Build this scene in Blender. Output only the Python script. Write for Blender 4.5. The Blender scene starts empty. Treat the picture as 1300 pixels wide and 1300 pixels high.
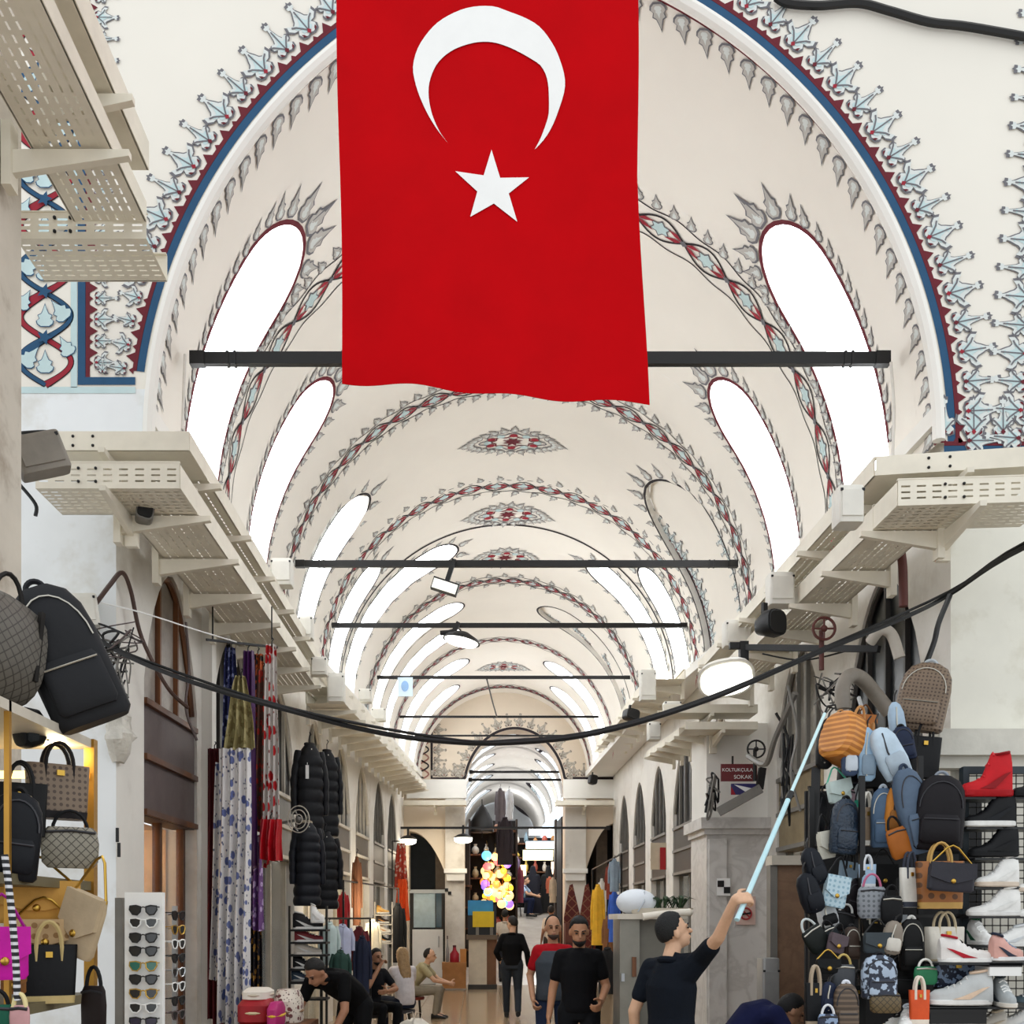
import bpy, bmesh, math, random
from mathutils import Vector, Matrix, Euler
from mathutils.geometry import tessellate_polygon
R = math.radians; PI = math.pi
random.seed(7)
sc = bpy.context.scene
col = sc.collection

# ---------------------------------------------------------------- camera, world, light, exposure
CX, CH, F, VX, VY = -0.53, 1.70, 1300.0, 604.0, 1170.0
cam = bpy.data.objects.new('camera', bpy.data.cameras.new('camera'))
col.objects.link(cam)
cam.location = (CX, 0, CH); cam.rotation_euler = (R(90), 0, 0)
cam.data.sensor_width = 36.0; cam.data.lens = 36.0
cam.data.shift_x = (650 - VX) / 1300.0; cam.data.shift_y = (VY - 650) / 1300.0
cam.data.clip_end = 200
sc.camera = cam
wd = bpy.data.worlds.new('sky'); sc.world = wd; wd.use_nodes = True
bg = wd.node_tree.nodes['Background']
bg.inputs[0].default_value = (0.93, 0.97, 1.0, 1); bg.inputs[1].default_value = 0.9
sc.view_settings.view_transform = 'Standard'; sc.view_settings.look = 'None'
sc.view_settings.exposure = 0.55; sc.view_settings.gamma = 1.0
sc.view_settings.use_curve_mapping = False
PANE_E = 5.2          # daylight behind the window panes of the vault

def P(x, y, Y):       # a point Y metres into the street, from its place in the photograph
    return Vector(((x - VX) / F * Y + CX, Y, CH + (VY - y) / F * Y))
def S(px, Y): return px * Y / F

# ---------------------------------------------------------------- materials
def lin(h):
    h = h.lstrip('#'); out = []
    for i in (0, 2, 4):
        c = int(h[i:i+2], 16) / 255
        out.append(c / 12.92 if c <= .04045 else ((c + .055) / 1.055) ** 2.4)
    if max(out) < .035: out = [v * .45 for v in out]
    return (*out, 1)
MATS = {}
def mat(hexc, rough=.6, metal=0, emit=0, var=.06, scale=6, bump=0, kind=None, hex2=None, pscale=10, spec=.5, trans=0, alpha=1):
    key = (hexc, rough, metal, emit, var, scale, bump, kind, hex2, pscale, spec, trans, alpha)
    if key in MATS: return MATS[key]
    m = bpy.data.materials.new('m_' + hexc.lstrip('#') + (kind or '')); m.use_nodes = True
    nt = m.node_tree; N = nt.nodes; L = nt.links
    b = N['Principled BSDF']
    b.inputs['Roughness'].default_value = rough; b.inputs['Metallic'].default_value = metal
    b.inputs['Specular IOR Level'].default_value = spec
    c = lin(hexc); b.inputs['Base Color'].default_value = c
    if trans: b.inputs['Transmission Weight'].default_value = trans
    if alpha < 1: b.inputs['Alpha'].default_value = alpha
    if emit:
        b.inputs['Emission Color'].default_value = c; b.inputs['Emission Strength'].default_value = emit
    tc = N.new('ShaderNodeTexCoord'); co = tc.outputs['Object']
    def mix(fac, a, bb):
        mx = N.new('ShaderNodeMix'); mx.data_type = 'RGBA'
        if fac is not None:
            if isinstance(fac, float): mx.inputs[0].default_value = fac
            else: L.new(fac, mx.inputs[0])
        for k, v in ((6, a), (7, bb)):
            if isinstance(v, tuple): mx.inputs[k].default_value = v
            else: L.new(v, mx.inputs[k])
        return mx.outputs[2]
    def math_(op, a, bb=None):
        n = N.new('ShaderNodeMath'); n.operation = op
        for k, v in enumerate((a, bb)):
            if v is None: continue
            if isinstance(v, (int, float)): n.inputs[k].default_value = v
            else: L.new(v, n.inputs[k])
        return n.outputs[0]
    def noise_(s, detail=3, rough=.5):
        n = N.new('ShaderNodeTexNoise'); n.inputs['Scale'].default_value = s; n.inputs['Detail'].default_value = detail
        n.inputs['Roughness'].default_value = rough
        L.new(co, n.inputs['Vector']); return n.outputs[0]
    def ramp(fac, lo, hi):
        n = N.new('ShaderNodeMapRange'); n.inputs[1].default_value = lo; n.inputs[2].default_value = hi
        L.new(fac, n.inputs[0]); return n.outputs[0]
    out = c
    c2 = lin(hex2) if hex2 else None
    if kind == 'dots' or kind == 'floral':
        v = N.new('ShaderNodeTexVoronoi'); v.inputs['Scale'].default_value = pscale
        v.inputs['Randomness'].default_value = .15 if kind == 'dots' else 1.0
        if kind == 'dots':
            sp = N.new('ShaderNodeSeparateXYZ'); cb = N.new('ShaderNodeCombineXYZ'); L.new(co, sp.inputs[0])
            L.new(sp.outputs[0], cb.inputs[0]); L.new(sp.outputs[2], cb.inputs[1]); L.new(cb.outputs[0], v.inputs['Vector'])
        else: L.new(co, v.inputs['Vector'])
        f = ramp(v.outputs['Distance'], .30 if kind == 'dots' else .36, .27 if kind == 'dots' else .32)
        out = mix(f, c, c2)
        if kind == 'floral':
            v2 = N.new('ShaderNodeTexVoronoi'); v2.inputs['Scale'].default_value = pscale * 2.3
            L.new(co, v2.inputs['Vector'])
            out = mix(ramp(v2.outputs['Distance'], .26, .22), out, tuple(.35 * a + .1 * bb for a, bb in zip(c2, c)))
    elif kind == 'diamond':
        s = N.new('ShaderNodeSeparateXYZ'); L.new(co, s.inputs[0])
        a = math_('ADD', s.outputs[0], s.outputs[2]); d = math_('SUBTRACT', s.outputs[0], s.outputs[2])
        fa = math_('ABSOLUTE', math_('SUBTRACT', math_('FRACT', math_('MULTIPLY', a, pscale)), .5))
        fd = math_('ABSOLUTE', math_('SUBTRACT', math_('FRACT', math_('MULTIPLY', d, pscale)), .5))
        out = mix(ramp(math_('MINIMUM', fa, fd), .09, .06), c, c2)
    elif kind == 'camo':
        out = mix(ramp(noise_(pscale, 2), .5, .53), c, c2)
    elif kind == 'stripe':
        s = N.new('ShaderNodeSeparateXYZ'); L.new(co, s.inputs[0])
        fa = math_('ABSOLUTE', math_('SUBTRACT', math_('FRACT', math_('MULTIPLY', s.outputs[2], pscale)), .5))
        out = mix(ramp(fa, .2, .25), c, c2)
    elif kind == 'wood':
        w = N.new('ShaderNodeTexWave'); w.bands_direction = 'X'; w.inputs['Scale'].default_value = pscale
        w.inputs['Distortion'].default_value = 5; w.inputs['Detail'].default_value = 2
        mp = N.new('ShaderNodeMapping'); mp.inputs['Scale'].default_value = (1, 1, .15)
        L.new(co, mp.inputs[0]); L.new(mp.outputs[0], w.inputs['Vector'])
        out = mix(w.outputs[1], c, c2)
    elif kind == 'marble':
        n1 = N.new('ShaderNodeTexNoise'); n1.inputs['Scale'].default_value = pscale; n1.inputs['Detail'].default_value = 6
        n1.inputs['Distortion'].default_value = 1.6; L.new(co, n1.inputs['Vector'])
        fa = math_('ABSOLUTE', math_('SUBTRACT', n1.outputs[0], .5))
        out = mix(math_('MULTIPLY', ramp(fa, .09, .0), .35), c, c2)
    elif kind == 'stain':
        f = ramp(noise_(pscale, 5, .65), .52, .68)
        out = mix(f, c, c2)
    if var:
        n = noise_(scale, 4, .6)
        dk = tuple(max(0, x * (1 - 2.2 * var)) for x in c[:3]) + (1,)
        mul = N.new('ShaderNodeMix'); mul.data_type = 'RGBA'; mul.blend_type = 'MULTIPLY'
        L.new(ramp(n, .35, .75), mul.inputs[0])
        if isinstance(out, tuple): mul.inputs[6].default_value = out
        else: L.new(out, mul.inputs[6])
        k = 1 - 2.2 * var; mul.inputs[7].default_value = (k, k, k, 1)
        out = mul.outputs[2]
    if not isinstance(out, tuple): L.new(out, b.inputs['Base Color'])
    if bump:
        bn = N.new('ShaderNodeBump'); bn.inputs['Strength'].default_value = bump; bn.inputs['Distance'].default_value = .02
        L.new(noise_(scale * 4, 4), bn.inputs['Height']); L.new(bn.outputs[0], b.inputs['Normal'])
    MATS[key] = m
    return m

# ---------------------------------------------------------------- mesh building
class MB:
    def __init__(self, M=None):
        self.v = []; self.f = []; self.mi = []; self.M = M or Matrix(); self.cm = 0
    def add(self, vs, fs):
        o = len(self.v); M = self.M
        self.v += [tuple(M @ Vector(p)) for p in vs]
        for f in fs: self.f.append([i + o for i in f]); self.mi.append(self.cm)
        return self
    def box(self, c, s, rot=None, taper=1.0):
        x, y, z = s[0] / 2, s[1] / 2, s[2] / 2; t = taper
        vs = [Vector(q) for q in ((-x*t,-y*t,-z),(x*t,-y*t,-z),(x*t,y*t,-z),(-x*t,y*t,-z),(-x,-y,z),(x,-y,z),(x,y,z),(-x,y,z))]
        m = Euler(rot).to_matrix() if rot else None
        vs = [(m @ q if m else q) + Vector(c) for q in vs]
        return self.add(vs, [(3,2,1,0),(4,5,6,7),(0,1,5,4),(1,2,6,5),(2,3,7,6),(3,0,4,7)])
    def bar(self, a, b, w, h, up=(0,0,1)):          # rectangular bar from a to b
        a = Vector(a); b = Vector(b); d = (b - a).normalized(); up = Vector(up)
        s = d.cross(up)
        if s.length < 1e-4: s = d.cross(Vector((1, 0, 0)))
        s.normalize(); u = s.cross(d)
        vs = [p + s * i * w / 2 + u * j * h / 2 for p in (a, b) for i, j in ((-1,-1),(1,-1),(1,1),(-1,1))]
        return self.add(vs, [(0,1,2,3),(7,6,5,4),(0,4,5,1),(1,5,6,2),(2,6,7,3),(3,7,4,0)])
    def tube(self, pts, r, n=8, cap=True, flat=1.0):
        pts = [Vector(p) for p in pts]; k = len(pts)
        rr = r if isinstance(r, (list, tuple)) else [r] * k
        vs = []; ref = None
        for i, p in enumerate(pts):
            d = (pts[min(i+1, k-1)] - pts[max(i-1, 0)])
            if d.length < 1e-9: d = Vector((0, 0, 1))
            d.normalize()
            if ref is None: ref = Vector((0, 0, 1)) if abs(d.z) < .9 else Vector((1, 0, 0))
            s = d.cross(ref)
            if s.length < 1e-4: s = d.cross(Vector((0, 1, .3)))
            s.normalize(); u = s.cross(d).normalized(); ref = u
            for j in range(n):
                a = 2 * PI * j / n
                vs.append(p + s * math.cos(a) * rr[i] + u * math.sin(a) * rr[i] * flat)
        fs = [(i*n+j, i*n+(j+1)%n, (i+1)*n+(j+1)%n, (i+1)*n+j) for i in range(k-1) for j in range(n)]
        if cap: fs += [list(range(n))[::-1], [(k-1)*n+j for j in range(n)]]
        return self.add(vs, fs)
    def loft(self, secs, n=16, ex=2.6, axis='z', cap=True):
        # secs: (t, cx, cy, hx, hy[, ex]) superellipse sections along an axis
        vs = []
        for s in secs:
            t, cx, cy, hx, hy = s[:5]; e = s[5] if len(s) > 5 else ex
            for j in range(n):
                a = 2 * PI * (j + .5) / n; ca, sa = math.cos(a), math.sin(a)
                x = cx + hx * math.copysign(abs(ca) ** (2 / e), ca); y = cy + hy * math.copysign(abs(sa) ** (2 / e), sa)
                vs.append((x, y, t) if axis == 'z' else ((t, x, y) if axis == 'x' else (x, t, y)))
        k = len(secs)
        fs = [(i*n+j, i*n+(j+1)%n, (i+1)*n+(j+1)%n, (i+1)*n+j) for i in range(k-1) for j in range(n)]
        if axis == 'y': fs = [f[::-1] for f in fs]
        if cap: fs += [list(range(n))[::-1], [(k-1)*n+j for j in range(n)]]
        return self.add(vs, fs)
    def lathe(self, prof, n=20, c=(0,0,0)):
        c = Vector(c); vs = []
        for r, z in prof:
            for j in range(n):
                a = 2 * PI * j / n; vs.append(c + Vector((r * math.cos(a), r * math.sin(a), z)))
        k = len(prof)
        fs = [(i*n+j, i*n+(j+1)%n, (i+1)*n+(j+1)%n, (i+1)*n+j) for i in range(k-1) for j in range(n)]
        if prof[0][0] > 1e-4: fs.append(list(range(n))[::-1])
        if prof[-1][0] > 1e-4: fs.append([(k-1)*n+j for j in range(n)])
        return self.add(vs, fs)
    def ell(self, c, r, n=14, m=9, rot=None):
        c = Vector(c); vs = []; q = Euler(rot).to_matrix() if rot else None
        for i in range(m + 1):
            th = PI * i / m
            for j in range(n):
                a = 2 * PI * j / n
                p = Vector((r[0]*math.sin(th)*math.cos(a), r[1]*math.sin(th)*math.sin(a), -r[2]*math.cos(th)))
                vs.append(c + (q @ p if q else p))
        fs = [(i*n+j, i*n+(j+1)%n, (i+1)*n+(j+1)%n, (i+1)*n+j) for i in range(m) for j in range(n)]
        return self.add(vs, fs)
    def prism(self, poly, y0, y1, mapf=None):        # polygon in (x, z), thick along y
        mapf = mapf or (lambda x, y, z: (x, y, z))
        n = len(poly); vs = [mapf(x, y, z) for y in (y0, y1) for x, z in poly]
        tri = [t for t in tessellate_polygon([[Vector((x, z, 0)) for x, z in poly]])]
        fs = [tuple(t) for t in tri] + [(a + n, c + n, b + n) for a, b, c in tri]
        fs += [(i, i + n, (i+1) % n + n, (i+1) % n) for i in range(n)]
        return self.add(vs, fs)
    def poly(self, pts, mapf, off):
        tri = tessellate_polygon([[Vector((x, z, 0)) for x, z in pts]])
        return self.add([mapf(x, z, off) for x, z in pts], [tuple(t) for t in tri])
    def stroke(self, pts, w, mapf, off, closed=False):
        n = len(pts); vs = []
        for i, (x, y) in enumerate(pts):
            a = pts[(i-1) % n] if (closed or i) else pts[0]; b = pts[(i+1) % n] if (closed or i < n-1) else pts[-1]
            dx, dy = b[0]-a[0], b[1]-a[1]; l = math.hypot(dx, dy) or 1
            ww = w[i] if isinstance(w, list) else w
            nx, ny = -dy/l*ww/2, dx/l*ww/2
            vs += [mapf(x+nx, y+ny, off), mapf(x-nx, y-ny, off)]
        k = n if closed else n - 1
        return self.add(vs, [(2*i, 2*i+1, 2*((i+1) % n)+1, 2*((i+1) % n)) for i in range(k)])
    def mesh(self, name, mats, sharp=38, merge=False, recalc=True):
        me = bpy.data.meshes.new(name); me.from_pydata(self.v, [], self.f)
        for m in (mats if isinstance(mats, (list, tuple)) else [mats]): me.materials.append(m)
        me.polygons.foreach_set('material_index', self.mi)
        if recalc or merge:
            bm = bmesh.new(); bm.from_mesh(me)
            if merge: bmesh.ops.remove_doubles(bm, verts=bm.verts, dist=1e-4)
            if recalc: bmesh.ops.recalc_face_normals(bm, faces=bm.faces)
            bm.to_mesh(me); bm.free()
        me.polygons.foreach_set('use_smooth', [True] * len(me.polygons))
        if sharp: me.set_sharp_from_angle(angle=R(sharp))
        me.update(); return me
    def build(self, name, mats, parent=None, world=False, **k):
        if world and parent is not None:
            inv = wmat(parent).inverted(); self.v = [tuple(inv @ Vector(p)) for p in self.v]
        o = bpy.data.objects.new(name, self.mesh(name, mats, **k)); col.objects.link(o); o.parent = parent
        return o
def wmat(o):
    m = Matrix.LocRotScale(o.location, o.rotation_euler, o.scale)
    return wmat(o.parent) @ m if o.parent else m
def tag(o, label=None, cat=None, group=None, kind=None):
    if label: o['label'] = label
    if cat: o['category'] = cat
    if group: o['group'] = group
    if kind: o['kind'] = kind
    return o
def thing(name, label, cat, loc=(0,0,0), rot=(0,0,0), group=None, kind=None):
    o = bpy.data.objects.new(name, None); o.empty_display_size = .1; col.objects.link(o)
    o.location = loc; o.rotation_euler = rot
    return tag(o, label, cat, group, kind)
def struct(o): o['kind'] = 'structure'; return o
def copy_tree(o, parent=None):
    c = o.copy(); col.objects.link(c); c.parent = parent
    for ch in [x for x in o.children]: copy_tree(ch, c)
    return c
def lerp_tab(tab, y):
    if y <= tab[0][0]: return tab[0][1]
    for (a, p), (b, q) in zip(tab, tab[1:]):
        if y <= b: return p + (q - p) * (y - a) / (b - a)
    return tab[-1][1]
def arc(c, r, a0, a1, n=12, rz=None):
    rz = rz or r
    return [(c[0] + r * math.cos(a0 + (a1-a0)*i/n), c[1] + rz * math.sin(a0 + (a1-a0)*i/n)) for i in range(n+1)]

# shared colours
WHITE = mat('#ece9e2', .8, var=.03, scale=1.2, bump=.05)
PLASTER = mat('#e6e2da', .85, var=.05, scale=1.5, bump=.15, kind='stain', hex2='#cfc8bc', pscale=1.1)
VAULT = mat('#f2ece2', .85, var=.03, scale=.6)
MARBLE = mat('#d6d3cf', .45, var=.05, scale=2, kind='marble', hex2='#a19c97', pscale=2.2)
TRAY = mat('#ebe4d3', .5, var=.07, scale=3, metal=.0)
IRON = mat('#2c2b2b', .5, var=.1, metal=.3)
BLACK = mat('#0c0d12', .55, var=.05)
GOLD = mat('#c9a24b', .3, metal=1, var=.05)
SILVER = mat('#c9ccd0', .3, metal=1, var=.03)
PAPER = mat('#f3f3f1', .7, var=.02)
PBLUE = mat('#1f4f74', .8, var=.08); PRED = mat('#9c1c30', .8, var=.08); PMAR = mat('#6a1424', .8, var=.1)
PCYAN = mat('#c3d9da', .8, var=.05); PGREY = mat('#a5a39f', .8, var=.06); PDARK = mat('#706f74', .8, var=.06)
PLINE = mat('#33262e', .8, var=.05); PPALE = mat('#d9dedb', .8, var=.04); PMID = mat('#bdb9b3', .8, var=.05)
PAINTS = [PDARK, PCYAN, PRED, PMAR, PBLUE, PGREY, PLINE, PPALE, PMID]
D_, C_, R_, M_, B_, G_, L_, W_, I_ = range(9)
# ---------------------------------------------------------------- the vaulted street
Y0, Y1 = 8.0, 27.5
A_TAB = [(8, 3.1), (10, 3.05), (14, 3.05), (16, 2.97), (19.5, 2.6), (23.2, 2.5), (27.5, 2.25)]
C_TAB = [(8, .85), (10.2, .5), (13, .05), (14, 0)]
Z_TAB = [(8, 5.45), (10, 5.6)]
X_TAB = [(20, 0), (27.5, .22)]
class Vault:
    def __init__(s, a, c, z, x): s.a, s.c, s.z, s.x = a, c, z, x
    def par(s, Y):
        a, c, z, x = (lerp_tab(t, Y) for t in (s.a, s.c, s.z, s.x))
        Rr = a + c; return x, z, c, Rr, math.acos(c / Rr)
    def L(s, Y): x, z, c, Rr, ph = s.par(Y); return 2 * Rr * ph
    def at(s, t, Y, off=0.0):          # t 0 at the right springing, 1 at the left
        x, z, c, Rr, ph = s.par(Y)
        sg = 1 if t <= .5 else -1; q = t if t <= .5 else 1 - t
        p = 2 * q * ph; r = Rr - off
        return (x + sg * (-c + r * math.cos(p)), Y, z + r * math.sin(p))
    def uv(s, u, Y, off): return s.at(u / s.L(Y), Y, off)
VA = Vault(A_TAB, C_TAB, Z_TAB, X_TAB)
# windows: side (+1 right / -1 left), Y centre, half width, top as a share of the half vault, niche?
WINS = [(-1, 9.42, .50, .52, 0), (1, 9.42, .50, .52, 0), (-1, 11.75, .46, .50, 0), (1, 11.75, .46, .50, 0),
        (-1, 14.75, .46, .52, 0), (1, 14.72, .92, .56, 1), (-1, 16.85, .34, .48, 0), (1, 16.85, .34, .46, 0),
        (-1, 17.95, .36, .80, 0), (1, 17.95, .34, .66, 0), (-1, 20.55, .42, .80, 0), (1, 20.9, .55, .82, 1),
        (-1, 22.0, .36, .76, 0), (-1, 24.3, .4, .78, 0), (1, 24.3, .4, .74, 0), (-1, 25.9, .4, .68, 0), (1, 25.9, .4, .66, 0)]
def win_top(V, w, Y):                   # share of the whole vault arc that the window reaches at Y
    side, yc, hw, top, nic = w
    q = min(1, abs(Y - yc) / hw)
    return top / 2 - (1 - math.sqrt(max(0, 1 - q * q))) * hw * 1.25 / V.L(Y)
def vault_mesh(V, y0, y1, wins, step, nt=60):
    ys = {y0, y1}; n = int((y1 - y0) / step)
    ys |= {y0 + (y1 - y0) * i / n for i in range(n + 1)}
    for w in wins:
        ys = {y for y in ys if not (w[1] - w[2] - .02 < y < w[1] + w[2] + .02)} | {w[1] - w[2] * math.cos(PI * i / 10) for i in range(11)}
    ys = sorted(ys); mb = MB()
    for a, b in zip(ys, ys[1:]):
        if b - a < 1e-5: continue
        mid = (a + b) / 2; lo = [0, 0]; hi = [1, 1]
        for w in wins:
            if abs(mid - w[1]) < w[2]:
                tt = [win_top(V, w, a), win_top(V, w, b)]
                if w[0] > 0: lo = tt
                else: hi = [1 - t for t in tt]
        vs = []
        for i in range(nt + 1):
            for k, Y in ((0, a), (1, b)): vs.append(V.at(lo[k] + (hi[k] - lo[k]) * i / nt, Y))
        mb.add(vs, [(2*i, 2*i+1, 2*i+3, 2*i+2) for i in range(nt)])
    return mb
vault = struct(vault_mesh(VA, Y0, Y1, WINS, .4).build('ceiling', VAULT, sharp=0, merge=True))
PANE = mat('#f4f9ff', .3, emit=PANE_E, var=0)
def window_outline(V, w):
    side, yc, hw, top, nic = w; pts = []
    for i in range(7): pts.append((win_top(V, w, yc - hw) * i / 6, yc - hw))
    for i in range(1, 16):
        Y = yc - hw * math.cos(PI * i / 16); pts.append((win_top(V, w, Y), Y))
    for i in range(7): pts.append((win_top(V, w, yc + hw) * (6 - i) / 6, yc + hw))
    return [(t if side > 0 else 1 - t, Y) for t, Y in pts]
for k, w in enumerate(WINS):
    side, yc, hw, top, nic = w; ol = window_outline(VA, w)
    dep = .12 if nic else .22
    rv = MB(); n = len(ol); vs = []
    for t, Y in ol: vs += [VA.at(t, Y), VA.at(t, Y, -dep)]
    rv.add(vs, [(2*i, 2*i+1, 2*i+3, 2*i+2) for i in range(n - 1)])
    wo = struct(rv.build('window_%d' % (k + 1), WHITE, sharp=60))
    pn = MB(); vs = []; ys = [yc - hw * math.cos(PI * i / 10) for i in range(11)]
    for Y in ys:
        tt = win_top(VA, w, Y)
        for j in range(5):
            t = tt * j / 4; vs.append(VA.at(t if side > 0 else 1 - t, Y, -dep + .03))
    pn.add(vs, [(i*5+j, i*5+j+1, (i+1)*5+j+1, (i+1)*5+j) for i in range(10) for j in range(4)])
    pn.build('niche_back' if nic else 'pane', VAULT if nic else PANE, wo, sharp=0)

# ---- painted ornament: flat motifs laid on walls and vault
def mir(h): return h + [(-x, y) for x, y in h[::-1] if abs(x) > 1e-6]
FLA = mir([(0,.02),(.10,-.02),(.24,.03),(.29,.15),(.22,.26),(.34,.28),(.46,.40),(.43,.56),(.33,.47),(.24,.44),(.17,.5),(.13,.6),(.06,.74),(.035,.85),(.1,.88),(.1,.96),(.03,.96),(0,1.02)])
FLB = mir([(0,.06),(.12,0),(.25,.05),(.27,.16),(.18,.25),(.27,.29),(.30,.4),(.22,.46),(.13,.43),(.09,.52),(.045,.75),(.03,.86),(.09,.89),(.09,.97),(.03,.97),(0,1.03)])
FLM = mir([(0,0),(.2,.0),(.36,.12),(.4,.26),(.26,.36),(.33,.52),(.17,.6),(.08,.8),(0,1.05)])
MC = [0]
def motif(mb, mapf, pos, ang, sz, kind, off=.006, wid=1.0):
    MC[0] += 1; off += (MC[0] % 13) * .00037
    ca, sa = math.cos(ang), math.sin(ang)       # ang: direction of the tip
    def T(p, s=1.0, c=(0, .36)):
        u = (c[0] + (p[0]-c[0])*s) * sz * wid; v = (c[1] + (p[1]-c[1])*s) * sz
        return (pos[0] + v*ca - u*sa, pos[1] + v*sa + u*ca)
    if kind == 'flame':
        mb.cm = D_; mb.poly([T(p) for p in FLM], mapf, off)
        mb.cm = I_; mb.poly([T(p, .82) for p in FLM], mapf, off + .002)
        mb.cm = W_; mb.poly([T(p, .42, (0, .2)) for p in FLM], mapf, off + .004); return
    sh = FLA if kind == 'a' else FLB
    mb.cm = D_; mb.poly([T(p) for p in sh], mapf, off)
    mb.cm = W_; mb.poly([T(p, .86) for p in sh], mapf, off + .002)
    mb.cm = C_; mb.poly([T(p, .52, (0, .25)) for p in sh], mapf, off + .004)
    mb.cm = D_
    for s in (-1, 1):
        mb.stroke([T(q) for q in ((0,.12),(s*.1,.25),(s*.2,.36),(s*.3,.42))], .012*sz/.3, mapf, off + .006)
        mb.cm = M_; mb.poly([T(q) for q in ((s*.12,.02),(s*.2,.06),(s*.21,.14),(s*.16,.1))], mapf, off + .006); mb.cm = D_
    mb.stroke([T((0,.1)), T((0,.7))], .010*sz/.3, mapf, off + .006)
    mb.cm = R_ if kind == 'a' else M_; mb.poly([T(q) for q in ((-.06,.1),(0,.03),(.06,.1),(0,.17))], mapf, off + .008)
def resample(pts, step):
    out = []; acc = 0; L = [0]
    for a, b in zip(pts, pts[1:]): L.append(L[-1] + math.dist(a, b))
    n = max(1, round(L[-1] / step)); i = 0
    for k in range(n + 1):
        s = L[-1] * k / n
        while i < len(L) - 2 and L[i+1] < s: i += 1
        d = L[i+1] - L[i] or 1; q = (s - L[i]) / d
        a, b = pts[i], pts[i+1]
        out.append(((a[0]+(b[0]-a[0])*q, a[1]+(b[1]-a[1])*q), math.atan2(b[1]-a[1], b[0]-a[0])))
    return out
def border(mb, mapf, path, side, step=.225, size=.32, bw=.062, sw=.05, skip=0):
    # blue band, scalloped maroon edge, alternating flowers; side +1 = left of the path direction
    f = resample(path, .06)
    def ofs(v): return [(p[0] - math.sin(a)*v*side, p[1] + math.cos(a)*v*side) for p, a in f]
    mb.cm = B_; mb.stroke(ofs(bw/2), bw, mapf, .005)
    mb.cm = M_; mb.stroke(ofs(bw + sw*.3), sw*.7, mapf, .005)
    g = resample(path, step)
    for k, (p, a) in enumerate(g):
        if k < skip: continue
        n = (-math.sin(a)*side, math.cos(a)*side)
        mb.cm = M_
        for h in ((0.0, .5) if k < len(g) - 1 else (0.0,)):
            hh = .075 if h else .04
            c = (p[0] + math.cos(a)*step*h + n[0]*(bw+sw*.4), p[1] + math.sin(a)*step*h + n[1]*(bw+sw*.4))
            wv = .045 if h else .03
            mb.poly([(c[0]-math.cos(a)*wv, c[1]-math.sin(a)*wv), (c[0]+n[0]*hh, c[1]+n[1]*hh), (c[0]+math.cos(a)*wv, c[1]+math.sin(a)*wv)], mapf, .006)
        q = (p[0] + n[0]*(bw+sw+.02), p[1] + n[1]*(bw+sw+.02))
        motif(mb, mapf, q, math.atan2(n[1], n[0]), size, 'a' if k % 2 else 'b', .008)

# spandrel wall in front of the vault, with the big pointed arch
WT = 11.5
def arch_pts(V, Y, n=60, off=0.0): return [(V.at(i / n, Y, off)[0], V.at(i / n, Y, off)[2]) for i in range(n + 1)]
fr = MB(); ap = arch_pts(VA, Y0)
for (a, b) in zip(ap, ap[1:]):
    fr.add([(a[0], Y0, a[1]), (b[0], Y0, b[1]), (b[0], Y0, WT), (a[0], Y0, WT)], [(0, 1, 2, 3)])
zs = ap[0][1]
XL, XR = -3.34, 3.18
for s, x0 in ((1, XR), (-1, XL)):
    xa = ap[0][0] if s > 0 else ap[-1][0]
    zp = zs if s > 0 else P(0, 494, Y0)[2]
    fr.add([(xa, Y0, zp), (9*s, Y0, zp), (9*s, Y0, WT), (xa, Y0, WT)], [(0, 1, 2, 3)])
    if s < 0: fr.cm = 1; fr.add([(xa, Y0, zs), (9*s, Y0, zs), (9*s, Y0, zp), (xa, Y0, zp)], [(0, 1, 2, 3)]); fr.cm = 0  # left pier: white paint with a cool daylight tint put into its colour
    fr.cm = 2 if s > 0 else 1; fr.add([(x0, Y0, 0), (9*s, Y0, 0), (9*s, Y0, zs), (x0, Y0, zs)], [(0, 1, 2, 3)]); fr.cm = 0
wall_front = struct(fr.build('wall_front', [mat('#ebe6db', .85, var=.025, scale=.5, bump=.04), mat('#eceff0', .85, var=.04, scale=1.2, bump=.12, kind='stain', hex2='#d9d8d2', pscale=1.4), mat('#e8e6da', .85, var=.05, scale=1.5, bump=.15, kind='stain', hex2='#d6d2c2', pscale=1.6)], sharp=30, merge=True))
mo = MB(); mo.tube([(x, Y0 - .015, z) for x, z in arch_pts(VA, Y0, 80, .02)], .05, 8)
struct(mo.build('arch_moulding', WHITE, wall_front))
mf = lambda x, z, o: (x, Y0 - o, z)
orn = MB()
full = arch_pts(VA, Y0, 120, -.055)
# left spandrel panel: upright and foot borders, arabesque strip
lx = P(99, 0, Y0)[0]; lb = P(0, 489, Y0)[2]; rb = P(0, 576, Y0)[2]
main = [p for p in full if p[0] > 0 or p[1] > lb + .8]; low = [p for p in full if p[0] < 0 and lb + .05 < p[1] < lb + .87]
border(orn, mf, main, -1); border(orn, mf, low, -1, step=.165, size=.2, skip=1)
border(orn, mf, [(lx, lb), (lx, lb + 3.2)], -1, skip=1, size=.2, step=.165)
orn.cm = B_; orn.stroke([(lx, lb + .03), (lx + .45, lb + .03)], .06, mf, .0065)
motif(orn, mf, (lx + .2, lb + .08), PI/2, .13, 'b', .02)
orn.cm = C_; orn.stroke([(lx - .03, lb - .02), (lx - .03, lb + 3.2)], .05, mf, .004)
orn.stroke([(lx - 1.5, lb - .04), (lx + .45, lb - .04)], .05, mf, .004)
rb = P(0, 576, Y0)[2]; rx = P(1198, 0, Y0)[0]
border(orn, mf, [(rx, rb), (rx + 1.6, rb)], 1, skip=0)
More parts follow.
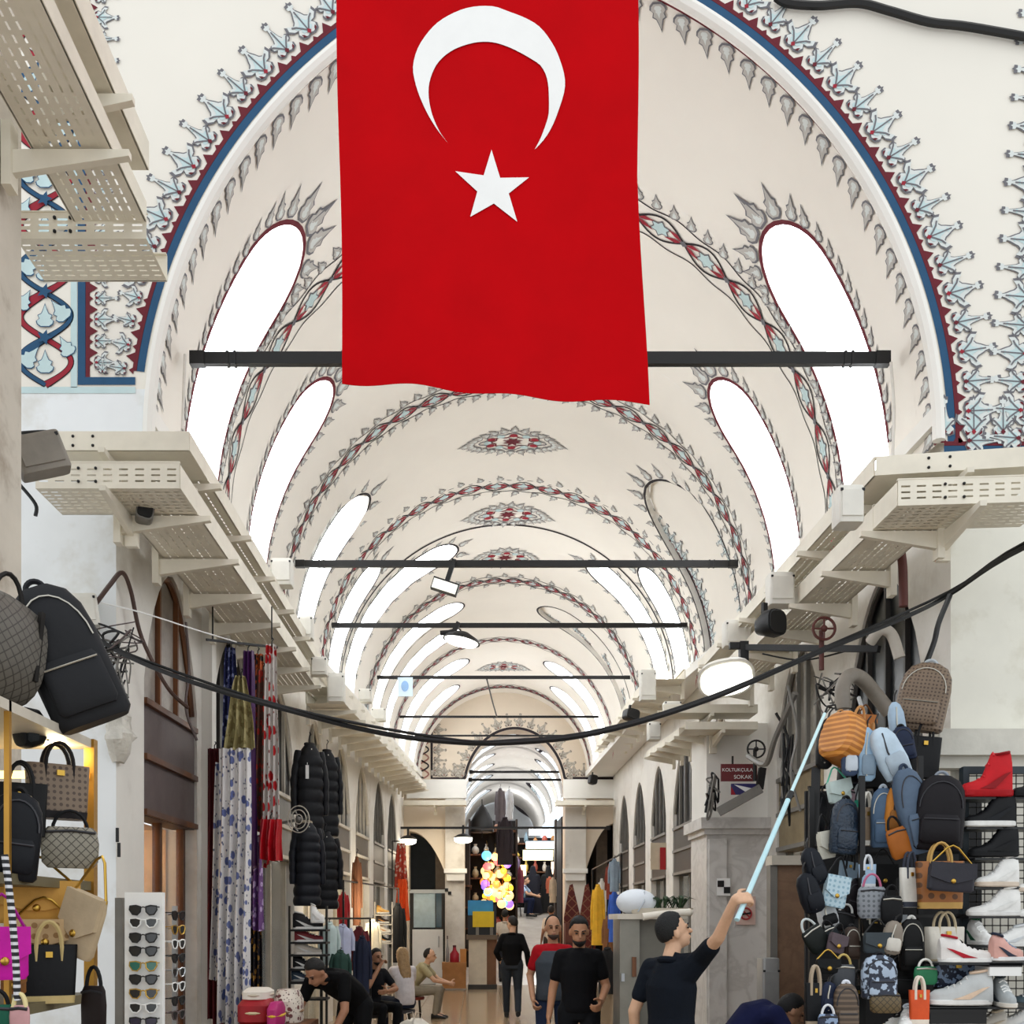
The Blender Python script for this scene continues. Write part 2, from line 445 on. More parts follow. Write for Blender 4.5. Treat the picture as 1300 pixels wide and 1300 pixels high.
rxe = P(1318, 0, Y0)[0]
border(orn, mf, [(rxe, rb + .1), (rxe + .28, rb + 3.4)], 1)
struct(orn.build('painted_border', PAINTS, wall_front, sharp=0, recalc=False))
ara = MB()                                     # braided red and blue strands with pale leaves
axc = P(58, 0, Y0)[0]; zz0, zz1 = lb, lb + 3.0; per = .72; am = .2
for ph, cm, w in ((0, R_, .035), (PI, B_, .03)):
    pts = []; ws = []
    for i in range(181):
        z = zz0 + (zz1 - zz0) * i / 180; q = 2*PI*(z - zz0)/per + ph
        pts.append((axc + am * math.sin(q), z)); ws.append(w * (1 + .9 * max(0, math.cos(q * 1.0 + .8)) ** 2))
    ara.cm = L_; ara.stroke(pts, [x + .014 for x in ws], mf, .004)
    ara.cm = cm; ara.stroke(pts, ws, mf, .006 + .002 * (ph > 0))
for i in range(8):
    z = zz0 + .18 + i * per / 2; s = 1 if i % 2 else -1
    for k_, (dx, dz, a, sz) in enumerate(((s*.13, .02, R(90 + s*40), .17), (-s*.17, .1, R(90 - s*30), .15), (0, -.03, R(90), .16))):
        o = .010 + .0008*((i*3 + k_) % 17)
        for cm, f in ((B_, 1.12), (C_, 1.0)):
            ara.cm = cm; ara.poly([(axc + dx + (math.cos(a)*v - math.sin(a)*u)*sz*f, z + dz + (math.sin(a)*v + math.cos(a)*u)*sz*f) for u, v in [(p[0], p[1]-.35) for p in FLM]], mf, o + (.0004 if cm == C_ else 0))
    ara.cm = B_; ara.poly([(axc + (.03 if j % 2 else .065)*math.cos(PI*j/5), z + .18 + (.03 if j % 2 else .065)*math.sin(PI*j/5)) for j in range(10)], mf, .026)
struct(ara.build('painted_arabesque', PAINTS, wall_front, sharp=0, recalc=False))

# ornament on the vault: window edgings, cross bands, rosettes
um = lambda u, Y, o: VA.uv(u, Y, o)
vo = MB()
for w in WINS:
    side, yc, hw, top, nic = w; near = yc < 13
    ol = [(t * VA.L(Y), Y) for t, Y in window_outline(VA, w)][1:-1]
    f = resample(ol, .1)
    sg = 1 if side < 0 else -1
    vo.cm = M_ if near else L_; vo.stroke([(p[0]+math.sin(a)*.018*-sg, p[1]+math.cos(a)*.018*sg) for p, a in f], .045 if near else .04, um, .004)
    for k, (p, a) in enumerate(resample(ol, .17 if near else .26)):
        n = (-math.sin(a)*sg, math.cos(a)*sg)
        tipu = abs(n[0])                          # at the rounded head the flames grow longer
        sz = (.17 + .22 * max(0, (n[0] * side)) ** 2) * (1 if near else .8)
        ang = math.atan2(n[1], n[0])
        if tipu < .5: ang = math.atan2(n[1] * .8, .9 * side)     # along the sides they lean towards the crown
        if near or yc < 19: motif(vo, um, (p[0]+n[0]*.05, p[1]+n[1]*.05), ang, sz, 'flame', .006, .75)
    if nic:
        pass
BANDS = [10.25, 13.3, 16.1, 19.5, 23.2, 26.9]
for bi, Y in enumerate(BANDS):
    L = VA.L(Y); per = L / (9 if bi == 0 else 11); hw = .15 if bi else .17
    n = 220
    for ph in (0, PI):
        vo.cm = L_
        vo.stroke([(L*i/n, Y + hw*.8*math.sin(2*PI*(L*i/n)/per + ph)) for i in range(n+1)], .022 + .004*(bi > 2), um, .006 + .003*(ph > 0))
    for s in (-1, 1):
        vo.cm = L_; vo.stroke([(L*i/n, Y + s*hw*(1.08 + .1*math.sin(4*PI*(L*i/n)/per))) for i in range(n+1)], .014 + .004*(bi > 2), um, .005)
    k = int(L / per * 2)
    for i in range(k):
        u = (i + .0) * per / 2
        for s in (-1, 1):
            vo.cm = R_
            vo.poly([(u + s*.02, Y), (u + s*.09, Y + .055), (u + s*.22, Y + .06), (u + s*.11, Y + .012)], um, .011)
            vo.poly([(u + s*.02, Y), (u + s*.09, Y - .055), (u + s*.2, Y - .05), (u + s*.11, Y - .012)], um, .011)
        vo.cm = D_; vo.poly([(u - .05, Y), (u, Y + .035), (u + .05, Y), (u, Y - .035)], um, .013)
        uc = u + per / 4
        vo.cm = D_; vo.poly([(uc + .135*math.cos(PI*j/6)*(1 if j % 2 else .62), Y + .1*math.sin(PI*j/6)*(1 if j % 2 else .62)) for j in range(12)], um, .007)
        vo.cm = C_; vo.poly([(uc + .11*math.cos(PI*j/6)*(1 if j % 2 else .62), Y + .08*math.sin(PI*j/6)*(1 if j % 2 else .62)) for j in range(12)], um, .009)
    if bi < 4:
        st = .2 if bi < 2 else .3; k = int(L / st)
        for i in range(k):
            for s in ((-1,) if bi == 0 else (-1, 1)):
                motif(vo, um, (L*(i+.5)/k, Y + s*hw*1.15), s*PI/2*.75 + (0 if s > 0 else 0), .17, 'flame', .005, .9)
# leaves inside the mouth of the big arch
L = VA.L(8.12); k = int(L / .21)
vo.cm = M_; vo.stroke([(L*i/120, 8.06) for i in range(121)], .06, um, .006)
for i in range(k): motif(vo, um, (L*(i+.5)/k, 8.10), PI/2 + (.5 if i < k/2 else -.5), .24, 'flame', .008, .8)
# thin arch line before the narrowing
for Y in (17.35, 27.0): vo.cm = L_; vo.stroke([(VA.L(Y)*i/120, Y) for i in range(121)], .05, um, .006)
def rosette(Y, a=.72, b=.34):
    uc = VA.L(Y) / 2; u0 = uc
    for j in range(28):
        t = 2*PI*j/28; x, y = a*math.cos(t), b*math.sin(t)*(1 - .25*abs(math.cos(t)))
        motif(vo, um, (u0 + x*.78, Y + y*.78), math.atan2(y, x), .17, 'flame', .006, 1.0)
    for q, cm, wv in ((.62, D_, .02), (.4, M_, .022), (.8, D_, .012)):
        vo.cm = cm; vo.stroke([(u0 + a*q*math.cos(2*PI*j/48)*(1+.1*math.cos(8*2*PI*j/48)), Y + b*q*math.sin(2*PI*j/48)*(1+.16*math.cos(8*2*PI*j/48))) for j in range(48)], wv, um, .008, True)
    for j in range(12):
        t = 2*PI*j/12; vo.cm = R_ if j % 2 else C_
        c = (u0 + a*.5*math.cos(t), Y + b*.5*math.sin(t))
        vo.poly([(c[0]+.06*math.cos(z), c[1]+.045*math.sin(z)) for z in [2*PI*i/8 for i in range(8)]], um, .01)
    vo.cm = M_; vo.poly([(u0 + (.16 if j % 2 else .08)*math.cos(PI*j/8), Y + (.12 if j % 2 else .06)*math.sin(PI*j/8)) for j in range(16)], um, .011)
    for s in (-1, 1): motif(vo, um, (u0 + s*a*.9, Y), 0 if s > 0 else PI, .16, 'flame', .006)
for Y in (14.75, 17.0, 18.55, 25.2): rosette(Y, .72 if Y < 18 else .62)
struct(vo.build('painted_ornament', PAINTS, vault, sharp=0, recalc=False))
# niches: flower borders painted on the far cheek
for w in WINS:
    if not w[4]: continue
    nb = MB()
    um2 = lambda u, Y, o: VA.uv(u, Y, -.09 + o)
    l = VA.L(w[1]); Yf = w[1] + w[2] - .03
    k = 16
    nb.cm = L_; nb.stroke([(l*w[3]/2*i/20*.96, Yf) for i in range(21)], .05, um2, .01)
    for i in range(k): motif(nb, um2, (l*w[3]/2*(i+.5)/k*.95, Yf - .05), -PI/2, .34, 'a' if i % 2 else 'b', .012)
    if w[1] < 16:
        nb.cm = M_; nb.stroke([(l*w[3]/2*i/20*.7, w[1]-w[2]+.1) for i in range(21)], .05, um2, .01)
        for i in range(9): motif(nb, um2, (l*w[3]/2*(i+.5)/k*.95, w[1]-w[2]+.13), PI/2, .3, 'b' if i % 2 else 'a', .012)
    struct(nb.build('painted_niche_border', PAINTS, vault, sharp=0, recalc=False))

# ---------------------------------------------------------------- floor
FLOORM = mat('#a98f70', .16, var=.10, scale=1.1, kind='marble', hex2='#a58f76', pscale=.5)
fl = MB(); fl.box((0, 12, -.11), (19, 36, .2)); floor = struct(fl.build('floor', mat('#93826e', .5)))
slab = None; nx = 8
for j in range(17):
    for i in range(nx):
        if slab is None:
            b_ = MB(); b_.box((0, 0, .0), (.79, .79, .02), taper=.985); slab = b_.build('floor_slab', FLOORM, floor)
            o = slab
        else: o = slab.copy(); col.objects.link(o)
        o.location = (-2.8 + .8*i, 14.4 + .8*j, .0)
rp = MB(); rp.add([(-1.6, 27.3, .012), (2.9, 27.3, .012), (2.9, 34.5, 1.95), (-1.6, 34.5, 1.95), (2.9, 48, 2.6), (-1.6, 48, 2.6)], [(0,1,2,3),(3,2,4,5)])
struct(rp.build('floor_ramp', mat('#cbc3ba', .25, var=.1, scale=2)))

# ---------------------------------------------------------------- side walls with arched shop bays
WL = [(8, XL), (13, -3.2), (27.5, -2.46)]
WR = [(8, XR), (27.5, 3.16)]
LB = [(8.62, 10.1), (10.6, 12.3), (12.8, 14.6), (15.2, 16.9), (17.5, 19.2), (19.8, 21.5), (22.1, 23.8), (24.3, 26.0)]
RB = [(8.5, 10.2), (10.9, 12.6), (14.6, 16.6), (17.3, 19.2), (19.9, 21.6), (22.3, 24.0), (24.7, 26.4)]
def bay_top(b, Y, zs=3.75, rise=1.1):
    c = (b[0]+b[1])/2; q = abs(Y - c) / ((b[1]-b[0])/2)
    return zs + rise * (1 - q ** 1.8) ** .8 if q < 1 else zs
def side_wall(name, tab, bays, sg):
    ys = {8.0, 27.5}
    for b in bays: ys |= {b[0] + (b[1]-b[0])*i/12 for i in range(13)}
    ys = sorted(ys); mb = MB(); zt = 5.75
    for a, b in zip(ys, ys[1:]):
        m = (a+b)/2; bb = [q for q in bays if q[0] < m < q[1]]
        za, zb = (bay_top(bb[0], a), bay_top(bb[0], b)) if bb else (0, 0)
        xa, xb = lerp_tab(tab, a), lerp_tab(tab, b)
        mb.add([(xa, a, za), (xb, b, zb), (xb, b, zt), (xa, a, zt)], [(0,1,2,3)])
        if bb: mb.add([(xa, a, za), (xb, b, zb), (xb + sg*.45, b, zb), (xa + sg*.45, a, za)], [(0,1,2,3)])
        mb.add([(xa, a, zt), (xb, b, zt), (xb + sg*1.2, b, zt), (xa + sg*1.2, a, zt)], [(0,1,2,3)])
    for b in bays:
        for y in b:
            x = lerp_tab(tab, y); mb.add([(x, y, 0), (x, y, 3.75), (x + sg*.45, y, 3.75), (x + sg*.45, y, 0)], [(0,1,2,3)])
    return struct(mb.build(name, PLASTER, sharp=30))
wall_left = side_wall('wall_left', WL, LB, -1)
wall_right = side_wall('wall_right', WR, RB, 1)
# sill slabs where the vault springs inside the wall line
lg = MB()
for tab, sg in ((WL, -1), (WR, 1)):
    for a, b in ((8, 14), (14, 20), (20, 27.5)):
        for y, q in ((a, 0), (b, 0)): pass
        va, vb = VA.at(0 if sg > 0 else 1, a), VA.at(0 if sg > 0 else 1, b)
        lg.add([(lerp_tab(tab, a) - sg*.02, a, 5.58), (lerp_tab(tab, b) - sg*.02, b, 5.58), (vb[0] - sg*.06, b, 5.58), (va[0] - sg*.06, a, 5.58),
                (lerp_tab(tab, a) - sg*.02, a, 5.72), (lerp_tab(tab, b) - sg*.02, b, 5.72), (vb[0] - sg*.06, b, 5.72), (va[0] - sg*.06, a, 5.72)],
               [(0,1,2,3),(4,5,6,7),(0,1,5,4),(2,3,7,6)])
struct(lg.build('trim_1', WHITE))

# end wall with the middle arch and two side arches
EY = Y1
ex0, ex1 = P(590, 0, EY)[0], P(717, 0, EY)[0]; exc = (ex0+ex1)/2; eh = (ex1-ex0)/2
ez, et = P(0, 1004, EY)[2], P(0, 926, EY)[2]
sl0, sl1 = P(519, 0, EY)[0], P(565, 0, EY)[0]; sr0, sr1 = P(744, 0, EY)[0], P(782, 0, EY)[0]
def earch(x):
    if ex0 < x < ex1: return ez + (et-ez)*math.sqrt(max(0, 1-((x-exc)/eh)**2))
    if sl0 < x < sl1: q = (x-sl0)/(sl1-sl0); return P(0, 1108, EY)[2] + (P(0, 1055, EY)[2]-P(0, 1108, EY)[2])*(1-q**2.2)
    if sr0 < x < sr1: q = (sr1-x)/(sr1-sr0); return P(0, 1105, EY)[2] + (P(0, 1045, EY)[2]-P(0, 1105, EY)[2])*(1-q**2.2)
    return 0
xs = {-3.4, 4.2}
for a, b in ((ex0, ex1), (sl0, sl1), (sr0, sr1)): xs |= {(a+b)/2 - (b-a)/2*math.cos(PI*i/24) for i in range(25)}
xs = sorted(xs); ew = MB()
for a, b in zip(xs, xs[1:]):
    m = (a+b)/2; e = 1e-6
    za, zb = (earch(a+e), earch(b-e)) if earch(m) else (0, 0)
    ew.add([(a, EY, za), (b, EY, zb), (b, EY, 8.6), (a, EY, 8.6)], [(0,1,2,3)])
    ew.add([(a, EY, za), (b, EY, zb), (b, EY+.7, zb), (a, EY+.7, za)], [(0,1,2,3)]) if za else None
for x in (ex0, ex1, sl0, sl1, sr0, sr1):
    zt = earch(x + (1e-5 if x in (ex0, sl0, sr0) else -1e-5)); ew.add([(x, EY, 0), (x, EY+.7, 0), (x, EY+.7, zt), (x, EY, zt)], [(0,1,2,3)])
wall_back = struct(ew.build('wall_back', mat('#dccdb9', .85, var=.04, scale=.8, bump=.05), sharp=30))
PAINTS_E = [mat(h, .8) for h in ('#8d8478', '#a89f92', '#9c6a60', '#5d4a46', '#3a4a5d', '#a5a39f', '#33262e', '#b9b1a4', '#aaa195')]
eo = MB(); me_ = lambda x, z, o: (x, EY - o, z)
zc = P(0, 988, EY)[2]
path = [(exc + eh*1.02*math.cos(PI*i/60), max(zc, ez + (et-ez)*1.02*math.sin(PI*i/60))) for i in range(61)]
path = [(P(780, 0, EY)[0], zc)] + path + [(P(548, 0, EY)[0], zc), (P(548, 0, EY)[0], zc + 1.3)]
eo.cm = L_; eo.stroke(path, .07, me_, .01)
for k, (p, a) in enumerate(resample(path, .27)):
    n = (-math.sin(a), math.cos(a)); s = -1
    motif(eo, me_, (p[0] + n[0]*s*.05, p[1] + n[1]*s*.05), math.atan2(n[1]*s, n[0]*s), .36, 'b' if k % 2 else 'a', .012)
for ph, cm in ((0, R_), (PI, B_)):
    eo.cm = cm if cm == R_ else L_; x = P(538, 0, EY)[0]
    eo.stroke([(x + .13*math.sin(i*.5 + ph), zc + i*.035) for i in range(50)], .04, me_, .012)
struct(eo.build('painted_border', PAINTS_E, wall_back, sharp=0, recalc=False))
pw = MB()                                       # white pier faces below the painted wall, with capitals
for a, b in ((sl1, ex0), (ex1, sr0)):
    pw.box(((a+b)/2, EY-.05, zc/2-.02), (b-a-.02, .1, zc-.04))
pb = pw.build('pier_face', mat('#d8d2c8', .8, var=.06, scale=1.5, kind='stain', hex2='#bcb3a6', pscale=.9), wall_back)
cp = MB()
for a, b in ((sl1-.02, ex0+.06), (ex1-.06, sr0+.02)):
    z = P(0, 1106, EY)[2]
    cp.box(((a+b)/2, EY-.12, z), (b-a, .26, .12)); cp.box(((a+b)/2, EY-.1, z-.16), (b-a-.1, .22, .2), taper=.9)
    if a < 0: cp.box(((sl0+ex0)/2, EY-.06, zc-.3), (ex0-sl0+.1, .12, .5))
    else: cp.box(((ex1+sr1)/2, EY-.06, zc-.3), (sr1-ex1+.1, .12, .5))
cp.build('capital', WHITE, wall_back)
mk = MB()
for x, y in ((567, 1130), (571, 1134)):
    p = P(x, y, EY); mk.box((p[0], EY-.11, p[2]), (.09, .02, .09))
mk.build('wall_marker', BLACK, wall_back)
# the next street beyond the arch
V2 = Vault([(28.2, 1.5)], [(28.2, 0)], [(28.2, 5.35)], [(28.2, exc)])
W2 = [(-1, 29.4, .35, .8, 0), (-1, 31.0, .4, .8, 0), (-1, 33.0, .5, .8, 0), (-1, 35.5, .7, .8, 0), (1, 29.5, .3, .7, 0), (1, 31.2, .4, .66, 0), (1, 33.4, .5, .66, 0), (1, 36.5, .9, .66, 0), (-1, 39.5, 1.0, .8, 0)]
far = struct(vault_mesh(V2, 28.2, 44, W2, 1.0, 30).build('ceiling_far', mat('#cfcac2', .85, var=.03), sharp=0, merge=True))
f2 = MB(); um3 = lambda u, Y, o: V2.uv(u, Y, o)
for w in W2:
    pn = MB(); vs = []; ys = [w[1] - w[2] * math.cos(PI*i/8) for i in range(9)]
    for Y in ys:
        tt = win_top(V2, w, Y)
        for j in range(5): t = tt*j/4; vs.append(V2.at(t if w[0] > 0 else 1-t, Y, -.1))
    pn.add(vs, [(i*5+j, i*5+j+1, (i+1)*5+j+1, (i+1)*5+j) for i in range(8) for j in range(4)])
    pn.build('pane', PANE, far, sharp=0)
    f2.cm = L_; f2.stroke([(t*V2.L(Y), Y) for t, Y in window_outline(V2, w)], .06, um3, .01)
for Y in (28.4, 30.2, 34.2, 38): 
    f2.cm = PAINTS.index(PMID); f2.stroke([(V2.L(Y)*i/40, Y) for i in range(41)], .25, um3, .012)
struct(f2.build('painted_ornament', PAINTS, far, sharp=0, recalc=False))
fw = MB()
fw.box((exc-2.0, 36, 3.4), (.3, 16, 4.6)); fw.box((exc+2.4, 36, 3.4), (.3, 16, 4.6)); 
struct(fw.build('wall_far_sides', mat('#5d5248', .85, var=.15)))
fe = MB(); fe.box((exc, 44.2, 4.5), (8, .3, 7)); few = struct(fe.build('wall_far_end', mat('#d5d9dc', .8, var=.04)))
fo = MB(); mfe = lambda x, z, o: (x, 44.05 - o, z)
cxx = P(676, 0, 44)[0]
wp = MB(); wp.box((P(703, 0, 44)[0], 44.0, P(0, 1015, 44)[2]), (1.1, .08, 3.4)); struct(wp.build('window_end', mat('#dbeaf6', .3, emit=.9, var=0)))  # glowing panel added to brighten the far end wall, not a real window
for ph in (0, PI):
    fo.cm = L_; fo.stroke([(cxx + .75*math.sin(i*.13 + ph), P(0, 1038, 44)[2] + i*.055) for i in range(81)], .13, mfe, .02)
for i in range(7): motif(fo, mfe, (cxx, P(0, 1038, 44)[2] + .3 + i*.64*1.0), PI/2, .6, 'a', .03)
struct(fo.build('painted_strands', PAINTS, few, sharp=0, recalc=False))
# ---------------------------------------------------------------- iron tie bars
def zbar(y, Y): return CH + (VY - y) / F * Y
BARS = [(456, 8.47, 2.88, .10, 'nearest iron tie bar behind the red flag'), (716, 13.29, 2.86, .085, 'iron tie bar carrying the white floodlight'),
        (794, 16.08, 2.78, .07, 'iron tie bar carrying the black dish lamp'), (860, 19.5, 2.4, .06, 'iron tie bar with the small pale blue poster'),
        (910, 23.25, 2.25, .05, 'thin iron tie bar second from the end arch'), (934, 25.6, 2.05, .045, 'thin iron tie bar closest to the end arch')]
for y, Y, h, r, lb_ in BARS:
    t = thing('tie_bar', 'black ' + lb_, 'tie bar', (0, Y, zbar(y, Y)), group='iron tie bars across the vault')
    b = MB(); b.bar((-h, 0, 0), (h, 0, 0), r * .55, r); b.build('rod', IRON, t)
    for s in (-1, 1):
        c = MB(); c.box((s * (h - .05), 0, 0), (.12, r * .75, r * 1.08)); c.build('end_collar', IRON, t)
        for q in (.3, .36): c = MB(); c.box((s*(h-q), 0, 0), (.02, r*.7, r*1.1)); c.build('clamp', IRON, t)
# bars low across the street at the end wall and in the next street
for x0, x1, y, Y, lb_ in ((505, 772, 1051, 26.8, 'low black bar spanning the street before the end piers'), (598, 716, 980, 28.4, 'upper dark bar across the end archway'),
                          (597, 716, 990, 28.8, 'lower dark bar across the end archway')):
    a, b = P(x0, y, Y), P(x1, y, Y); m = (a+b)/2
    t = thing('tie_bar', lb_, 'tie bar', m)
    q = MB(); q.bar(a, b, .05, .06); q.build('rod', IRON, t, world=True)
    for p in (a, b): q = MB(); q.box(p, (.1, .09, .1)); q.build('end_collar', IRON, t, world=True)

# ---------------------------------------------------------------- flag
FY = 6.0
def flag_pt(x, y, off=0.0):                       # cloth position for a place in the photograph's flag
    u = (x - 430) / 390; v = (y + 64) / 577
    w = (.035*math.sin(u*9 + v*2.2)*(.3 + v) + .03*math.sin(u*4 - v*3 + 1))*(1 - .75*max(0, v)**4) + .008*math.sin(u*17 + v)*v
    p = P(x, y, FY); return (p[0], FY + w - off, p[2])
flag = thing('flag', 'large red flag with white crescent and star hanging under the arch', 'flag', P(625, -64, FY))
FLAGR = mat('#c0000a', .9, var=.06, scale=2, bump=.03, spec=.1)
def edge(u, v):                                    # outline with the slight slant of the cloth
    xl = 427 + 8*v**1.2 - 1.5*math.sin(v*7); xr = 808 + (3*v if v < .5 else 1.5 + 27*(v-.5))+ 1.5*math.sin(v*8)
    yb = 486 + 27*u + 2*math.sin(u*20); yt = -64
    return xl + (xr - xl)*u, yt + (yb - yt)*v
nu, nv = 48, 48; vs = []
for side in (0, .004):
    for j in range(nv+1):
        for i in range(nu+1): vs.append(flag_pt(*edge(i/nu, j/nv), off=-side))
K = (nu+1)*(nv+1)
fs = [(j*(nu+1)+i, j*(nu+1)+i+1, (j+1)*(nu+1)+i+1, (j+1)*(nu+1)+i) for j in range(nv) for i in range(nu)]
fs += [tuple(a+K for a in f[::-1]) for f in fs]
rim = [i for i in range(nu+1)] + [j*(nu+1)+nu for j in range(1, nv+1)] + [nv*(nu+1)+i for i in range(nu-1, -1, -1)] + [j*(nu+1) for j in range(nv-1, 0, -1)]
fs += [(rim[i], rim[(i+1) % len(rim)], rim[(i+1) % len(rim)]+K, rim[i]+K) for i in range(len(rim))]
fm = MB(); fm.add(vs, fs); fm.build('cloth', FLAGR, flag, world=True, sharp=60)
outer = [(569,182),(556,165),(543,143),(531,115),(525,92),(524,78),(529,58),(540,40),(556,24),(578,13),(600,8),(626,9),(645,16),(668,25),(686,36),(702,56),(711,75),(717,95),(717,112),(711,132),(702,155),(691,173),(679,186)]
inner = [(686,173),(693,155),(697,140),(697,118),(696,105),(693,93),(686,82),(675,75),(662,68),(645,60),(626,54),(606,53),(586,57),(570,64),(556,76),(548,91),(544,108),(545,128),(550,148),(559,168)]
def smooth(pts, n=3):
    out = []; k = len(pts)
    for i in range(k-1):
        p0, p1, p2, p3 = pts[max(i-1,0)], pts[i], pts[i+1], pts[min(i+2,k-1)]
        for j in range(n):
            t = j/n; out.append(tuple(.5*((2*p1[c]) + (-p0[c]+p2[c])*t + (2*p0[c]-5*p1[c]+4*p2[c]-p3[c])*t*t + (-p0[c]+3*p1[c]-3*p2[c]+p3[c])*t**3) for c in range(len(p1))))
    return out + [pts[-1]]
o_ = [p for p, a in resample(outer, 6)][:]; 
def resamp_n(pts, n):
    L = [0]
    for a, b in zip(pts, pts[1:]): L.append(L[-1] + math.dist(a, b))
    out = []; i = 0
    for k in range(n+1):
        s = L[-1]*k/n
        while i < len(L)-2 and L[i+1] < s: i += 1
        q = (s-L[i])/((L[i+1]-L[i]) or 1); out.append(tuple(pts[i][c]+(pts[i+1][c]-pts[i][c])*q for c in range(2)))
    return out
oo = resamp_n(smooth(outer), 60); ii = resamp_n(smooth(([outer[-1]] + inner + [outer[0]])[::-1]), 60)
cr = MB(); vs = []
for a, b in zip(oo, ii):
    for k in range(5): q = k/4; vs.append(flag_pt(a[0]+(b[0]-a[0])*q, a[1]+(b[1]-a[1])*q, .006))
cr.add(vs, [(i*5+k, i*5+k+1, (i+1)*5+k+1, (i+1)*5+k) for i in range(60) for k in range(4)])
cr.build('crescent', PAPER, flag, world=True, sharp=0)
st = [(624,189),(635,224),(672,221),(646,243),(657,278),(627,257),(597,276),(606,243),(578,218),(614,222)]
sm = MB(); c = (625, 236); vs = []; fs = []
for i in range(10):
    a, b = st[i], st[(i+1) % 10]
    for k in range(4):
        for (p, q) in ((k/4, (k+1)/4),):
            z = [flag_pt(c[0]+(e[0]-c[0])*h, c[1]+(e[1]-c[1])*h, .006) for e, h in ((a, p), (a, q), (b, q), (b, p))]
            n0 = len(vs); vs += z; fs.append((n0, n0+1, n0+2, n0+3))
sm.add(vs, fs); sm.build('star', PAPER, flag, world=True, sharp=0)
rp = MB(); a = P(420, -66, FY); b = P(815, -66, FY); rp.tube([a, b], .02, 8); 
rp.build('pole', IRON, flag, world=True)
for p in (P(440, -66, FY), P(800, -66, FY)): rp = MB(); rp.tube([p, p + Vector((0, 0, 3.2))], .006, 6); rp.build('rope', PAPER, flag, world=True)

# ---------------------------------------------------------------- cable trays
def slotted(mb, o, ex, ey, L, W, th, pl=.07, rows=7, sl=.045, sw=.011, margin=.035):
    # plate with real slots: origin o, unit axes ex (length) ey (width)
    o = Vector(o); ex = Vector(ex).normalized(); ey = Vector(ey).normalized()
    nl = max(1, int(L/pl)); pl = L/nl; rw = (W-2*margin)/rows; up = ex.cross(ey)
    def quad(x0, x1, y0, y1):
        mb.add([o+ex*x+ey*y for x, y in ((x0,y0),(x1,y0),(x1,y1),(x0,y1))], [(0,1,2,3)])
    quad(0, L, 0, margin); quad(0, L, W-margin, W)
    for r in range(rows):
        ya = margin + r*rw; yb = ya+rw; ym = (ya+yb)/2; h = min(sw, rw*.6)/2
        quad(0, L, ya, ym-h); quad(0, L, ym+h, yb)
        for i in range(nl):
            x = i*pl; sh = (pl/2 if r % 2 else 0) * 0
            quad(x, x+(pl-sl)/2, ym-h, ym+h); quad(x+(pl+sl)/2, x+pl, ym-h, ym+h)
def tray(label, A, B, inward, W, H, slots=True, brk=.9, wallgap=.05, side_slots=False, bt=True):
    # run from A to B (outer bottom edge), extending W towards the wall (unit 'inward'); side rails H high
    A = Vector(A); B = Vector(B); iw = Vector(inward).normalized(); d = (B-A); L = d.length; d.normalize()
    t = thing('cable_tray', label, 'cable tray', (A+B)/2, group='cream steel cable trays')
    b = MB()
    if slots: slotted(b, A, d, iw, L, W, .002)
    else: b.add([A, B, B+iw*W, A+iw*W], [(0,1,2,3)])
    b.build('bottom_plate', TRAY, t, world=True, sharp=20, recalc=False)
    for k, off in ((0, 0), (1, W)):
        r = MB(); p = A + iw*off
        if side_slots and k == 0: slotted(r, p, d, (0,0,1), L, H, .002, rows=3, sw=.012, margin=.03, pl=.1, sl=.06)
        else: r.bar(p + Vector((0,0,H/2)), p + d*L + Vector((0,0,H/2)), .012, H)
        r.bar(p + Vector((0,0,H)) + iw*(.012 if k == 0 else -.012), p + d*L + Vector((0,0,H)) + iw*(.012 if k == 0 else -.012), .03, .008)
        r.build('side_rail', TRAY, t, world=True, sharp=20, recalc=not (side_slots and k == 0))
    if (A + B).y < 17 and L > .7:
        for f in (.3, .42):
            for z in (.25, .75):
                m = MB(); m.ell(A + d*L*f + Vector((0, 0, H*z)) - iw*.007, (.011, .011, .011), 8, 5); m.build('bolt', BLACK, t, world=True)
    if bt:
        n = max(1, int(L/brk))
        for i in range(n):
            p = A + d*(L*(i+.5)/n); q = p + iw*(W+wallgap) 
            m = MB(); a = p - iw*.1 + Vector((0,0,-.02)); e = q + Vector((0,0,-.02)); w_ = d*.022
            m.add([a-w_, a+w_, a+w_+Vector((0,0,.0)), a-w_, e-w_+Vector((0,0,-.13)), e+w_+Vector((0,0,-.13)), e+w_, e-w_, a-w_-Vector((0,0,.035)), a+w_-Vector((0,0,.035))],
                  [(0,1,6,7),(8,9,5,4),(0,8,4,7),(1,9,5,6),(0,1,9,8),(4,5,6,7)])
            m.box(q + Vector((0,0,-.05)), (.05 if abs(iw.x) > .5 else .09, .09 if abs(iw.x) > .5 else .05, .34))
            m.build('bracket', TRAY, t, world=True)
    return t
LI, RI, BI = (-1,0,0), (1,0,0), (0,1,0)
def run(label, x, y, Ya, Yb, inward, W, H, **k):
    a = P(x, y, Ya); return tray(label, a, (a[0], Yb, a[2]), inward, W, H, **k)
run('upper cream cable tray along the left wall above the shops', 240, 572, 7.2, 13.4, LI, .62, .13)
run('lower slotted cable tray along the left wall above the scarves', 228, 620, 7.0, 13.2, LI, .52, .16, brk=.8)
a = P(30, 572, 7.18); b = P(240, 572, 7.18); tray('upper cream cable tray turning the left pier corner', a, b, BI, .5, .13, slots=False, brk=.9)
a = P(45, 620, 6.98); b = P(228, 620, 6.98); tray('lower slotted cable tray on the face of the left pier', a, b, BI, .45, .18, side_slots=True, brk=.9)
run('upper cream cable tray along the right wall above the bags', 1110, 604, 7.2, 12.9, RI, .5, .13)
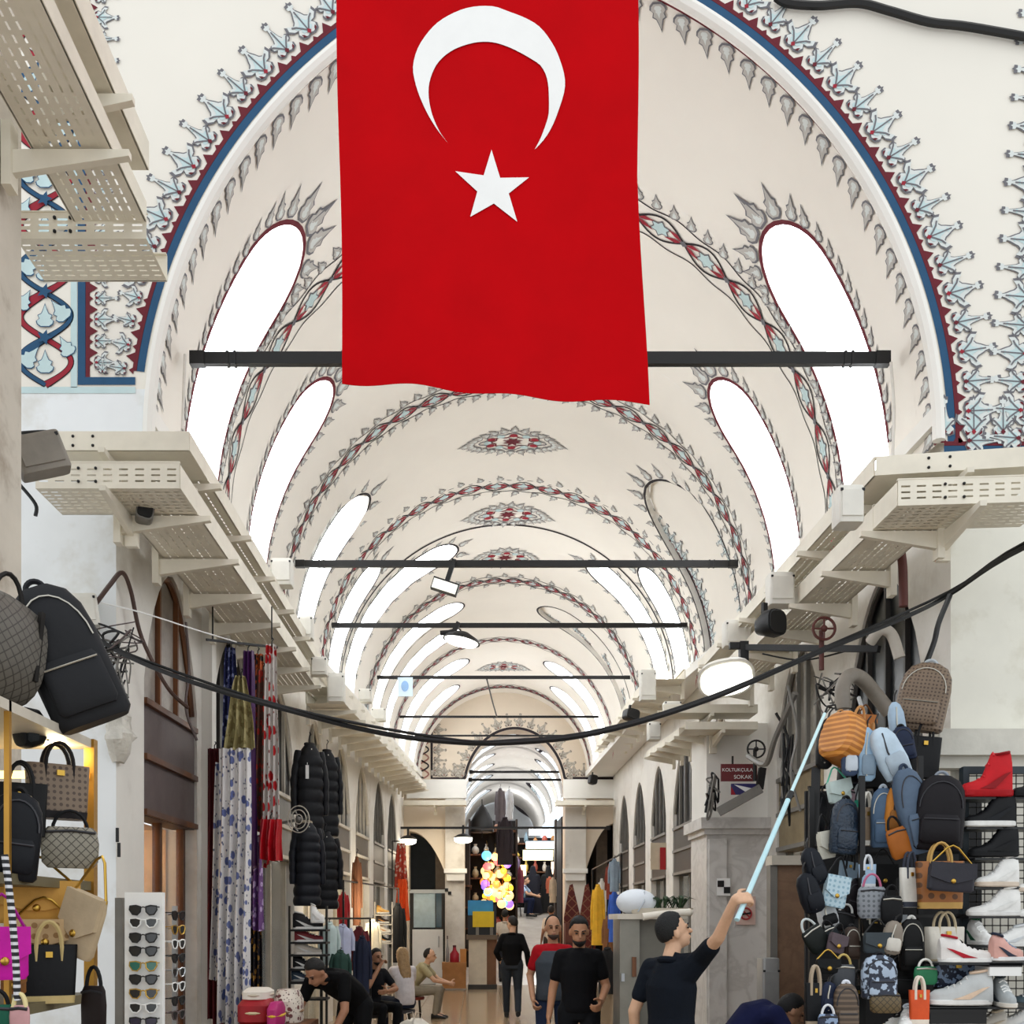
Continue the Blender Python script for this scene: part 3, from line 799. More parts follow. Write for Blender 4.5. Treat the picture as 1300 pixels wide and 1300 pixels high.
run('lower slotted cable tray along the right wall above the bags', 1140, 642, 7.0, 12.9, RI, .42, .16, brk=.8)
a = P(1112, 604, 7.18); b = P(1340, 590, 6.9); tray('upper cream cable tray turning the right pier corner', a, b, BI, .5, .13, slots=False)
a = P(1140, 642, 6.98); b = P(1340, 636, 6.9); tray('lower slotted cable tray on the face of the right pier', a, b, BI, .45, .18, side_slots=True)
# far runs
a = P(437, 893, 13.4); b = P(541, 1003, 26); tray('far cable tray stepping up along the left wall to the end pier', a, b, LI, .5, .15, slots=False, brk=.8)
a = P(430, 872, 13.4); b = P(528, 980, 26); tray('far upper cable tray along the left wall beyond the jackets', a, b, LI, .45, .12, slots=False, brk=1.2)
a = P(828, 862, 15.5); b = P(756, 955, 25); tray('far cable tray along the right wall with the grey speaker', a, b, RI, .5, .15, slots=False, brk=1.)
a = P(842, 905, 12.6); b = P(962, 905, 12.6); tray('upper cable tray on the marble pier under the street lamp', a, b, BI, .4, .1, slots=False)
a = P(870, 926, 12.5); b = P(962, 926, 12.5); tray('lower cable tray on the marble pier above the red sign', a, b, BI, .4, .09, slots=False)
a = P(821, 962, 17.5); b = P(872, 928, 12.7); tray('short cable tray running back from the marble pier', a, b, RI, .35, .1, slots=False)
a = P(512, 1022, 26.9); b = P(592, 1022, 26.9); tray('cable tray across the left end pier', a, b, BI, .4, .12, slots=False)
a = P(706, 1022, 26.9); b = P(780, 1022, 26.9); tray('cable tray across the right end pier', a, b, BI, .4, .12, slots=False)
# near tray high on the left, on the near pillar
a = P(185, 281, 6.0); tray('big slotted cable tray overhead at the upper left', (a[0], 2.6, a[2]), (a[0], 6.0, a[2]), LI, .42, .11, brk=1.1, wallgap=.12)
a = P(195, 232, 6.0); tray('second cream cable tray overhead at the upper left', (a[0], 2.6, a[2]), (a[0], 5.9, a[2]), LI, .3, .16, slots=False, brk=1.1)
a = P(20, 303, 6.02); b = P(186, 303, 6.02); tray('slotted tray end turning left behind the near pillar', a, b, BI, .4, .16, side_slots=True, bt=False)
pl = MB(); e = P(27, 0, 5.7)[0]
pl.box((e-.4, 5.3, 3.4), (.8, .8, 6.8)); struct(pl.build('wall_pillar', mat('#cfc6b8', .85, var=.1, scale=2, bump=.2, kind='stain', hex2='#a99a88', pscale=2)))
# ---------------------------------------------------------------- shop fronts in the bays
WOOD = mat('#7a4a26', .45, var=.12, kind='wood', hex2='#55311a', pscale=3)
GLASSD = mat('#232426', .35, var=.15, spec=.35)
PANEC = mat('#dfe8ea', .04, var=0, spec=.8, alpha=.14)
def shop_front(side, bay, label, fascia, frame, inner, lamp=6, warm='#ffe2b0', tymp=None, zf=(2.55, 3.45), mull=3, doors=2, depth=1.1):
    tab = WL if side < 0 else WR
    xw = [lerp_tab(tab, y) for y in bay]; yc = (bay[0]+bay[1])/2; hw = (bay[1]-bay[0])/2
    x = sum(xw)/2; t = thing('market_shop', label, 'shop', (x + side*.25, yc, 0))
    xp = lambda y, d: lerp_tab(tab, y) + side*d
    m = MB()                                           # tympanum pane, pointed
    n = 12; ys = [bay[0] + 2*hw*i/n for i in range(n+1)]
    vs = []
    for y in ys: vs += [(xp(y, .07), y, zf[1]-.03), (xp(y, .07), y, max(zf[1], bay_top(bay, y)))]
    m.add(vs, [(2*i, 2*i+1, 2*i+3, 2*i+2) for i in range(n)])
    m.build('tympanum', tymp or GLASSD, t, world=True, sharp=0)
    for i in range(1, mull+1):
        y = bay[0] + 2*hw*i/(mull+1); b = MB(); b.bar((xp(y, .05), y, zf[1]), (xp(y, .05), y, bay_top(bay, y)-.02), .04, .05); b.build('mullion', frame, t, world=True)
    b = MB(); b.tube([(xp(y, .05), y, bay_top(bay, y)-.03) for y in ys], .03, 6); b.build('arch_frame', frame, t, world=True)
    b = MB(); q0, q1 = bay[0]+.02, bay[1]-.02
    b.add([(xp(y, d), y, z) for d in (.02, .24) for z in zf for y in (q0, q1)], [(0,1,3,2),(4,5,7,6),(0,1,5,4),(2,3,7,6),(0,2,6,4),(1,3,7,5)])
    b.build('fascia', fascia, t, world=True)
    for z in (zf[0]+.03, zf[1]-.03, (zf[0]+zf[1])/2):
        b = MB(); b.bar((xp(q0, 0.0), q0, z), (xp(q1, 0.0), q1, z), .04, .05); b.build('fascia_rail', frame, t, world=True)
    for i in range(doors+1):
        y = q0 + .04 + (q1-q0-.08)*i/doors; b = MB(); b.bar((xp(y, .14), y, 0), (xp(y, .14), y, zf[0]), .07, .07); b.build('post', frame, t, world=True)
    for i in range(doors):
        ya, yb = (q0 + .04 + (q1-q0-.08)*k_/doors for k_ in (i, i+1)); b = MB(); b.bar((xp(ya, .15), ya, zf[0]/2), (xp(yb, .15), yb, zf[0]/2), .012, zf[0]-.06); b.build('glass_pane', PANEC, t, world=True)
    b = MB(); X0, X1 = x + side*.28, x + side*(.3+depth)
    b.add([(X0, q0, .01), (X1, q0, .01), (X1, q1, .01), (X0, q1, .01), (X0, q0, zf[0]), (X1, q0, zf[0]), (X1, q1, zf[0]), (X0, q1, zf[0])], [(1,2,6,5),(0,1,5,4),(2,3,7,6),(4,5,6,7),(0,1,2,3)])
    inn = b.build('interior', inner, t, world=True, recalc=False)
    for z in (.7, 1.3, 1.9):
        b = MB(); b.box(((X0+2*X1)/3, yc, z), (abs(X1-X0)*.6, 2*hw-.1, .04)); b.build('shelf', frame, inn, world=True)
    if lamp:
        b = MB(); b.bar(((X0+X1)/2, q0+.2, zf[0]-.06), ((X0+X1)/2, q1-.2, zf[0]-.06), .08, .05); b.build('lamp_tube', mat(warm, .4, emit=lamp, var=0), inn, world=True)
    return t
MAUVE = mat('#5d4f4d', .55, var=.1, bump=.05); GREYF = mat('#7d7a74', .5, var=.1); OLIVE = mat('#544c42', .5, var=.12)
BRASS = mat('#a89878', .4, metal=.6, var=.12); DKF = mat('#35322f', .5, var=.1); CREAMF = mat('#cfc7b8', .5, var=.08)
INW = mat('#a98a63', .7, var=.15); IND = mat('#2b241f', .8, var=.15); INY = mat('#d8c9a0', .7, var=.1)
LEADG = mat('#8d877c', .35, var=.2, kind='stain', hex2='#cfc8b8', pscale=6)
shop_front(-1, LB[0], 'first left shop with brown shutter box and wooden glass doors', MAUVE, WOOD, mat('#d9b688', .7, var=.12), 14, '#ffe9c8', mat('#a39a90', .4, var=.2, kind='stain', hex2='#d7cfc2', pscale=3), (2.6, 3.6), 2)
shop_front(-1, LB[1], 'left shop bay behind the hanging scarves', DKF, DKF, IND, 2)
shop_front(-1, LB[2], 'left shop bay behind the black puffer jackets', GREYF, CREAMF, IND, 3)
shop_front(-1, LB[3], 'left shop bay with cream frames beyond the jackets', OLIVE, CREAMF, INY, 9, '#ffefc8')
shop_front(-1, LB[4], 'bright left shop with cream window frames beside the trainers', OLIVE, CREAMF, INY, 10, '#fff0cc')
shop_front(-1, LB[5], 'left shop bay just before the orange scarf', OLIVE, CREAMF, INY, 8, '#fff0cc')
shop_front(-1, LB[6], 'dim left shop bay second from the end wall', DKF, GREYF, IND, 3)
shop_front(-1, LB[7], 'last left shop bay next to the end wall', DKF, GREYF, IND, 2)
shop_front(1, RB[0], 'first right shop bay behind the wall of bags', DKF, DKF, IND, 2, tymp=mat('#22282a', .3, var=.1))
shop_front(1, RB[1], 'right shop with brass fascia panel and brown stone door jamb', BRASS, GREYF, mat('#8a6a52', .6, var=.15, kind='marble', hex2='#6d5242', pscale=2), 2, tymp=LEADG, mull=4)
shop_front(1, RB[2], 'right shop with grey panelled fascia behind the marble pier', OLIVE, CREAMF, mat('#b5793c', .6, var=.15), 6, '#ffd080', tymp=mat('#8c7a5e', .5, var=.2), mull=4)
shop_front(1, RB[3], 'right shop with dark display fascia and red notice', DKF, GREYF, IND, 3)
shop_front(1, RB[4], 'far right shop with pointed dark window third from the end', DKF, GREYF, IND, 3)
shop_front(1, RB[5], 'far right shop with pointed dark window second from the end', DKF, GREYF, IND, 3)
shop_front(1, RB[6], 'far right shop with pointed dark window next to the end wall', DKF, GREYF, IND, 2)
# rooms behind the side arches of the end wall
for k, (a, b, m_) in enumerate(((sl0, sl1, mat('#3d4449', .7, var=.1)), (sr0, sr1, mat('#1d2230', .7, var=.1)))):
    q = MB(); q.add([(a-.6, EY+.71, 0), (b+.2, EY+.71, 0), (b+.2, EY+2.4, 0), (a-.6, EY+2.4, 0), (a-.6, EY+.71, 4.6), (b+.2, EY+.71, 4.6), (b+.2, EY+2.4, 4.6), (a-.6, EY+2.4, 4.6)], [(2,3,7,6),(0,3,7,4),(1,2,6,5),(4,5,6,7),(0,1,2,3)])
    struct(q.build('wall_side_room', m_, recalc=False))
d = thing('glazed_door', 'pale glazed door with white lower panel in the left end arch', 'door', ((sl0+sl1)/2, EY+.5, 0))
q = MB(); w_ = sl1-sl0; xm = (sl0+sl1)/2; zt = P(0, 1131, EY)[2]
q.bar((sl0, EY+.5, zt), (sl1, EY+.5, zt), .12, .1); q.build('transom', mat('#cdd3d6', .4), d, world=True)
for x in (sl0+.05, sl1-.06): q = MB(); q.bar((x, EY+.5, 0), (x, EY+.5, zt), .08, .1); q.build('jamb', DKF, d, world=True)
q = MB(); q.box((xm-.1, EY+.48, (P(0,1180,EY)[2]+zt)/2), (w_*.62, .03, zt-P(0,1180,EY)[2]-.1)); q.build('glass_pane', mat('#bcd3da', .15, var=.08), d, world=True)
q = MB(); q.box((xm+w_*.33, EY+.48, (P(0,1180,EY)[2]+zt)/2), (w_*.2, .03, zt-P(0,1180,EY)[2]-.1)); q.build('side_light', mat('#3f5a66', .15, var=.08), d, world=True)
q = MB(); q.box((xm, EY+.46, P(0,1180,EY)[2]/2), (w_*.86, .05, P(0,1180,EY)[2])); q.build('lower_panel', PAPER, d, world=True)
q = MB(); q.tube([(xm+.3, EY+.42, 1.0), (xm+.3, EY+.42, 1.3)], .02, 8); q.build('handle', SILVER, d, world=True)

# ---------------------------------------------------------------- marble pier and signs on the right
PY = 13.0
px0, px1 = P(897, 0, PY)[0], P(978, 0, PY)[0]
ptop = P(0, 918, PY)[2]; pled = P(0, 1046, PY)[2]
pr = MB(); pr.box(((px0+3.3)/2, PY+.45, (ptop+pled)/2), (3.3-px0, .9, ptop-pled)); pier = struct(pr.build('wall_pier', WHITE))
pr = MB(); pr.box(((px0+3.3)/2, PY+.42, pled/2-.05), (3.3-px0+.02, .94, pled-.1)); pr.build('marble_cladding', MARBLE, pier)
pr = MB(); pr.box(((px0+3.3)/2-.03, PY+.4, pled), (3.3-px0+.14, 1.1, .14)); pr.box(((px0+3.3)/2-.02, PY+.4, pled-.1), (3.3-px0+.06, 1.0, .08)); pr.build('ledge', MARBLE, pier)
pr = MB(); pr.box((px0+.12, PY-.08, (pled-.2)/2), (.22, .06, pled-.2)); pr.build('corner_strip', MARBLE, pier)
def plate(name, label, cat, x0, y0, x1, y1, Y, m, th=.02):
    a, b = P(x0, y1, Y), P(x1, y0, Y)
    t = thing(name, label, cat, ((a[0]+b[0])/2, Y, a[2])); q = MB(); q.box(((a+b)/2), (b[0]-a[0], th, b[2]-a[2])); q.build('board', m, t, world=True); return t
def text(parent, s, x, y, Y, px, m, align='CENTER'):
    c = bpy.data.curves.new('lettering', 'FONT'); c.body = s; c.size = S(px, Y); c.align_x = align; c.align_y = 'CENTER'; c.extrude = .001
    o = bpy.data.objects.new('lettering', c); col.objects.link(o)
    dg = bpy.context.evaluated_depsgraph_get(); me = bpy.data.meshes.new_from_object(o.evaluated_get(dg)); col.objects.unlink(o)
    o2 = bpy.data.objects.new('lettering', me); me.materials.clear(); me.materials.append(m); col.objects.link(o2); o2.parent = parent
    o2.rotation_euler = (R(90), 0, 0); o2.location = P(x, y, Y) - Vector(parent.location); return o2
t = plate('street_sign', 'dark red street sign with white lettering on the marble pier', 'sign', 915, 970, 961, 992, 12.55, mat('#6b2026', .4, var=.06))
text(t, 'KOLTUKÇULAR', 938, 977.5, 12.53, 6, PAPER); text(t, 'SOKAK', 943, 986.5, 12.53, 7, PAPER)
q = MB(); q.bar(P(930, 960, 12.56), P(930, 972, 12.56), .02, .02); q.build('hanger', IRON, t, world=True)
t = plate('direction_sign', 'purple direction sign with white wedge below the red street sign', 'sign', 928, 995, 961, 1009, 12.55, mat('#2f2a66', .4, var=.05))
q = MB(); q.prism([(p[0], p[2]) for p in (P(932, 996, 12.53), P(956, 1001, 12.53), P(948, 1006, 12.53))], 12.53, 12.535); q.build('arrow', PAPER, t, world=True)
q = MB(); q.prism([(p[0], p[2]) for p in (P(928, 998, 12.53), P(934, 1009, 12.53), P(928, 1009, 12.53))], 12.525, 12.53); q.build('arrow_red', PRED, t, world=True)
t = thing('steel_beam', 'slanted grey steel strut beside the marble pier ledge', 'beam', P(940, 1015, 12.45))
q = MB(); q.bar(P(912, 1031, 12.5), P(966, 1001, 12.4), .1, .11); q.build('beam', GREYF, t, world=True)
q = MB(); q.bar(P(964, 1002, 12.4), P(968, 975, 12.4), .08, .08); q.build('post', IRON, t, world=True)
t = plate('floor_marker', 'black and white chequered marker plate on the marble pier', 'marker', 910, 1115, 927, 1137, PY-.13, PAPER, .012)
for x0, y0 in ((911, 1118), (919, 1126)):
    q = MB(); a, b = P(x0, y0, PY-.14), P(x0+8, y0+8, PY-.14); q.box((a+b)/2, (b[0]-a[0], .006, a[2]-b[2])); q.build('square', BLACK, t, world=True)
t = plate('no_smoking_sign', 'small pink no-smoking notice on the marble pier', 'sign', 934, 1138, 959, 1174, PY-.08, mat('#d8b9ae', .6), .01)
c = P(947, 1160, PY-.095); q = MB(); rr = S(7, PY)
q.tube([c + Vector((rr*math.cos(2*PI*i/20), 0, rr*math.sin(2*PI*i/20))) for i in range(21)], .012, 5); q.tube([c + Vector((-rr*.7, 0, rr*.7)), c + Vector((rr*.7, 0, -rr*.7))], .01, 5); q.build('symbol', mat('#b03a3a', .6), t, world=True)
q = MB(); q.bar(P(940, 1161, PY-.1), P(953, 1159, PY-.1), .01, .02); q.build('cigarette', BLACK, t, world=True)
t = plate('wall_notice', 'small red and cream notice on the far right shop fascia', 'sign', 826, 1070, 846, 1104, 16.9, mat('#d9cdb4', .6))
q = MB(); a, b = P(838, 1104, 16.86), P(845, 1076, 16.86); q.box((a+b)/2, (b[0]-a[0], .03, b[2]-a[2])); q.build('red_strip', mat('#b01822', .5), t, world=True)

# right pier in front: stone ledge over the shoe rack
q = MB(); z = P(0, 945, 7.9)[2]; x0 = P(1192, 0, 7.8)[0]
q.box(((x0+6)/2, 7.9, z), (6-x0, .24, .2)); q.box(((x0+6)/2, 7.93, z-.14), (6-x0-.05, .16, .1)); q.box(((x0+.14+6)/2, 7.97, (z-.2)/2), (6-x0-.3, .06, z-.2)); struct(q.build('trim_2', mat('#d9d6cb', .85, var=.1, scale=3, bump=.3)))
q = MB(); a = P(263, 0, 10.3)[0]; q.box((a, 10.34, 2.6), (.12, .16, 5.2)); struct(q.build('trim_3', WHITE))
q = MB(); rg = random.Random(4); n_ = 12; vs = []
for i in range(9):
    z_ = P(0, 896 + 8.5*i, 7.9)[2]; r_ = .05 + .08*math.sin(PI*min(1, .12 + i/9))*(1.1 if i > 3 else .8)
    for k in range(n_):
        a_ = 2*PI*k/n_; rr = r_*rg.uniform(.75, 1.2); vs.append((XL + .02 + rr*math.cos(a_)*.9, 8.02 + rr*math.sin(a_), z_ + rg.uniform(-.015, .015)))
q.add(vs, [(i*n_+k, i*n_+(k+1) % n_, (i+1)*n_+(k+1) % n_, (i+1)*n_+k) for i in range(8) for k in range(n_)] + [list(range(n_)), [8*n_+k for k in range(n_)]])
struct(q.build('trim_4', mat('#dcd7cc', .95, var=.15, scale=8, bump=.6), sharp=25))
t = thing('wall_marker', 'two short black strips on the left pier edge', 'marker', P(150, 1072, 7.95))
for x, y in ((149, 1060), (151, 1079)):
    q = MB(); q.box(P(x, y, 7.95), (.02, .02, .11)); q.build('strip', BLACK, t, world=True)

# ---------------------------------------------------------------- cables, pipes, boxes, lamps
def cable(name, label, pts, r, m=None, cat='cable', n=6):
    pts = [P(*p) if not isinstance(p, Vector) else p for p in pts]
    pts = [Vector(p) for p in smooth([tuple(p) for p in pts], 6)]
    t = thing(name, label, cat, pts[0]); q = MB(); q.tube(pts, r, n); q.build('sheath', m or BLACK, t, world=True)
    return t
t = cable('power_cable', 'thick black cable sagging across the whole street', [(95, 792, 7.8), (160, 832, 7.7), (250, 868, 7.5), (360, 900, 7.4), (470, 928, 7.3), (560, 941, 7.2), (650, 943, 7.2), (760, 930, 7.2), (900, 888, 7.3), (1040, 828, 7.5), (1150, 783, 7.7), (1205, 755, 7.9), (1310, 690, 7.0), (1700, 520, 5.0)], .019)
q = MB(); q.tube([Vector(p) for p in smooth([tuple(P(*p)) for p in ((95, 790, 7.8), (160, 829, 7.7), (360, 897, 7.4), (560, 937, 7.2), (650, 940, 7.2), (760, 927, 7.2), (900, 885, 7.3), (1040, 825, 7.5), (1205, 751, 7.9), (1310, 684, 7.0), (1700, 512, 5.0))], 5)], .012, 6); q.build('second_strand', BLACK, t, world=True)
cable('wall_cable', 'dark cable snaking across the plaster at the upper right', [(985, -4, 7.95), (1000, 4, 7.95), (1040, 7, 7.95), (1090, 4, 7.95), (1130, 14, 7.95), (1180, 28, 7.95), (1230, 34, 7.95), (1320, 50, 7.95)], .03, IRON)
cable('branch_cable', 'black cable dropping from the pier corner to the brown backpack', [(1206, 756, 7.85), (1192, 790, 7.7), (1186, 815, 7.6), (1176, 842, 7.5)], .022)
cable('conduit', 'brown bent conduit on the left pier beside the grey arch', [(122, 766, 7.85), (140, 742, 7.85), (155, 727, 7.9), (166, 750, 8.1), (180, 810, 8.3), (212, 872, 8.6), (238, 898, 9.0)], .018, mat('#4a332b', .5))
cable('washing_line', 'thin white line strung from the left pier to the scarves', [(75, 754, 7.8), (170, 775, 8.0), (250, 800, 8.6), (300, 815, 9.6)], .006, PAPER)
for k, (pts, r, m_, lb_) in enumerate((
    ([(20, 550, 6.6), (60, 548, 6.6), (62, 556, 6.6)], .01, BLACK, 'short black wire above the grey box on the near pillar'),
    ([(25, 615, 6.5), (45, 640, 6.5), (45, 655, 6.5)], .012, BLACK, 'curled black wire hanging under the grey box'),
    ([(22, 700, 7.9), (24, 740, 7.9), (18, 760, 7.9)], .006, GREYF, 'thin grey wire down the left pier face'),
    ([(236, 790, 9.2), (240, 850, 9.2), (236, 900, 9.2), (250, 940, 9.3)], .012, MAUVE, 'looped brown cord on the grey arch of the first shop'),
    ([(235, 450, 8.4), (233, 500, 8.4), (232, 545, 8.4)], .012, PLASTER, 'thin wire dropping from the left end of the nearest tie bar'),
    ([(1131, 460, 8.4), (1135, 520, 8.4), (1133, 580, 8.4)], .012, PLASTER, 'thin wire dropping from the right end of the nearest tie bar'),
    ([(618, 862, 19.4), (625, 890, 21), (631, 911, 23.2)], .015, IRON, 'thin rod between two far tie bars'),
    ([(968, 830, 9.5), (1020, 838, 9.3), (1080, 825, 9.0)], .008, BLACK, 'slack wire below the black lamp arm'),
    ([(1000, 870, 9.0), (1012, 930, 9.0), (1004, 980, 9.0), (1016, 1030, 9)], .012, GREYF, 'grey cable coil hanging on the right wall'),
    ([(985, 905, 10.2), (1000, 940, 10.2), (994, 1000, 10.2)], .014, BLACK, 'black cable hanging down the leaded window'),
    ([(1010, 880, 9.6), (985, 935, 10), (972, 970, 10.4), (950, 960, 11)], .03, GREYF, 'thick grey cable looping to the pipe wheel'))):
    cable('wire', lb_, pts, r, m_)
def knot(name, label, x, y, Y, wpx, hpx, n, m_, r=.008, seed=1):
    rng = random.Random(seed); t = thing(name, label, 'wires', P(x, y, Y))
    for i in range(n):
        a = [P(x + rng.uniform(-wpx, wpx), y + rng.uniform(-hpx, hpx), Y + rng.uniform(-.1, .1)) for _ in range(4)]
        q = MB(); q.tube([Vector(p) for p in smooth([tuple(p) for p in a], 6)], r * rng.uniform(.6, 1.4), 5); q.build('strand', m_[i % len(m_)], t, world=True)
    return t
knot('wire_tangle', 'tangle of black and grey wires under the white fuse box', 140, 815, 7.8, 42, 28, 14, [BLACK, GREYF, MAUVE], seed=3)
knot('wire_tangle', 'bundle of wires hanging down the left pier beside the black backpack', 150, 865, 7.85, 14, 40, 8, [BLACK, GREYF], seed=5)
knot('wire_tangle', 'white wire bundle behind the top of the black backpack', 60, 775, 6.2, 36, 14, 10, [PAPER, GREYF], seed=6)
knot('wire_tangle', 'wires clustered at the grey box on the near pillar', 14, 590, 6.3, 14, 30, 9, [BLACK, IRON, MAUVE], seed=8)
knot('wire_tangle', 'loose wires beside the grey bent duct above the bags', 1060, 880, 8.6, 28, 26, 9, [BLACK, GREYF], seed=9)
knot('wire_tangle', 'cable bundle at the foot of the red sign bracket', 905, 1010, 12.6, 10, 30, 7, [GREYF, BLACK], r=.014, seed=10)
knot('wire_tangle', 'bundle of cables running down beside the second right shop', 1000, 990, 9.4, 10, 60, 8, [GREYF, BLACK], seed=12)
def boxy(name, label, cat, x0, y0, x1, y1, Y, d, m, rot=(0,0,0), parts=()):
    a, b = P(x0, y1, Y), P(x1, y0, Y); c = (a+b)/2
    t = thing(name, label, cat, c, rot); w, h = b[0]-a[0], b[2]-a[2]
    q = MB(); q.loft([(-h/2, 0, 0, w/2*.96, d/2*.96, 8), (-h/2+.012, 0, 0, w/2, d/2, 8), (h/2-.012, 0, 0, w/2, d/2, 8), (h/2, 0, 0, w/2*.96, d/2*.96, 8)], 20); q.build('body', m, t)
    q = MB(); q.box((0, -d/2-.006, 0), (w*.8, .012, h*.7)); q.build('cover', m, t)
    for s in (-1, 1):
        q = MB(); q.box((s*w*.42, -d/2-.008, h*.36), (.018, .01, .018)); q.build('screw', BLACK, t)
    return t
GBOX = mat('#8d857a', .5, var=.12); WBOX = mat('#e3e0d6', .5, var=.05)
boxy('junction_box', 'grey tilted metal box with wires on the near left pillar', 'box', 20, 556, 82, 602, 6.3, .16, GBOX, (0, R(-22), R(25)))
boxy('fuse_box', 'white plastic fuse box on the left pier above the wires', 'box', 72, 758, 124, 798, 7.85, .2, WBOX, (0, R(-8), R(20)))
for x0, y0, x1, y1, Y, lb_ in ((1060, 622, 1092, 668, 7.1, 'white alarm box on the right tray nearest the camera'), (974, 730, 1006, 770, 9.2, 'white alarm box on the right tray above the dark loudspeaker'),
        (918, 790, 952, 822, 11.0, 'white alarm box on the right tray above the street lamp'), (416, 856, 438, 892, 13.2, 'white box standing at the end of the first left tray'),
        (380, 784, 398, 812, 12.2, 'white box on the left tray at the third tie bar'), (345, 712, 372, 745, 10.6, 'white box on the left tray at the second tie bar'),
        (396, 836, 416, 858, 12.6, 'cream box on the left tray near its far end'), (456, 876, 472, 892, 16, 'small white box on the far left tray'), (472, 900, 490, 916, 18, 'second small white box on the far left tray'),
        (812, 852, 832, 890, 14.5, 'tall cream box on the right above the far tray'), (822, 918, 838, 940, 13, 'grey box under the far right tray'), (842, 892, 864, 905, 13.2, 'cream box with black spot on the pier tray')):
    boxy('alarm_box', lb_, 'box', x0, y0, x1, y1, Y, .18, WBOX)
def floodlight(label, x, y, Y, w, h, tilt, lit=True, yb=None):
    t = thing('floodlight', label, 'lamp', P(x, y, Y), (0, R(tilt), 0)); W_m, H_m = S(w, Y), S(h, Y)
    q = MB(); q.box((0, 0, 0), (W_m, .1, H_m)); q.build('housing', IRON, t)
    q = MB(); q.box((0, -.055, -.01), (W_m*.92, .02, H_m*.8)); q.build('lens', mat('#f4f2e8', .3, emit=.25 if lit else 0, var=0), t)
    q = MB(); q.bar((0, .02, H_m/2), (0, .02, H_m/2 + .3), .06, .06); q.build('mount', IRON, t)
    return t
floodlight('rectangular floodlight hanging from the second tie bar', 565, 745, 13.2, 34, 15, 18)
t = thing('dish_lamp', 'black dish lamp with white diffuser on the third tie bar', 'lamp', P(582, 812, 16), (0, R(12), 0))
q = MB(); q.lathe([(.02, .14), (.1, .12), (.26, .04), (.3, -.02), (.28, -.02), (.08, .1)], 18, (.05, 0, 0)); q.build('shade', BLACK, t)
q = MB(); q.lathe([(.27, -.015), (.24, -.05), (.01, -.06)], 18, (.05, 0, 0)); q.build('diffuser', mat('#fbfaf3', .4, emit=2, var=0), t)
q = MB(); q.bar((-.1, 0, .1), (-.05, 0, .26), .07, .07); q.build('mount', BLACK, t); q = MB(); q.tube([(-.3, 0, .04), (-.08, 0, .1)], .04, 8); q.build('driver', BLACK, t)
t = plate('poster', 'small pale blue poster hanging from the fourth tie bar', 'poster', 505, 860, 524, 884, 19.3, mat('#cfe2f5', .6, var=.02), .01)
q = MB(); c = P(514, 871, 19.29); q.ell(c, (.07, .008, .1)); q.build('print', mat('#8fb4e0', .6), t, world=True)
# big street lamp on its black arm
t = thing('street_lamp', 'large white street lamp on a black arm above the marble pier', 'lamp', P(950, 824, 9.6))
q = MB(); q.bar(P(945, 822, 9.8), P(1116, 824, 8.7), .05, .055); q.build('arm', BLACK, t, world=True)
q = MB(); q.bar(P(944, 815, 9.8), P(944, 850, 9.8), .08, .08); q.bar(P(926, 820, 9.8), P(944, 820, 9.8), .05, .06); q.build('bracket', BLACK, t, world=True)
a = P(922, 862, 9.7); q = MB(Matrix.Translation(a) @ Euler((R(-42), R(-8), R(-14))).to_matrix().to_4x4())
q.loft([(-.02, 0, 0, .2, .14), (.0, 0, 0, .27, .21), (.05, 0, 0, .25, .2), (.12, 0, 0, .12, .1)], 20); q.build('housing', WBOX, t, world=True)
q = MB(Matrix.Translation(a) @ Euler((R(-42), R(-8), R(-14))).to_matrix().to_4x4()); q.loft([(-.045, 0, 0, .1, .08), (-.03, 0, 0, .22, .17), (-.015, 0, 0, .24, .18)], 20); q.build('lens', mat('#fffdf4', .3, emit=2.5, var=0), t, world=True)
q = MB(); q.tube([P(928, 858, 9.75), P(944, 845, 9.8)], .05, 8); q.build('stem', IRON, t, world=True)
t = thing('loudspeaker', 'dark conical loudspeaker under the right cable tray', 'speaker', P(976, 793, 8.8), (0, 0, R(30)))
q = MB(); q.loft([(-.1, 0, 0, .11, .11, 3), (-.02, 0, 0, .115, .115, 3), (.1, 0, 0, .07, .07, 3)], 16, axis='y'); q.build('horn', BLACK, t)
q = MB(); q.loft([(-.105, 0, 0, .1, .1, 3), (-.11, 0, 0, .095, .095, 3)], 16, axis='y'); q.build('grille', IRON, t); q = MB(); q.bar((0, .05, 0), (0, .05, .2), .03, .05); q.build('mount', IRON, t)
for x, y, Y, w, h, lb_ in ((800, 908, 14.6, 18, 14, 'small black loudspeaker under the far right tray'), (752, 990, 25, 10, 12, 'tiny black camera on the right end pier'), (184, 652, 7.4, 22, 26, 'small grey loudspeaker under the left tray corner')):
    t = thing('loudspeaker', lb_, 'speaker', P(x, y, Y), (0, R(10), R(20))); a, b = S(w, Y)/2, S(h, Y)/2
    q = MB(); q.loft([(-.1, 0, 0, a, b, 4), (.05, 0, 0, a, b, 4), (.12, 0, 0, a*.6, b*.6, 4)], 16, axis='y'); q.build('case', BLACK if w != 22 else GREYF, t)
    q = MB(); q.loft([(-.11, 0, 0, a*.8, b*.8, 4), (-.1, 0, 0, a*.85, b*.85, 4)], 16, axis='y'); q.build('grille', IRON, t); q = MB(); q.bar((0, .05, 0), (0, .05, b+.08), .03, .03); q.build('mount', IRON, t)
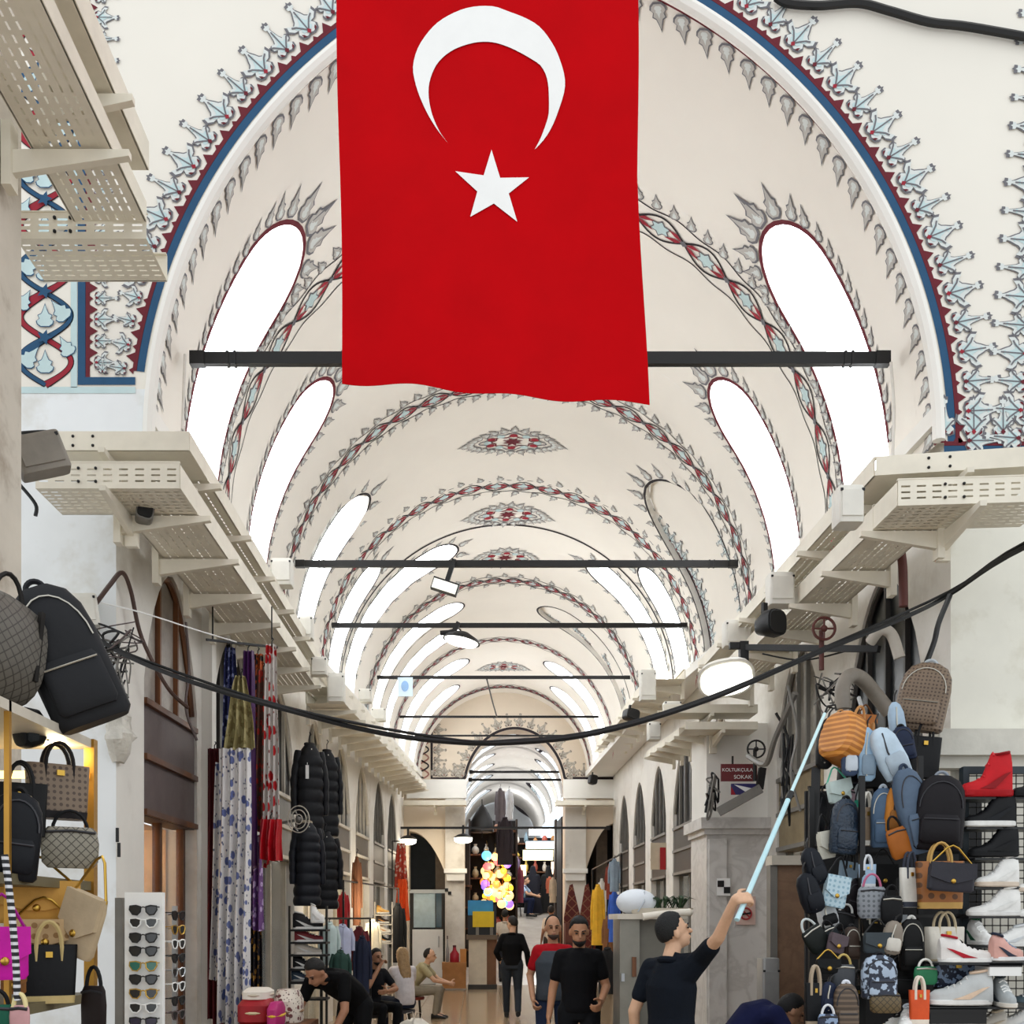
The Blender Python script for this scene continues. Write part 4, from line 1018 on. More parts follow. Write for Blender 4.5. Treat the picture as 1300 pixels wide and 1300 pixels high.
def wheel(label, x, y, Y, r, m):
    c = P(x, y, Y); t = thing('valve_wheel', label, 'valve', c)
    q = MB(); rr = S(r, Y); q.tube([c + Vector((rr*math.cos(2*PI*i/24), 0, rr*math.sin(2*PI*i/24))) for i in range(25)], .012, 6, cap=False); q.build('rim', m, t, world=True)
    q = MB(); q.bar(c - Vector((rr, 0, 0)), c + Vector((rr, 0, 0)), .012, .014); q.bar(c - Vector((0, 0, rr)), c + Vector((0, 0, rr)), .014, .012, (1,0,0)); q.ell(c, (.03, .03, .03)); q.build('spokes', m, t, world=True)
    q = MB(); q.tube([c + Vector((0, .06, 0)), c + Vector((0, .06, -rr*3.6))], .022, 8); q.build('pipe', m, t, world=True)
RUST = mat('#5d2a22', .6, var=.15)
wheel('rusty red valve wheel with its pipe under the right tray', 1046, 798, 8.6, 14, RUST)
wheel('dark valve wheel on the marble pier beside the red sign', 960, 951, 12.2, 11, IRON)
cable('drain_pipe', 'short brown drain pipe under the right tray', [(1142, 692, 8.0), (1146, 720, 8.1), (1147, 770, 8.1)], .035, RUST, 'pipe', 10)
cable('flexible_duct', 'grey bent flexible duct above the orange bag', [(1070, 900, 8.2), (1070, 872, 8.2), (1080, 858, 8.2), (1094, 862, 8.3), (1110, 880, 8.4), (1130, 905, 8.4)], .06, GBOX, 'duct', 12)
cable('flexible_duct', 'pale fabric covered duct at the top of the black arch frame', [(1105, 815, 8.5), (1118, 800, 8.4), (1132, 806, 8.4), (1142, 835, 8.4)], .045, mat('#c9c3b8', .9), 'duct', 10)
def dome_lamp(label, x, y, Y, w, m):
    c = P(x, y, Y); t = thing('dome_lamp', label, 'lamp', c); r = S(w, Y)/2
    q = MB(); q.lathe([(.02, .12), (r*.5, .1), (r*1.05, .02), (r*1.0, .01)], 18); q.build('shade', m, t)
    q = MB(); q.lathe([(r*.98, .0), (r*.9, -.09), (r*.5, -.13), (.01, -.14)], 18); q.build('bulb', mat('#fff8e6', .3, emit=4, var=0), t)
    q = MB(); q.tube([(0, 0, .1), (0, 0, .34)], .03, 8); q.build('stem', IRON, t)
dome_lamp('glowing dome lamp on the left before the end pier', 518, 1066, 26.8, 22, IRON)
dome_lamp('glowing dome lamp on the low bar beside the end archway', 588, 1064, 26.8, 24, IRON)
# light of the lamps, plus an added fill in the far street
def lamp_or_fill_light(x, y, Y, e, c=(1, .85, .62), r=.15):
    l = bpy.data.lights.new('lamp_glow', 'POINT'); l.energy = e; l.color = c; l.shadow_soft_size = r
    o = bpy.data.objects.new('lamp_glow', l); col.objects.link(o); o.location = P(x, y, Y)
lamp_or_fill_light(518, 1084, 26.6, 9); lamp_or_fill_light(588, 1084, 26.6, 9)
# ---------------------------------------------------------------- bags
def asmat(c, rough=.5): return c if not isinstance(c, str) else mat(c, max(rough, .55), var=.1, scale=9, bump=.1, spec=.25)
ZIP = mat('#b9b5aa', .35, metal=.8, var=0)
def arch3(x, z, w, h, y, n=10): return [(x + w*math.cos(PI*i/n), y, z + h*math.sin(PI*i/n)) for i in range(n+1)]
def bag(style, label, x0, y0, x1, y1, Y, c1, c2=None, yaw=0, roll=0, d=None, name=None, strap=None, group=None):
    a, b = P(x0, y1, Y), P(x1, y0, Y); c = (a+b)/2; w, h = b[0]-a[0], b[2]-a[2]
    t = thing(name or {'backpack': 'backpack', 'tote': 'tote_bag', 'flap': 'shoulder_bag', 'pouch': 'pouch_bag', 'sling': 'sling_bag', 'duffel': 'duffel_bag'}[style], label, 'bag', c, (0, R(roll), R(yaw)), group)
    m1 = asmat(c1); m2 = asmat(c2 or '#15151a')
    hz = h/2; zipm = ZIP if len(label) % 2 else mat('#3a3a3e', .4, metal=.5, var=0)
    if strap is None: strap = GOLD if ('chain' in label or 'mustard' in label or 'gold' in label) else (m2 if c2 else BLACK)
    if style == 'backpack':
        d = d or w*.5
        q = MB(); q.loft([(-hz, 0, 0, w*.44, d*.42), (-hz+.04*h, 0, 0, w*.5, d*.5), (.12*h, 0, 0, w*.5, d*.5), (.3*h, 0, 0, w*.46, d*.46), (.42*h, 0, 0, w*.36, d*.36), (.49*h, 0, 0, w*.18, d*.2)], 20, 3.2); q.build('body', m1, t)
        q = MB(); q.loft([(-.42*h, 0, -d*.5, w*.34, d*.14), (-.38*h, 0, -d*.52, w*.39, d*.2), (-.1*h, 0, -d*.52, w*.38, d*.18), (-.04*h, 0, -d*.5, w*.32, d*.1)], 18, 3.4); q.build('front_pocket', m1, t)
        q = MB(); q.tube([(w*.42*math.cos(PI*i/12), -d*.42, .06*h + h*.34*math.sin(PI*i/12)) for i in range(13)], .0042, 5); q.build('zip', zipm, t)
        q = MB(); q.tube([(-w*.34, -d*.72, -.1*h), (w*.34, -d*.72, -.1*h)], .0038, 5); q.build('pocket_zip', zipm, t)
        q = MB(); q.tube(arch3(0, .47*h, w*.12, .07*h, 0), .012, 6); q.build('handle', m2, t)
        for s in (-1, 1):
            q = MB(); q.tube([(s*w*.16, d*.3, .45*h), (s*w*.3, d*.66, .28*h), (s*w*.36, d*.7, -.1*h), (s*w*.4, d*.45, -.42*h)], [.016, .026, .02, .012], 6, flat=.5); q.build('shoulder_strap', m2, t)
    elif style == 'tote':
        d = d or w*.35
        q = MB(); q.loft([(-hz, 0, 0, w*.43, d*.48), (-hz+.03*h, 0, 0, w*.45, d*.5), (.2*h, 0, 0, w*.5, d*.36), (.22*h, 0, 0, w*.5, d*.3)], 20, 5); q.build('body', m1, t)
        q = MB(); q.loft([(-hz+.005*h, 0, 0, w*.445, d*.51), (-hz+.1*h, 0, 0, w*.46, d*.51)], 20, 5); q.build('base_trim', m2, t)
        for s in (-1, 1):
            q = MB(); q.tube([(-w*.22, s*d*.3, .02*h)] + arch3(0, .2*h, w*.22, .3*h, s*d*.3)[::-1] + [(w*.22, s*d*.3, .02*h)], .009, 6); q.build('handle', m2, t)
        q = MB(); q.box((0, -d*.45, .1*h), (w*.12, .008, h*.07)); q.build('clasp', GOLD, t)
    elif style == 'flap':
        d = d or w*.28; bh = h*.62
        q = MB(); q.loft([(-hz, 0, 0, w*.44, d*.4), (-hz+.05*h, 0, 0, w*.5, d*.5), (-hz+bh*.8, 0, 0, w*.5, d*.46), (-hz+bh, 0, 0, w*.46, d*.34)], 20, 4); q.build('body', m1, t)
        q = MB(); q.prism([(-w*.49, -hz+bh*1.01), (-w*.5, -hz+bh*.5), (-w*.1, -hz+bh*.3), (w*.1, -hz+bh*.3), (w*.5, -hz+bh*.5), (w*.49, -hz+bh*1.01)], -d*.5-.014, -d*.5+.01); q.build('flap', m1, t)
        q = MB(); q.ell((0, -d*.5-.016, -hz+bh*.36), (.016, .008, .016), 10, 6); q.build('clasp', GOLD, t)
        zt = hz*1.02
        q = MB(); q.tube([(-w*.46, 0, -hz+bh*.95), (-w*.12, 0, zt*.9), (0, 0, zt), (w*.12, 0, zt*.9), (w*.46, 0, -hz+bh*.95)], .006, 6); q.build('strap', strap or GOLD, t)
    elif style == 'pouch':
        d = d or w*.3; bh = h*.72
        q = MB(); q.loft([(-hz, 0, 0, w*.38, d*.36), (-hz+.1*h, 0, 0, w*.48, d*.5), (-hz+bh*.6, 0, 0, w*.5, d*.5), (-hz+bh*.9, 0, 0, w*.46, d*.4), (-hz+bh, 0, 0, w*.38, d*.25)], 20, 2.8); q.build('body', m1, t)
        q = MB(); q.tube([(-w*.42, -d*.36, -hz+bh*.86), (0, -d*.44, -hz+bh*.9), (w*.42, -d*.36, -hz+bh*.86)], .006, 5); q.build('zip', zipm, t)
        q = MB(); q.tube(arch3(0, -hz+bh*.9, w*.3, h*.36, 0), .008, 6); q.build('strap', m2, t)
    elif style == 'sling':
        d = d or w*.6
        q = MB(); q.loft([(-hz, 0, 0, w*.26, d*.3), (-hz+.06*h, 0, 0, w*.44, d*.44), (-.2*h, 0, 0, w*.5, d*.5), (.2*h, 0, 0, w*.44, d*.46), (.34*h, 0, 0, w*.3, d*.34), (.4*h, 0, 0, w*.12, d*.14)], 18, 3); q.build('body', m1, t)
        q = MB(); q.tube([(-w*.1, -d*.48, -.42*h), (-w*.14, -d*.52, 0), (0, -d*.38, .3*h)], .006, 5); q.build('zip', zipm, t)
        q = MB(); q.loft([(-.4*h, 0, -d*.44, w*.3, d*.14), (-.34*h, 0, -d*.48, w*.36, d*.18), (-.12*h, 0, -d*.5, w*.34, d*.16), (-.06*h, 0, -d*.46, w*.26, d*.1)], 16, 3); q.build('front_pocket', m2 if c2 else m1, t)
        q = MB(); q.tube([(0, 0, .38*h), (w*.1, .01, .52*h), (w*.3, .02, .6*h)], .012, 6, flat=.5); q.build('strap', BLACK, t)
    elif style == 'duffel':
        d = d or h*.8
        q = MB(); q.loft([(-w/2, 0, -.05*h, d*.36, h*.36), (-w/2+.03, 0, -.05*h, d*.46, h*.44), (0, 0, -.05*h, d*.5, h*.46), (w/2-.03, 0, -.05*h, d*.46, h*.44), (w/2, 0, -.05*h, d*.36, h*.36)], 20, 2.6, axis='x'); q.build('body', m1, t)
        for s in (-1, 1):
            q = MB(); q.tube(arch3(0, .25*h, w*.22, .3*h, s*d*.25), .01, 6); q.build('handle', m2, t)
        q = MB(); q.tube([(-w*.44, 0, .36*h), (0, 0, .42*h), (w*.44, 0, .36*h)], .007, 5); q.build('zip', zipm, t)
        q = MB(); q.box((w*.3, -d*.44, 0), (.02, .02, h*.6)); q.build('band', m2, t)
    return t
MONO = mat('#7d6a57', .55, var=.08, kind='dots', hex2='#4e3d31', pscale=38); MONOD = mat('#5f5a52', .55, var=.08, kind='diamond', hex2='#3a352f', pscale=22)
MONOT = mat('#c9a777', .55, var=.06, kind='dots', hex2='#9a7340', pscale=24); MONOG = mat('#8a8f96', .5, var=.06, kind='dots', hex2='#5d6268', pscale=30)
CAMO = mat('#2a3142', .6, kind='camo', hex2='#aebfd4', pscale=22); OST = mat('#9c5f27', .5, var=.12, kind='dots', hex2='#5d3714', pscale=14)
NAVYD = mat('#1d2740', .5, kind='camo', hex2='#8fa5c4', pscale=30); CHK = mat('#6b5a3c', .5, kind='diamond', hex2='#3c3324', pscale=24)
GRP = 'bags hung on the right hand rack'
for r in [
 ('backpack','brown monogram backpack hanging highest at the right pier',1142,842,1203,928,7.5,MONO,'#bfc7cc',-28,12),
 ('tote','black tote hanging below the brown monogram backpack',1150,915,1194,988,7.45,'#0e0f16',None,0,4),
 ('sling','pale blue slim bag beside the brown monogram backpack',1128,884,1150,956,7.4,'#a9c0d4','#2a3550',0,-8),
 ('backpack','dark navy backpack squeezed under the pale blue slim bag',1134,922,1160,965,7.35,'#1f2a44',None,-10,-10),
 ('duffel','bright orange ribbed leather bag at the top left of the bag wall',1050,900,1098,972,7.2,mat('#e39a45', .4, var=.12, kind='stripe', hex2='#b86f26', pscale=26),'#b7844e',35,18),
 ('sling','black rounded bag left of the orange ribbed bag',1037,905,1060,976,7.25,'#17171b',None,10,6),
 ('flap','tan leather flap bag hanging right of the orange ribbed bag',1086,895,1112,930,7.3,'#a8652a','#5d3714',15,0),
 ('sling','navy slim bag with white edge under the orange ribbed bag',1068,928,1090,985,7.1,'#3f4f6c','#c9d3dd',0,0),
 ('sling','light blue upright sling bag near the top of the bag wall',1088,916,1112,992,7.1,'#9dbdd8','#8296a8',0,0),
 ('sling','white and blue sling bag tilted outward near the top',1108,914,1146,994,7.05,'#c2d6e6','#aab9c6',0,-26),
 ('tote','black tote wedged between the two pale sling bags',1094,940,1132,1000,7.3,'#0f1014'),
 ('flap','white and mint handbag at the left of the second row',1046,974,1080,1018,7.2,'#cfe0dc','#57b89a',20,-14),
 ('pouch','dusty pink pouch behind the navy crinkled backpack',1062,992,1086,1026,7.3,'#a98f98',None,0,10),
 ('backpack','navy crinkled leather backpack with deep folds',1054,1014,1090,1084,7.0,mat('#1d3044', .3, var=.2, scale=14, bump=.5),'#10161f',12,4),
 ('flap','cream handbag left of the navy crinkled backpack',1034,1034,1060,1090,7.05,'#d8d6c8','#2b2b2b',25,-10),
 ('tote','brown and white striped tote in the middle of the bag wall',1088,1006,1113,1074,7.1,'#8d7a66','#e8e4da',10,0),
 ('backpack','slate blue backpack in the middle of the bag wall',1106,1000,1136,1076,7.05,'#516a86','#b8c4d0',-10,0),
 ('sling','orange tan sling bag half hidden by the slate denim backpack',1124,990,1148,1060,7.0,'#c9802f','#8f5a20',0,4),
 ('pouch','rust brown leather pouch at the bottom of the second row',1124,1036,1154,1090,6.9,'#a8601f',None,10,-18),
 ('backpack','tall slate denim backpack leaning to the right',1138,974,1180,1084,6.95,'#56687e','#2c3a50',10,-14),
 ('backpack','large dark aubergine backpack beside the shoe rack',1162,984,1222,1080,6.9,'#1d1720','#8d95a0',-14,4),
 ('sling','black sling bag with pale zip at the left edge upper',1018,1070,1046,1124,6.8,'#1a2230',None,10,-22),
 ('sling','black sling bag with pale zip at the left edge lower',1012,1102,1042,1160,6.75,'#131b2a',None,10,-20),
 ('flap','pale blue patterned handbag with black strap',1046,1088,1078,1152,6.8,mat('#bcd6e2', .5, kind='dots', hex2='#8fb3c6', pscale=30),'#10141c',10,10),
 ('tote','small sky blue tote hanging on the middle post',1090,1086,1112,1126,6.95,'#a9c4de','#e4e8ec'),
 ('pouch','grey monogram pouch with pink and white straps',1088,1110,1126,1166,6.8,MONOG,'#c06a8c'),
 ('pouch','black half moon bag next to the grey monogram pouch',1118,1124,1146,1172,6.75,'#0b0d14'),
 ('tote','white tote with navy rope handle beside the ostrich tote',1140,1082,1170,1152,6.85,'#e6e3da','#3a3f4c',20,0),
 ('tote','large ostrich brown leather tote beside the shoe rack',1164,1070,1222,1154,6.8,OST,'#c9a15c',-8,0),
 ('flap','charcoal envelope clutch with gold stud on the ostrich tote',1180,1074,1236,1132,6.6,'#34343c',None,-6,4),
 ('pouch','dark green oval case leaning at the left edge',1017,1164,1048,1210,6.65,'#18221f','#cfd8d8',10,-34),
 ('pouch','small dark teal pouch right of the dark green oval case',1044,1168,1064,1200,6.7,'#1c2c34',None,0,-24),
 ('flap','mauve handbag with tan strap in the third row',1050,1172,1076,1210,6.65,'#5d5056',None,20,14),
 ('backpack','small dark brown backpack against the middle post',1070,1176,1092,1218,6.7,'#3a2c24',None,10,0),
 ('flap','grey envelope handbag with white strap in the third row',1096,1168,1132,1210,6.65,'#3f484e',None,0,0),
 ('sling','taupe upright bag with white front beside the grey envelope',1120,1164,1146,1212,6.65,'#8d8377','#d9d4ca',0,8),
 ('backpack','black backpack with pale lettering patch under the white tote',1142,1166,1172,1232,6.7,'#0b0c10','#c9c9c4',-8,0),
 ('tote','white canvas tote with beige straps above the red trainer',1172,1158,1226,1224,6.85,'#e3ddd0','#cdbd9c',14,0),
 ('backpack','blue camouflage backpack low in the bag wall',1094,1212,1138,1268,6.5,CAMO,'#12151f'),
 ('pouch','olive checked pouch under the blue camouflage backpack',1104,1250,1144,1286,6.45,CHK,'#a9a18c'),
 ('flap','black leather handbag with silver chain in the fourth row',1036,1206,1066,1236,6.55,'#10151a',None,0,0),
 ('pouch','grey bag with gold buckles on the middle post',1056,1212,1086,1256,6.55,'#4a4d52','#c9b06a'),
 ('tote','black square handbag lowest at the left edge',1022,1226,1048,1304,6.5,'#0f141c','#b6a58f'),
 ('sling','navy drawstring bag beside the black square handbag',1040,1242,1064,1286,6.5,'#15203a'),
 ('backpack','brown ribbed backpack with white sides at the bottom',1058,1248,1090,1312,6.45,mat('#6f5d4c', .5, kind='stripe', hex2='#4c3e32', pscale=30),'#dfe4ee'),
 ('pouch','blue and white speckled pouch at the bottom left',1038,1276,1064,1316,6.4,NAVYD,'#e8ecf2'),
 ('tote','navy monogram tote behind the grey runner',1184,1206,1242,1258,6.75,NAVYD,'#10141f'),
 ('tote','bright orange shopping bag at the bottom of the shoe rack',1154,1240,1180,1300,6.5,'#e0582a','#f2e6d6'),
 ('backpack','black backpack half hidden behind the light blue sling bag',1064,960,1100,1020,7.4,'#0c0e14',None,8,0),
 ('tote','dark navy tote behind the slate blue backpack',1108,984,1142,1040,7.4,'#141b2c','#8d97a6'),
 ('sling','white and turquoise slim bag hanging behind the striped tote',1078,986,1096,1040,7.35,'#d4dcdc','#37b08f',0,6),
 ('sling','black long sling bag beside the left end strap',1030,1000,1050,1062,7.3,'#14181f',None,0,6),
 ('tote','grey blue shopper under the navy crinkled backpack',1064,1080,1090,1130,7.15,'#7f93a3','#11151d',14,8),
 ('flap','black quilted bag behind the sky blue tote',1104,1078,1138,1130,7.15,'#0d0f13'),
 ('backpack','dark plum mini backpack between the patterned handbag and the post',1072,1118,1094,1164,7.0,'#271d24',None,10,10),
 ('sling','white sided black bag above the dark teal pouch',1036,1138,1062,1178,6.9,'#d5d9dc','#12161c',0,-16),
 ('pouch','black bag with white stripe over the mauve handbag',1058,1148,1086,1182,6.9,'#101318','#e8e8e4',0,14),
 ('tote','black square bag behind the grey envelope handbag',1094,1160,1126,1188,6.9,'#090b0f','#c9c5b8'),
 ('flap','small silver grey bag under the black half moon bag',1128,1150,1150,1180,6.9,'#9aa0a4'),
 ('backpack','black backpack behind the blue camouflage backpack',1126,1206,1160,1268,6.8,'#0a0b0f','#c2a878',-6,0),
 ('tote','deep green black tote beside the brown ribbed backpack',1078,1232,1100,1300,6.7,'#11181a'),
 ('pouch','green and white pouch above the orange shopping bag',1160,1218,1190,1250,6.6,'#2d7a52','#f0efe8')]:
    r = list(r) + [None]*(11-len(r)); bag(*r[:9], yaw=r[9] or 0, roll=r[10] or 0, group=GRP)
# rack that carries the bags
t = thing('bag_rack', 'black steel rack with rails behind the hanging bags', 'rack', P(1120, 1200, 7.3) * Vector((1,1,0)) if False else (P(1120, 0, 7.3)[0], 7.3, 0))
for x, Y, yt in ((1094, 6.95, 985), (1168, 7.15, 960), (1030, 7.2, 1000), (1222, 7.3, 975)):
    p = P(x, yt, Y); q = MB(); q.bar((p[0], p[1], 0), p, .035, .035); q.build('upright', BLACK, t, world=True)
for y, Y in ((1000, 7.35), (1086, 7.2), (1166, 7.0), (1246, 6.9)):
    q = MB(); q.bar(P(1026, y, Y), P(1226, y - 4, Y + .1), .022, .022); q.build('rail', IRON, t, world=True)
q = MB(); q.bar(P(1090, 885, 7.6), P(1120, 985, 7.3), .02, .02); q.build('brace', SILVER, t, world=True)
q = MB(); q.bar(P(1036, 975, 7.3), P(1034, 1075, 7.2), .06, .03); q.build('hanging_strap', BLACK, t, world=True)
bk = MB(); a = P(1090, 0, 7.75)[0]; bk.box((a + .3, 7.85, 1.35), (1.35, .03, 2.7)); bk.build('back_board', mat('#15171d', .7, var=.1), t, world=True)

# ---------------------------------------------------------------- shoes
def shoe(kind, label, x0, y0, x1, y1, Y, up, sole, acc, toe=-1, yaw=0, group=None, lace='#f4f4f2'):
    a, b = P(x0, y1, Y), P(x1, y0, Y); w, h = b[0]-a[0], b[2]-a[2]; L = w if abs(yaw) < 40 else .29
    t = thing('boot' if kind == 'boot' else 'trainer', label, 'shoe', ((a[0]+b[0])/2, Y, a[2]), (0, 0, R(yaw)), group)
    W = .05; sh = max(.028, h*.16); s = toe
    prof = {'low': [(.5,.34,.25),(.42,.44,.7),(.25,.5,.85),(.05,.62,.9),(-.12,.86,.95),(-.3,1.0,.9),(-.44,.98,.82),(-.5,.9,.6)],
            'high': [(.5,.22,.3),(.42,.3,.75),(.25,.36,.95),(.08,.5,.95),(-.05,.76,.85),(-.15,.98,.8),(-.36,1.0,.78),(-.48,.99,.62)],
            'boot': [(.5,.2,.4),(.42,.3,.85),(.25,.36,.98),(.08,.44,.95),(-.02,.75,.8),(-.1,.98,.78),(-.34,1.0,.78),(-.46,.99,.66)]}[kind]
    q = MB(); vs = []; n = 12
    for (u, top, ww) in prof:
        for j in range(n):
            g = PI*j/(n-1); vs.append((s*u*L, W*ww*math.cos(g)*(1 if math.sin(g) < .7 else .86), sh*.7 + (top*h - sh*.7)*math.sin(g)**.55))
    k = len(prof); q.add(vs, [(i*n+j, i*n+j+1, (i+1)*n+j+1, (i+1)*n+j) for i in range(k-1) for j in range(n-1)] + [list(range(n)), [(k-1)*n+j for j in range(n)]] + [(i*n, (i+1)*n, (i+1)*n+n-1, i*n+n-1) for i in range(k-1)])
    q.build('upper', asmat(up, .55), t, sharp=50)
    q = MB(); q.loft([(0, 0, 0, L*.47, W*.9, 3), (sh*.2, 0, 0, L*.51, W*1.06, 3), (sh*.9, 0, 0, L*.515, W*1.08, 3), (sh, 0, 0, L*.5, W*1.0, 3)], 24); q.build('sole', asmat(sole, .6), t)
    lm = asmat(lace)
    for i in range(4):
        u = .22 - .1*i if kind == 'low' else .16 - .09*i; z = lerp_tab([(p[0], p[1]) for p in prof[::-1]], u)*h
        q = MB(); q.tube([(s*u*L, -W*.5, z*.93), (s*(u-.02)*L, 0, z+.004), (s*u*L, W*.5, z*.93)], .006, 5); q.build('lace', lm, t)
    for sd in (-1, 1):
        q = MB(); q.prism([(s*L*.18, sh*1.1), (s*L*.02, sh*1.0 + h*.1), (-s*L*.3, h*.5), (-s*L*.42, h*.55), (-s*L*.1, sh*1.1)], sd*W*.93, sd*W*1.04); q.build('side_panel', asmat(acc, .5), t)
    q = MB(); zc_ = h*.97; q.tube([(s*L*(-.3 + .14*math.cos(2*PI*i/14)), W*.55*math.sin(2*PI*i/14), zc_ - .01*math.cos(2*PI*i/14)) for i in range(15)], .009, 6, cap=False); q.build('collar', asmat(acc, .6), t)
    return t
SG = 'shoes on the right hand rack'; SY = 7.2
WHT, OFW, GRY, BLK = '#f2f2ef', '#e9e4da', '#aeb4b6', '#11141a'
for r in [('boot','red patent ankle boot on top of the shoe rack',1219,955,1285,1012,'#c4101c','#b00d18','#8d0a14',-1,0,'#d8333c'),
 ('high','black high trainer with white sole under the red boot',1224,1004,1288,1050,BLK,WHT,'#1d222a',-1,0,'#22262c'),
 ('high','black high trainer with black sole second under the red boot',1230,1048,1292,1088,BLK,'#1a1d22','#14181e',-1,0,'#22262c'),
 ('high','white canvas high trainer upper one on the rack',1239,1086,1292,1126,WHT,'#e6d6c4',WHT,-1,0),
 ('high','white canvas high trainer lower one on the rack',1228,1126,1294,1163,WHT,WHT,WHT,-1,0),
 ('low','white trainer with green heel tab seen from behind',1230,1164,1258,1200,WHT,WHT,'#1d5a3c',-1,84),
 ('low','plain white low trainer at the right edge of the rack',1252,1174,1306,1202,WHT,WHT,'#dfe3e6',-1,0),
 ('low','red white and black trainer pointing right',1192,1188,1258,1222,'#e8e4e0','#f4f4f2','#b3152a',1,0,'#23181c'),
 ('low','pink and navy trainer beside the red white one',1256,1186,1300,1220,'#d9a79c','#f0f0f0','#2c3346',1,10,'#8fa3b8'),
 ('low','grey and peach runner on the black shelf box',1180,1232,1258,1276,'#c3c6c6','#f0efec','#e8cdb4',-1,0),
 ('low','grey trainer seen from behind beside the peach runner',1258,1238,1292,1278,GRY,OFW,'#3c444a',-1,80),
 ('low','dark teal trainer at the right edge of the lower shelf',1284,1248,1330,1280,'#4f6068','#3a464e','#d5dade',-1,0),
 ('low','white runner on the bottom shelf left',1176,1284,1232,1310,WHT,WHT,'#d9dcdf',-1,0),
 ('low','cream runner on the bottom shelf middle',1228,1282,1276,1308,OFW,OFW,'#dccfb8',-1,0),
 ('low','white runner on the bottom shelf right',1268,1276,1316,1306,WHT,WHT,'#e3e6e8',-1,0),
 ('low','white trainer with black lining on the bottom shelf far left',1108,1288,1150,1316,WHT,WHT,'#20242b',-1,20),
 ('low','white trainer between the olive pouch and the orange bag',1136,1278,1166,1308,WHT,WHT,'#cfd6de',-1,60),
 ('high','white canvas high trainer cut by the right edge upper',1292,1100,1346,1132,WHT,'#e6d6c4',WHT,-1,0),
 ('high','white canvas high trainer cut by the right edge lower',1292,1132,1350,1164,WHT,WHT,WHT,-1,0),
 ('low','black trainer cut by the right edge beside the red boot',1285,985,1340,1012,BLK,BLK,'#2a2e34',-1,0,'#33373d')]:
    k, lb_, x0, y0, x1, y1, up, so, ac, toe, yw = r[:11]; shoe(k, lb_, x0, y0, x1, y1, 6.55 if (y0 > 1185 and x0 < 1260 and y0 < 1280) else 6.95, up, so, ac, toe, yw, SG, r[11] if len(r) > 11 else '#f4f4f2')
t = thing('shoe_rack', 'black wire grid shoe rack on the right pier', 'rack', (P(1260, 0, 7.2)[0], 7.2, 0))
for x in (1224, 1330):
    q = MB(); p = P(x, 975, 7.15); q.bar((p[0], p[1], 0), p, .06, .04); q.build('upright', mat('#26333a', .5), t, world=True)
q = MB(); q.bar(P(1222, 978, 7.15), P(1332, 978, 7.15), .04, .05); q.build('top_rail', mat('#26333a', .5), t, world=True)
for i in range(11):
    x = 1230 + 10*i; q = MB(); p = P(x, 980, 7.18); q.tube([(p[0], p[1], .02), p], .004, 4); q.build('upright_wire', IRON, t, world=True)
for i in range(33):
    y = 985 + 10*i; q = MB(); q.tube([P(1224, y, 7.18), P(1330, y, 7.18)], .004, 4); q.build('cross_wire', IRON, t, world=True)
for y, x0 in ((1012, 1222), (1050, 1226), (1089, 1236), (1126, 1236), (1163, 1228), (1201, 1230), (1222, 1190), (1278, 1176), (1309, 1172)):
    q = MB(); a, b = P(x0, y, 6.95), P(1335, y, 6.95); fy = 6.5 if y in (1222, 1278) else 6.93; a, b = P(x0, y, fy+.02), P(1335, y, fy+.02); q.box(((a[0]+b[0])/2, (fy+7.17)/2, a[2]-.008), (b[0]-a[0], 7.17-fy, .014)); q.build('shelf', mat('#20262b', .4), t, world=True)
def carton(name, label, cat, x0, y0, x1, y1, Y, d, m, lid=None, yaw=0):
    a, b = P(x0, y1, Y), P(x1, y0, Y); w, h = b[0]-a[0], b[2]-a[2]
    t = thing(name, label, cat, ((a[0]+b[0])/2, Y + d/2, a[2]), (0, 0, R(yaw)))
    q = MB(); q.box((0, 0, h*.42), (w*.97, d*.97, h*.84)); q.build('tray', m, t); q = MB(); q.box((0, 0, h*.86), (w, d, h*.28)); q.build('lid', lid or m, t); return t
carton('shoe_box', 'black shoe box under the grey and peach runner', 'box', 1180, 1280, 1254, 1300, 6.5, .2, BLACK)
carton('shoe_box', 'white shoe box under the pink trainer', 'box', 1256, 1223, 1298, 1239, 6.5, .2, PAPER, BLACK)

# ---------------------------------------------------------------- left cabinet with bags
CXr = -1.737
t = thing('display_cabinet', 'gold framed display shelves with handbags at the left', 'cabinet', (CX + CXr - .25, 4.1, 0))
def cp_(y, x=113): Y = CXr*F/(x - VX); return Y
GF = mat('#b98a3a', .35, metal=.7, var=.1); SH = mat('#6b6248', .5, var=.1)
Xf = CX + CXr
for Y, x in ((4.62, Xf), (4.62, Xf-.5), (3.8, Xf)):
    q = MB(); q.bar((x, Y, 0), (x, Y, 2.52), .045 if Y > 4 else .02, .045 if Y > 4 else .02); q.build('post', GF, t, world=True)
for z, m_ in ((2.50, CREAMF), (2.36, GF), (1.86, SH), (1.36, SH), (.8, SH)):
    q = MB(); q.box((Xf-.25, 4.0, z), (.52, 1.26, .04)); q.build('shelf', m_, t, world=True) if z < 2.3 or z > 2.4 else None
    if 2.3 < z < 2.4:
        q = MB(); q.bar((Xf-.5, 4.6, z), (Xf, 4.6, z), .03, .03); q.build('light_bar', mat('#ffd479', .3, emit=2.5, var=0), t, world=True)
q = MB(); q.box((Xf-.5, 4.3, 1.9), (.02, .7, 1.2)); q.build('back_panel', mat('#dfe6ea', .6), t, world=True)
lamp_or_fill_light(70, 945, 4.5, 6, (1, .82, .5), .05)
LG = 'bags on the left display shelves'
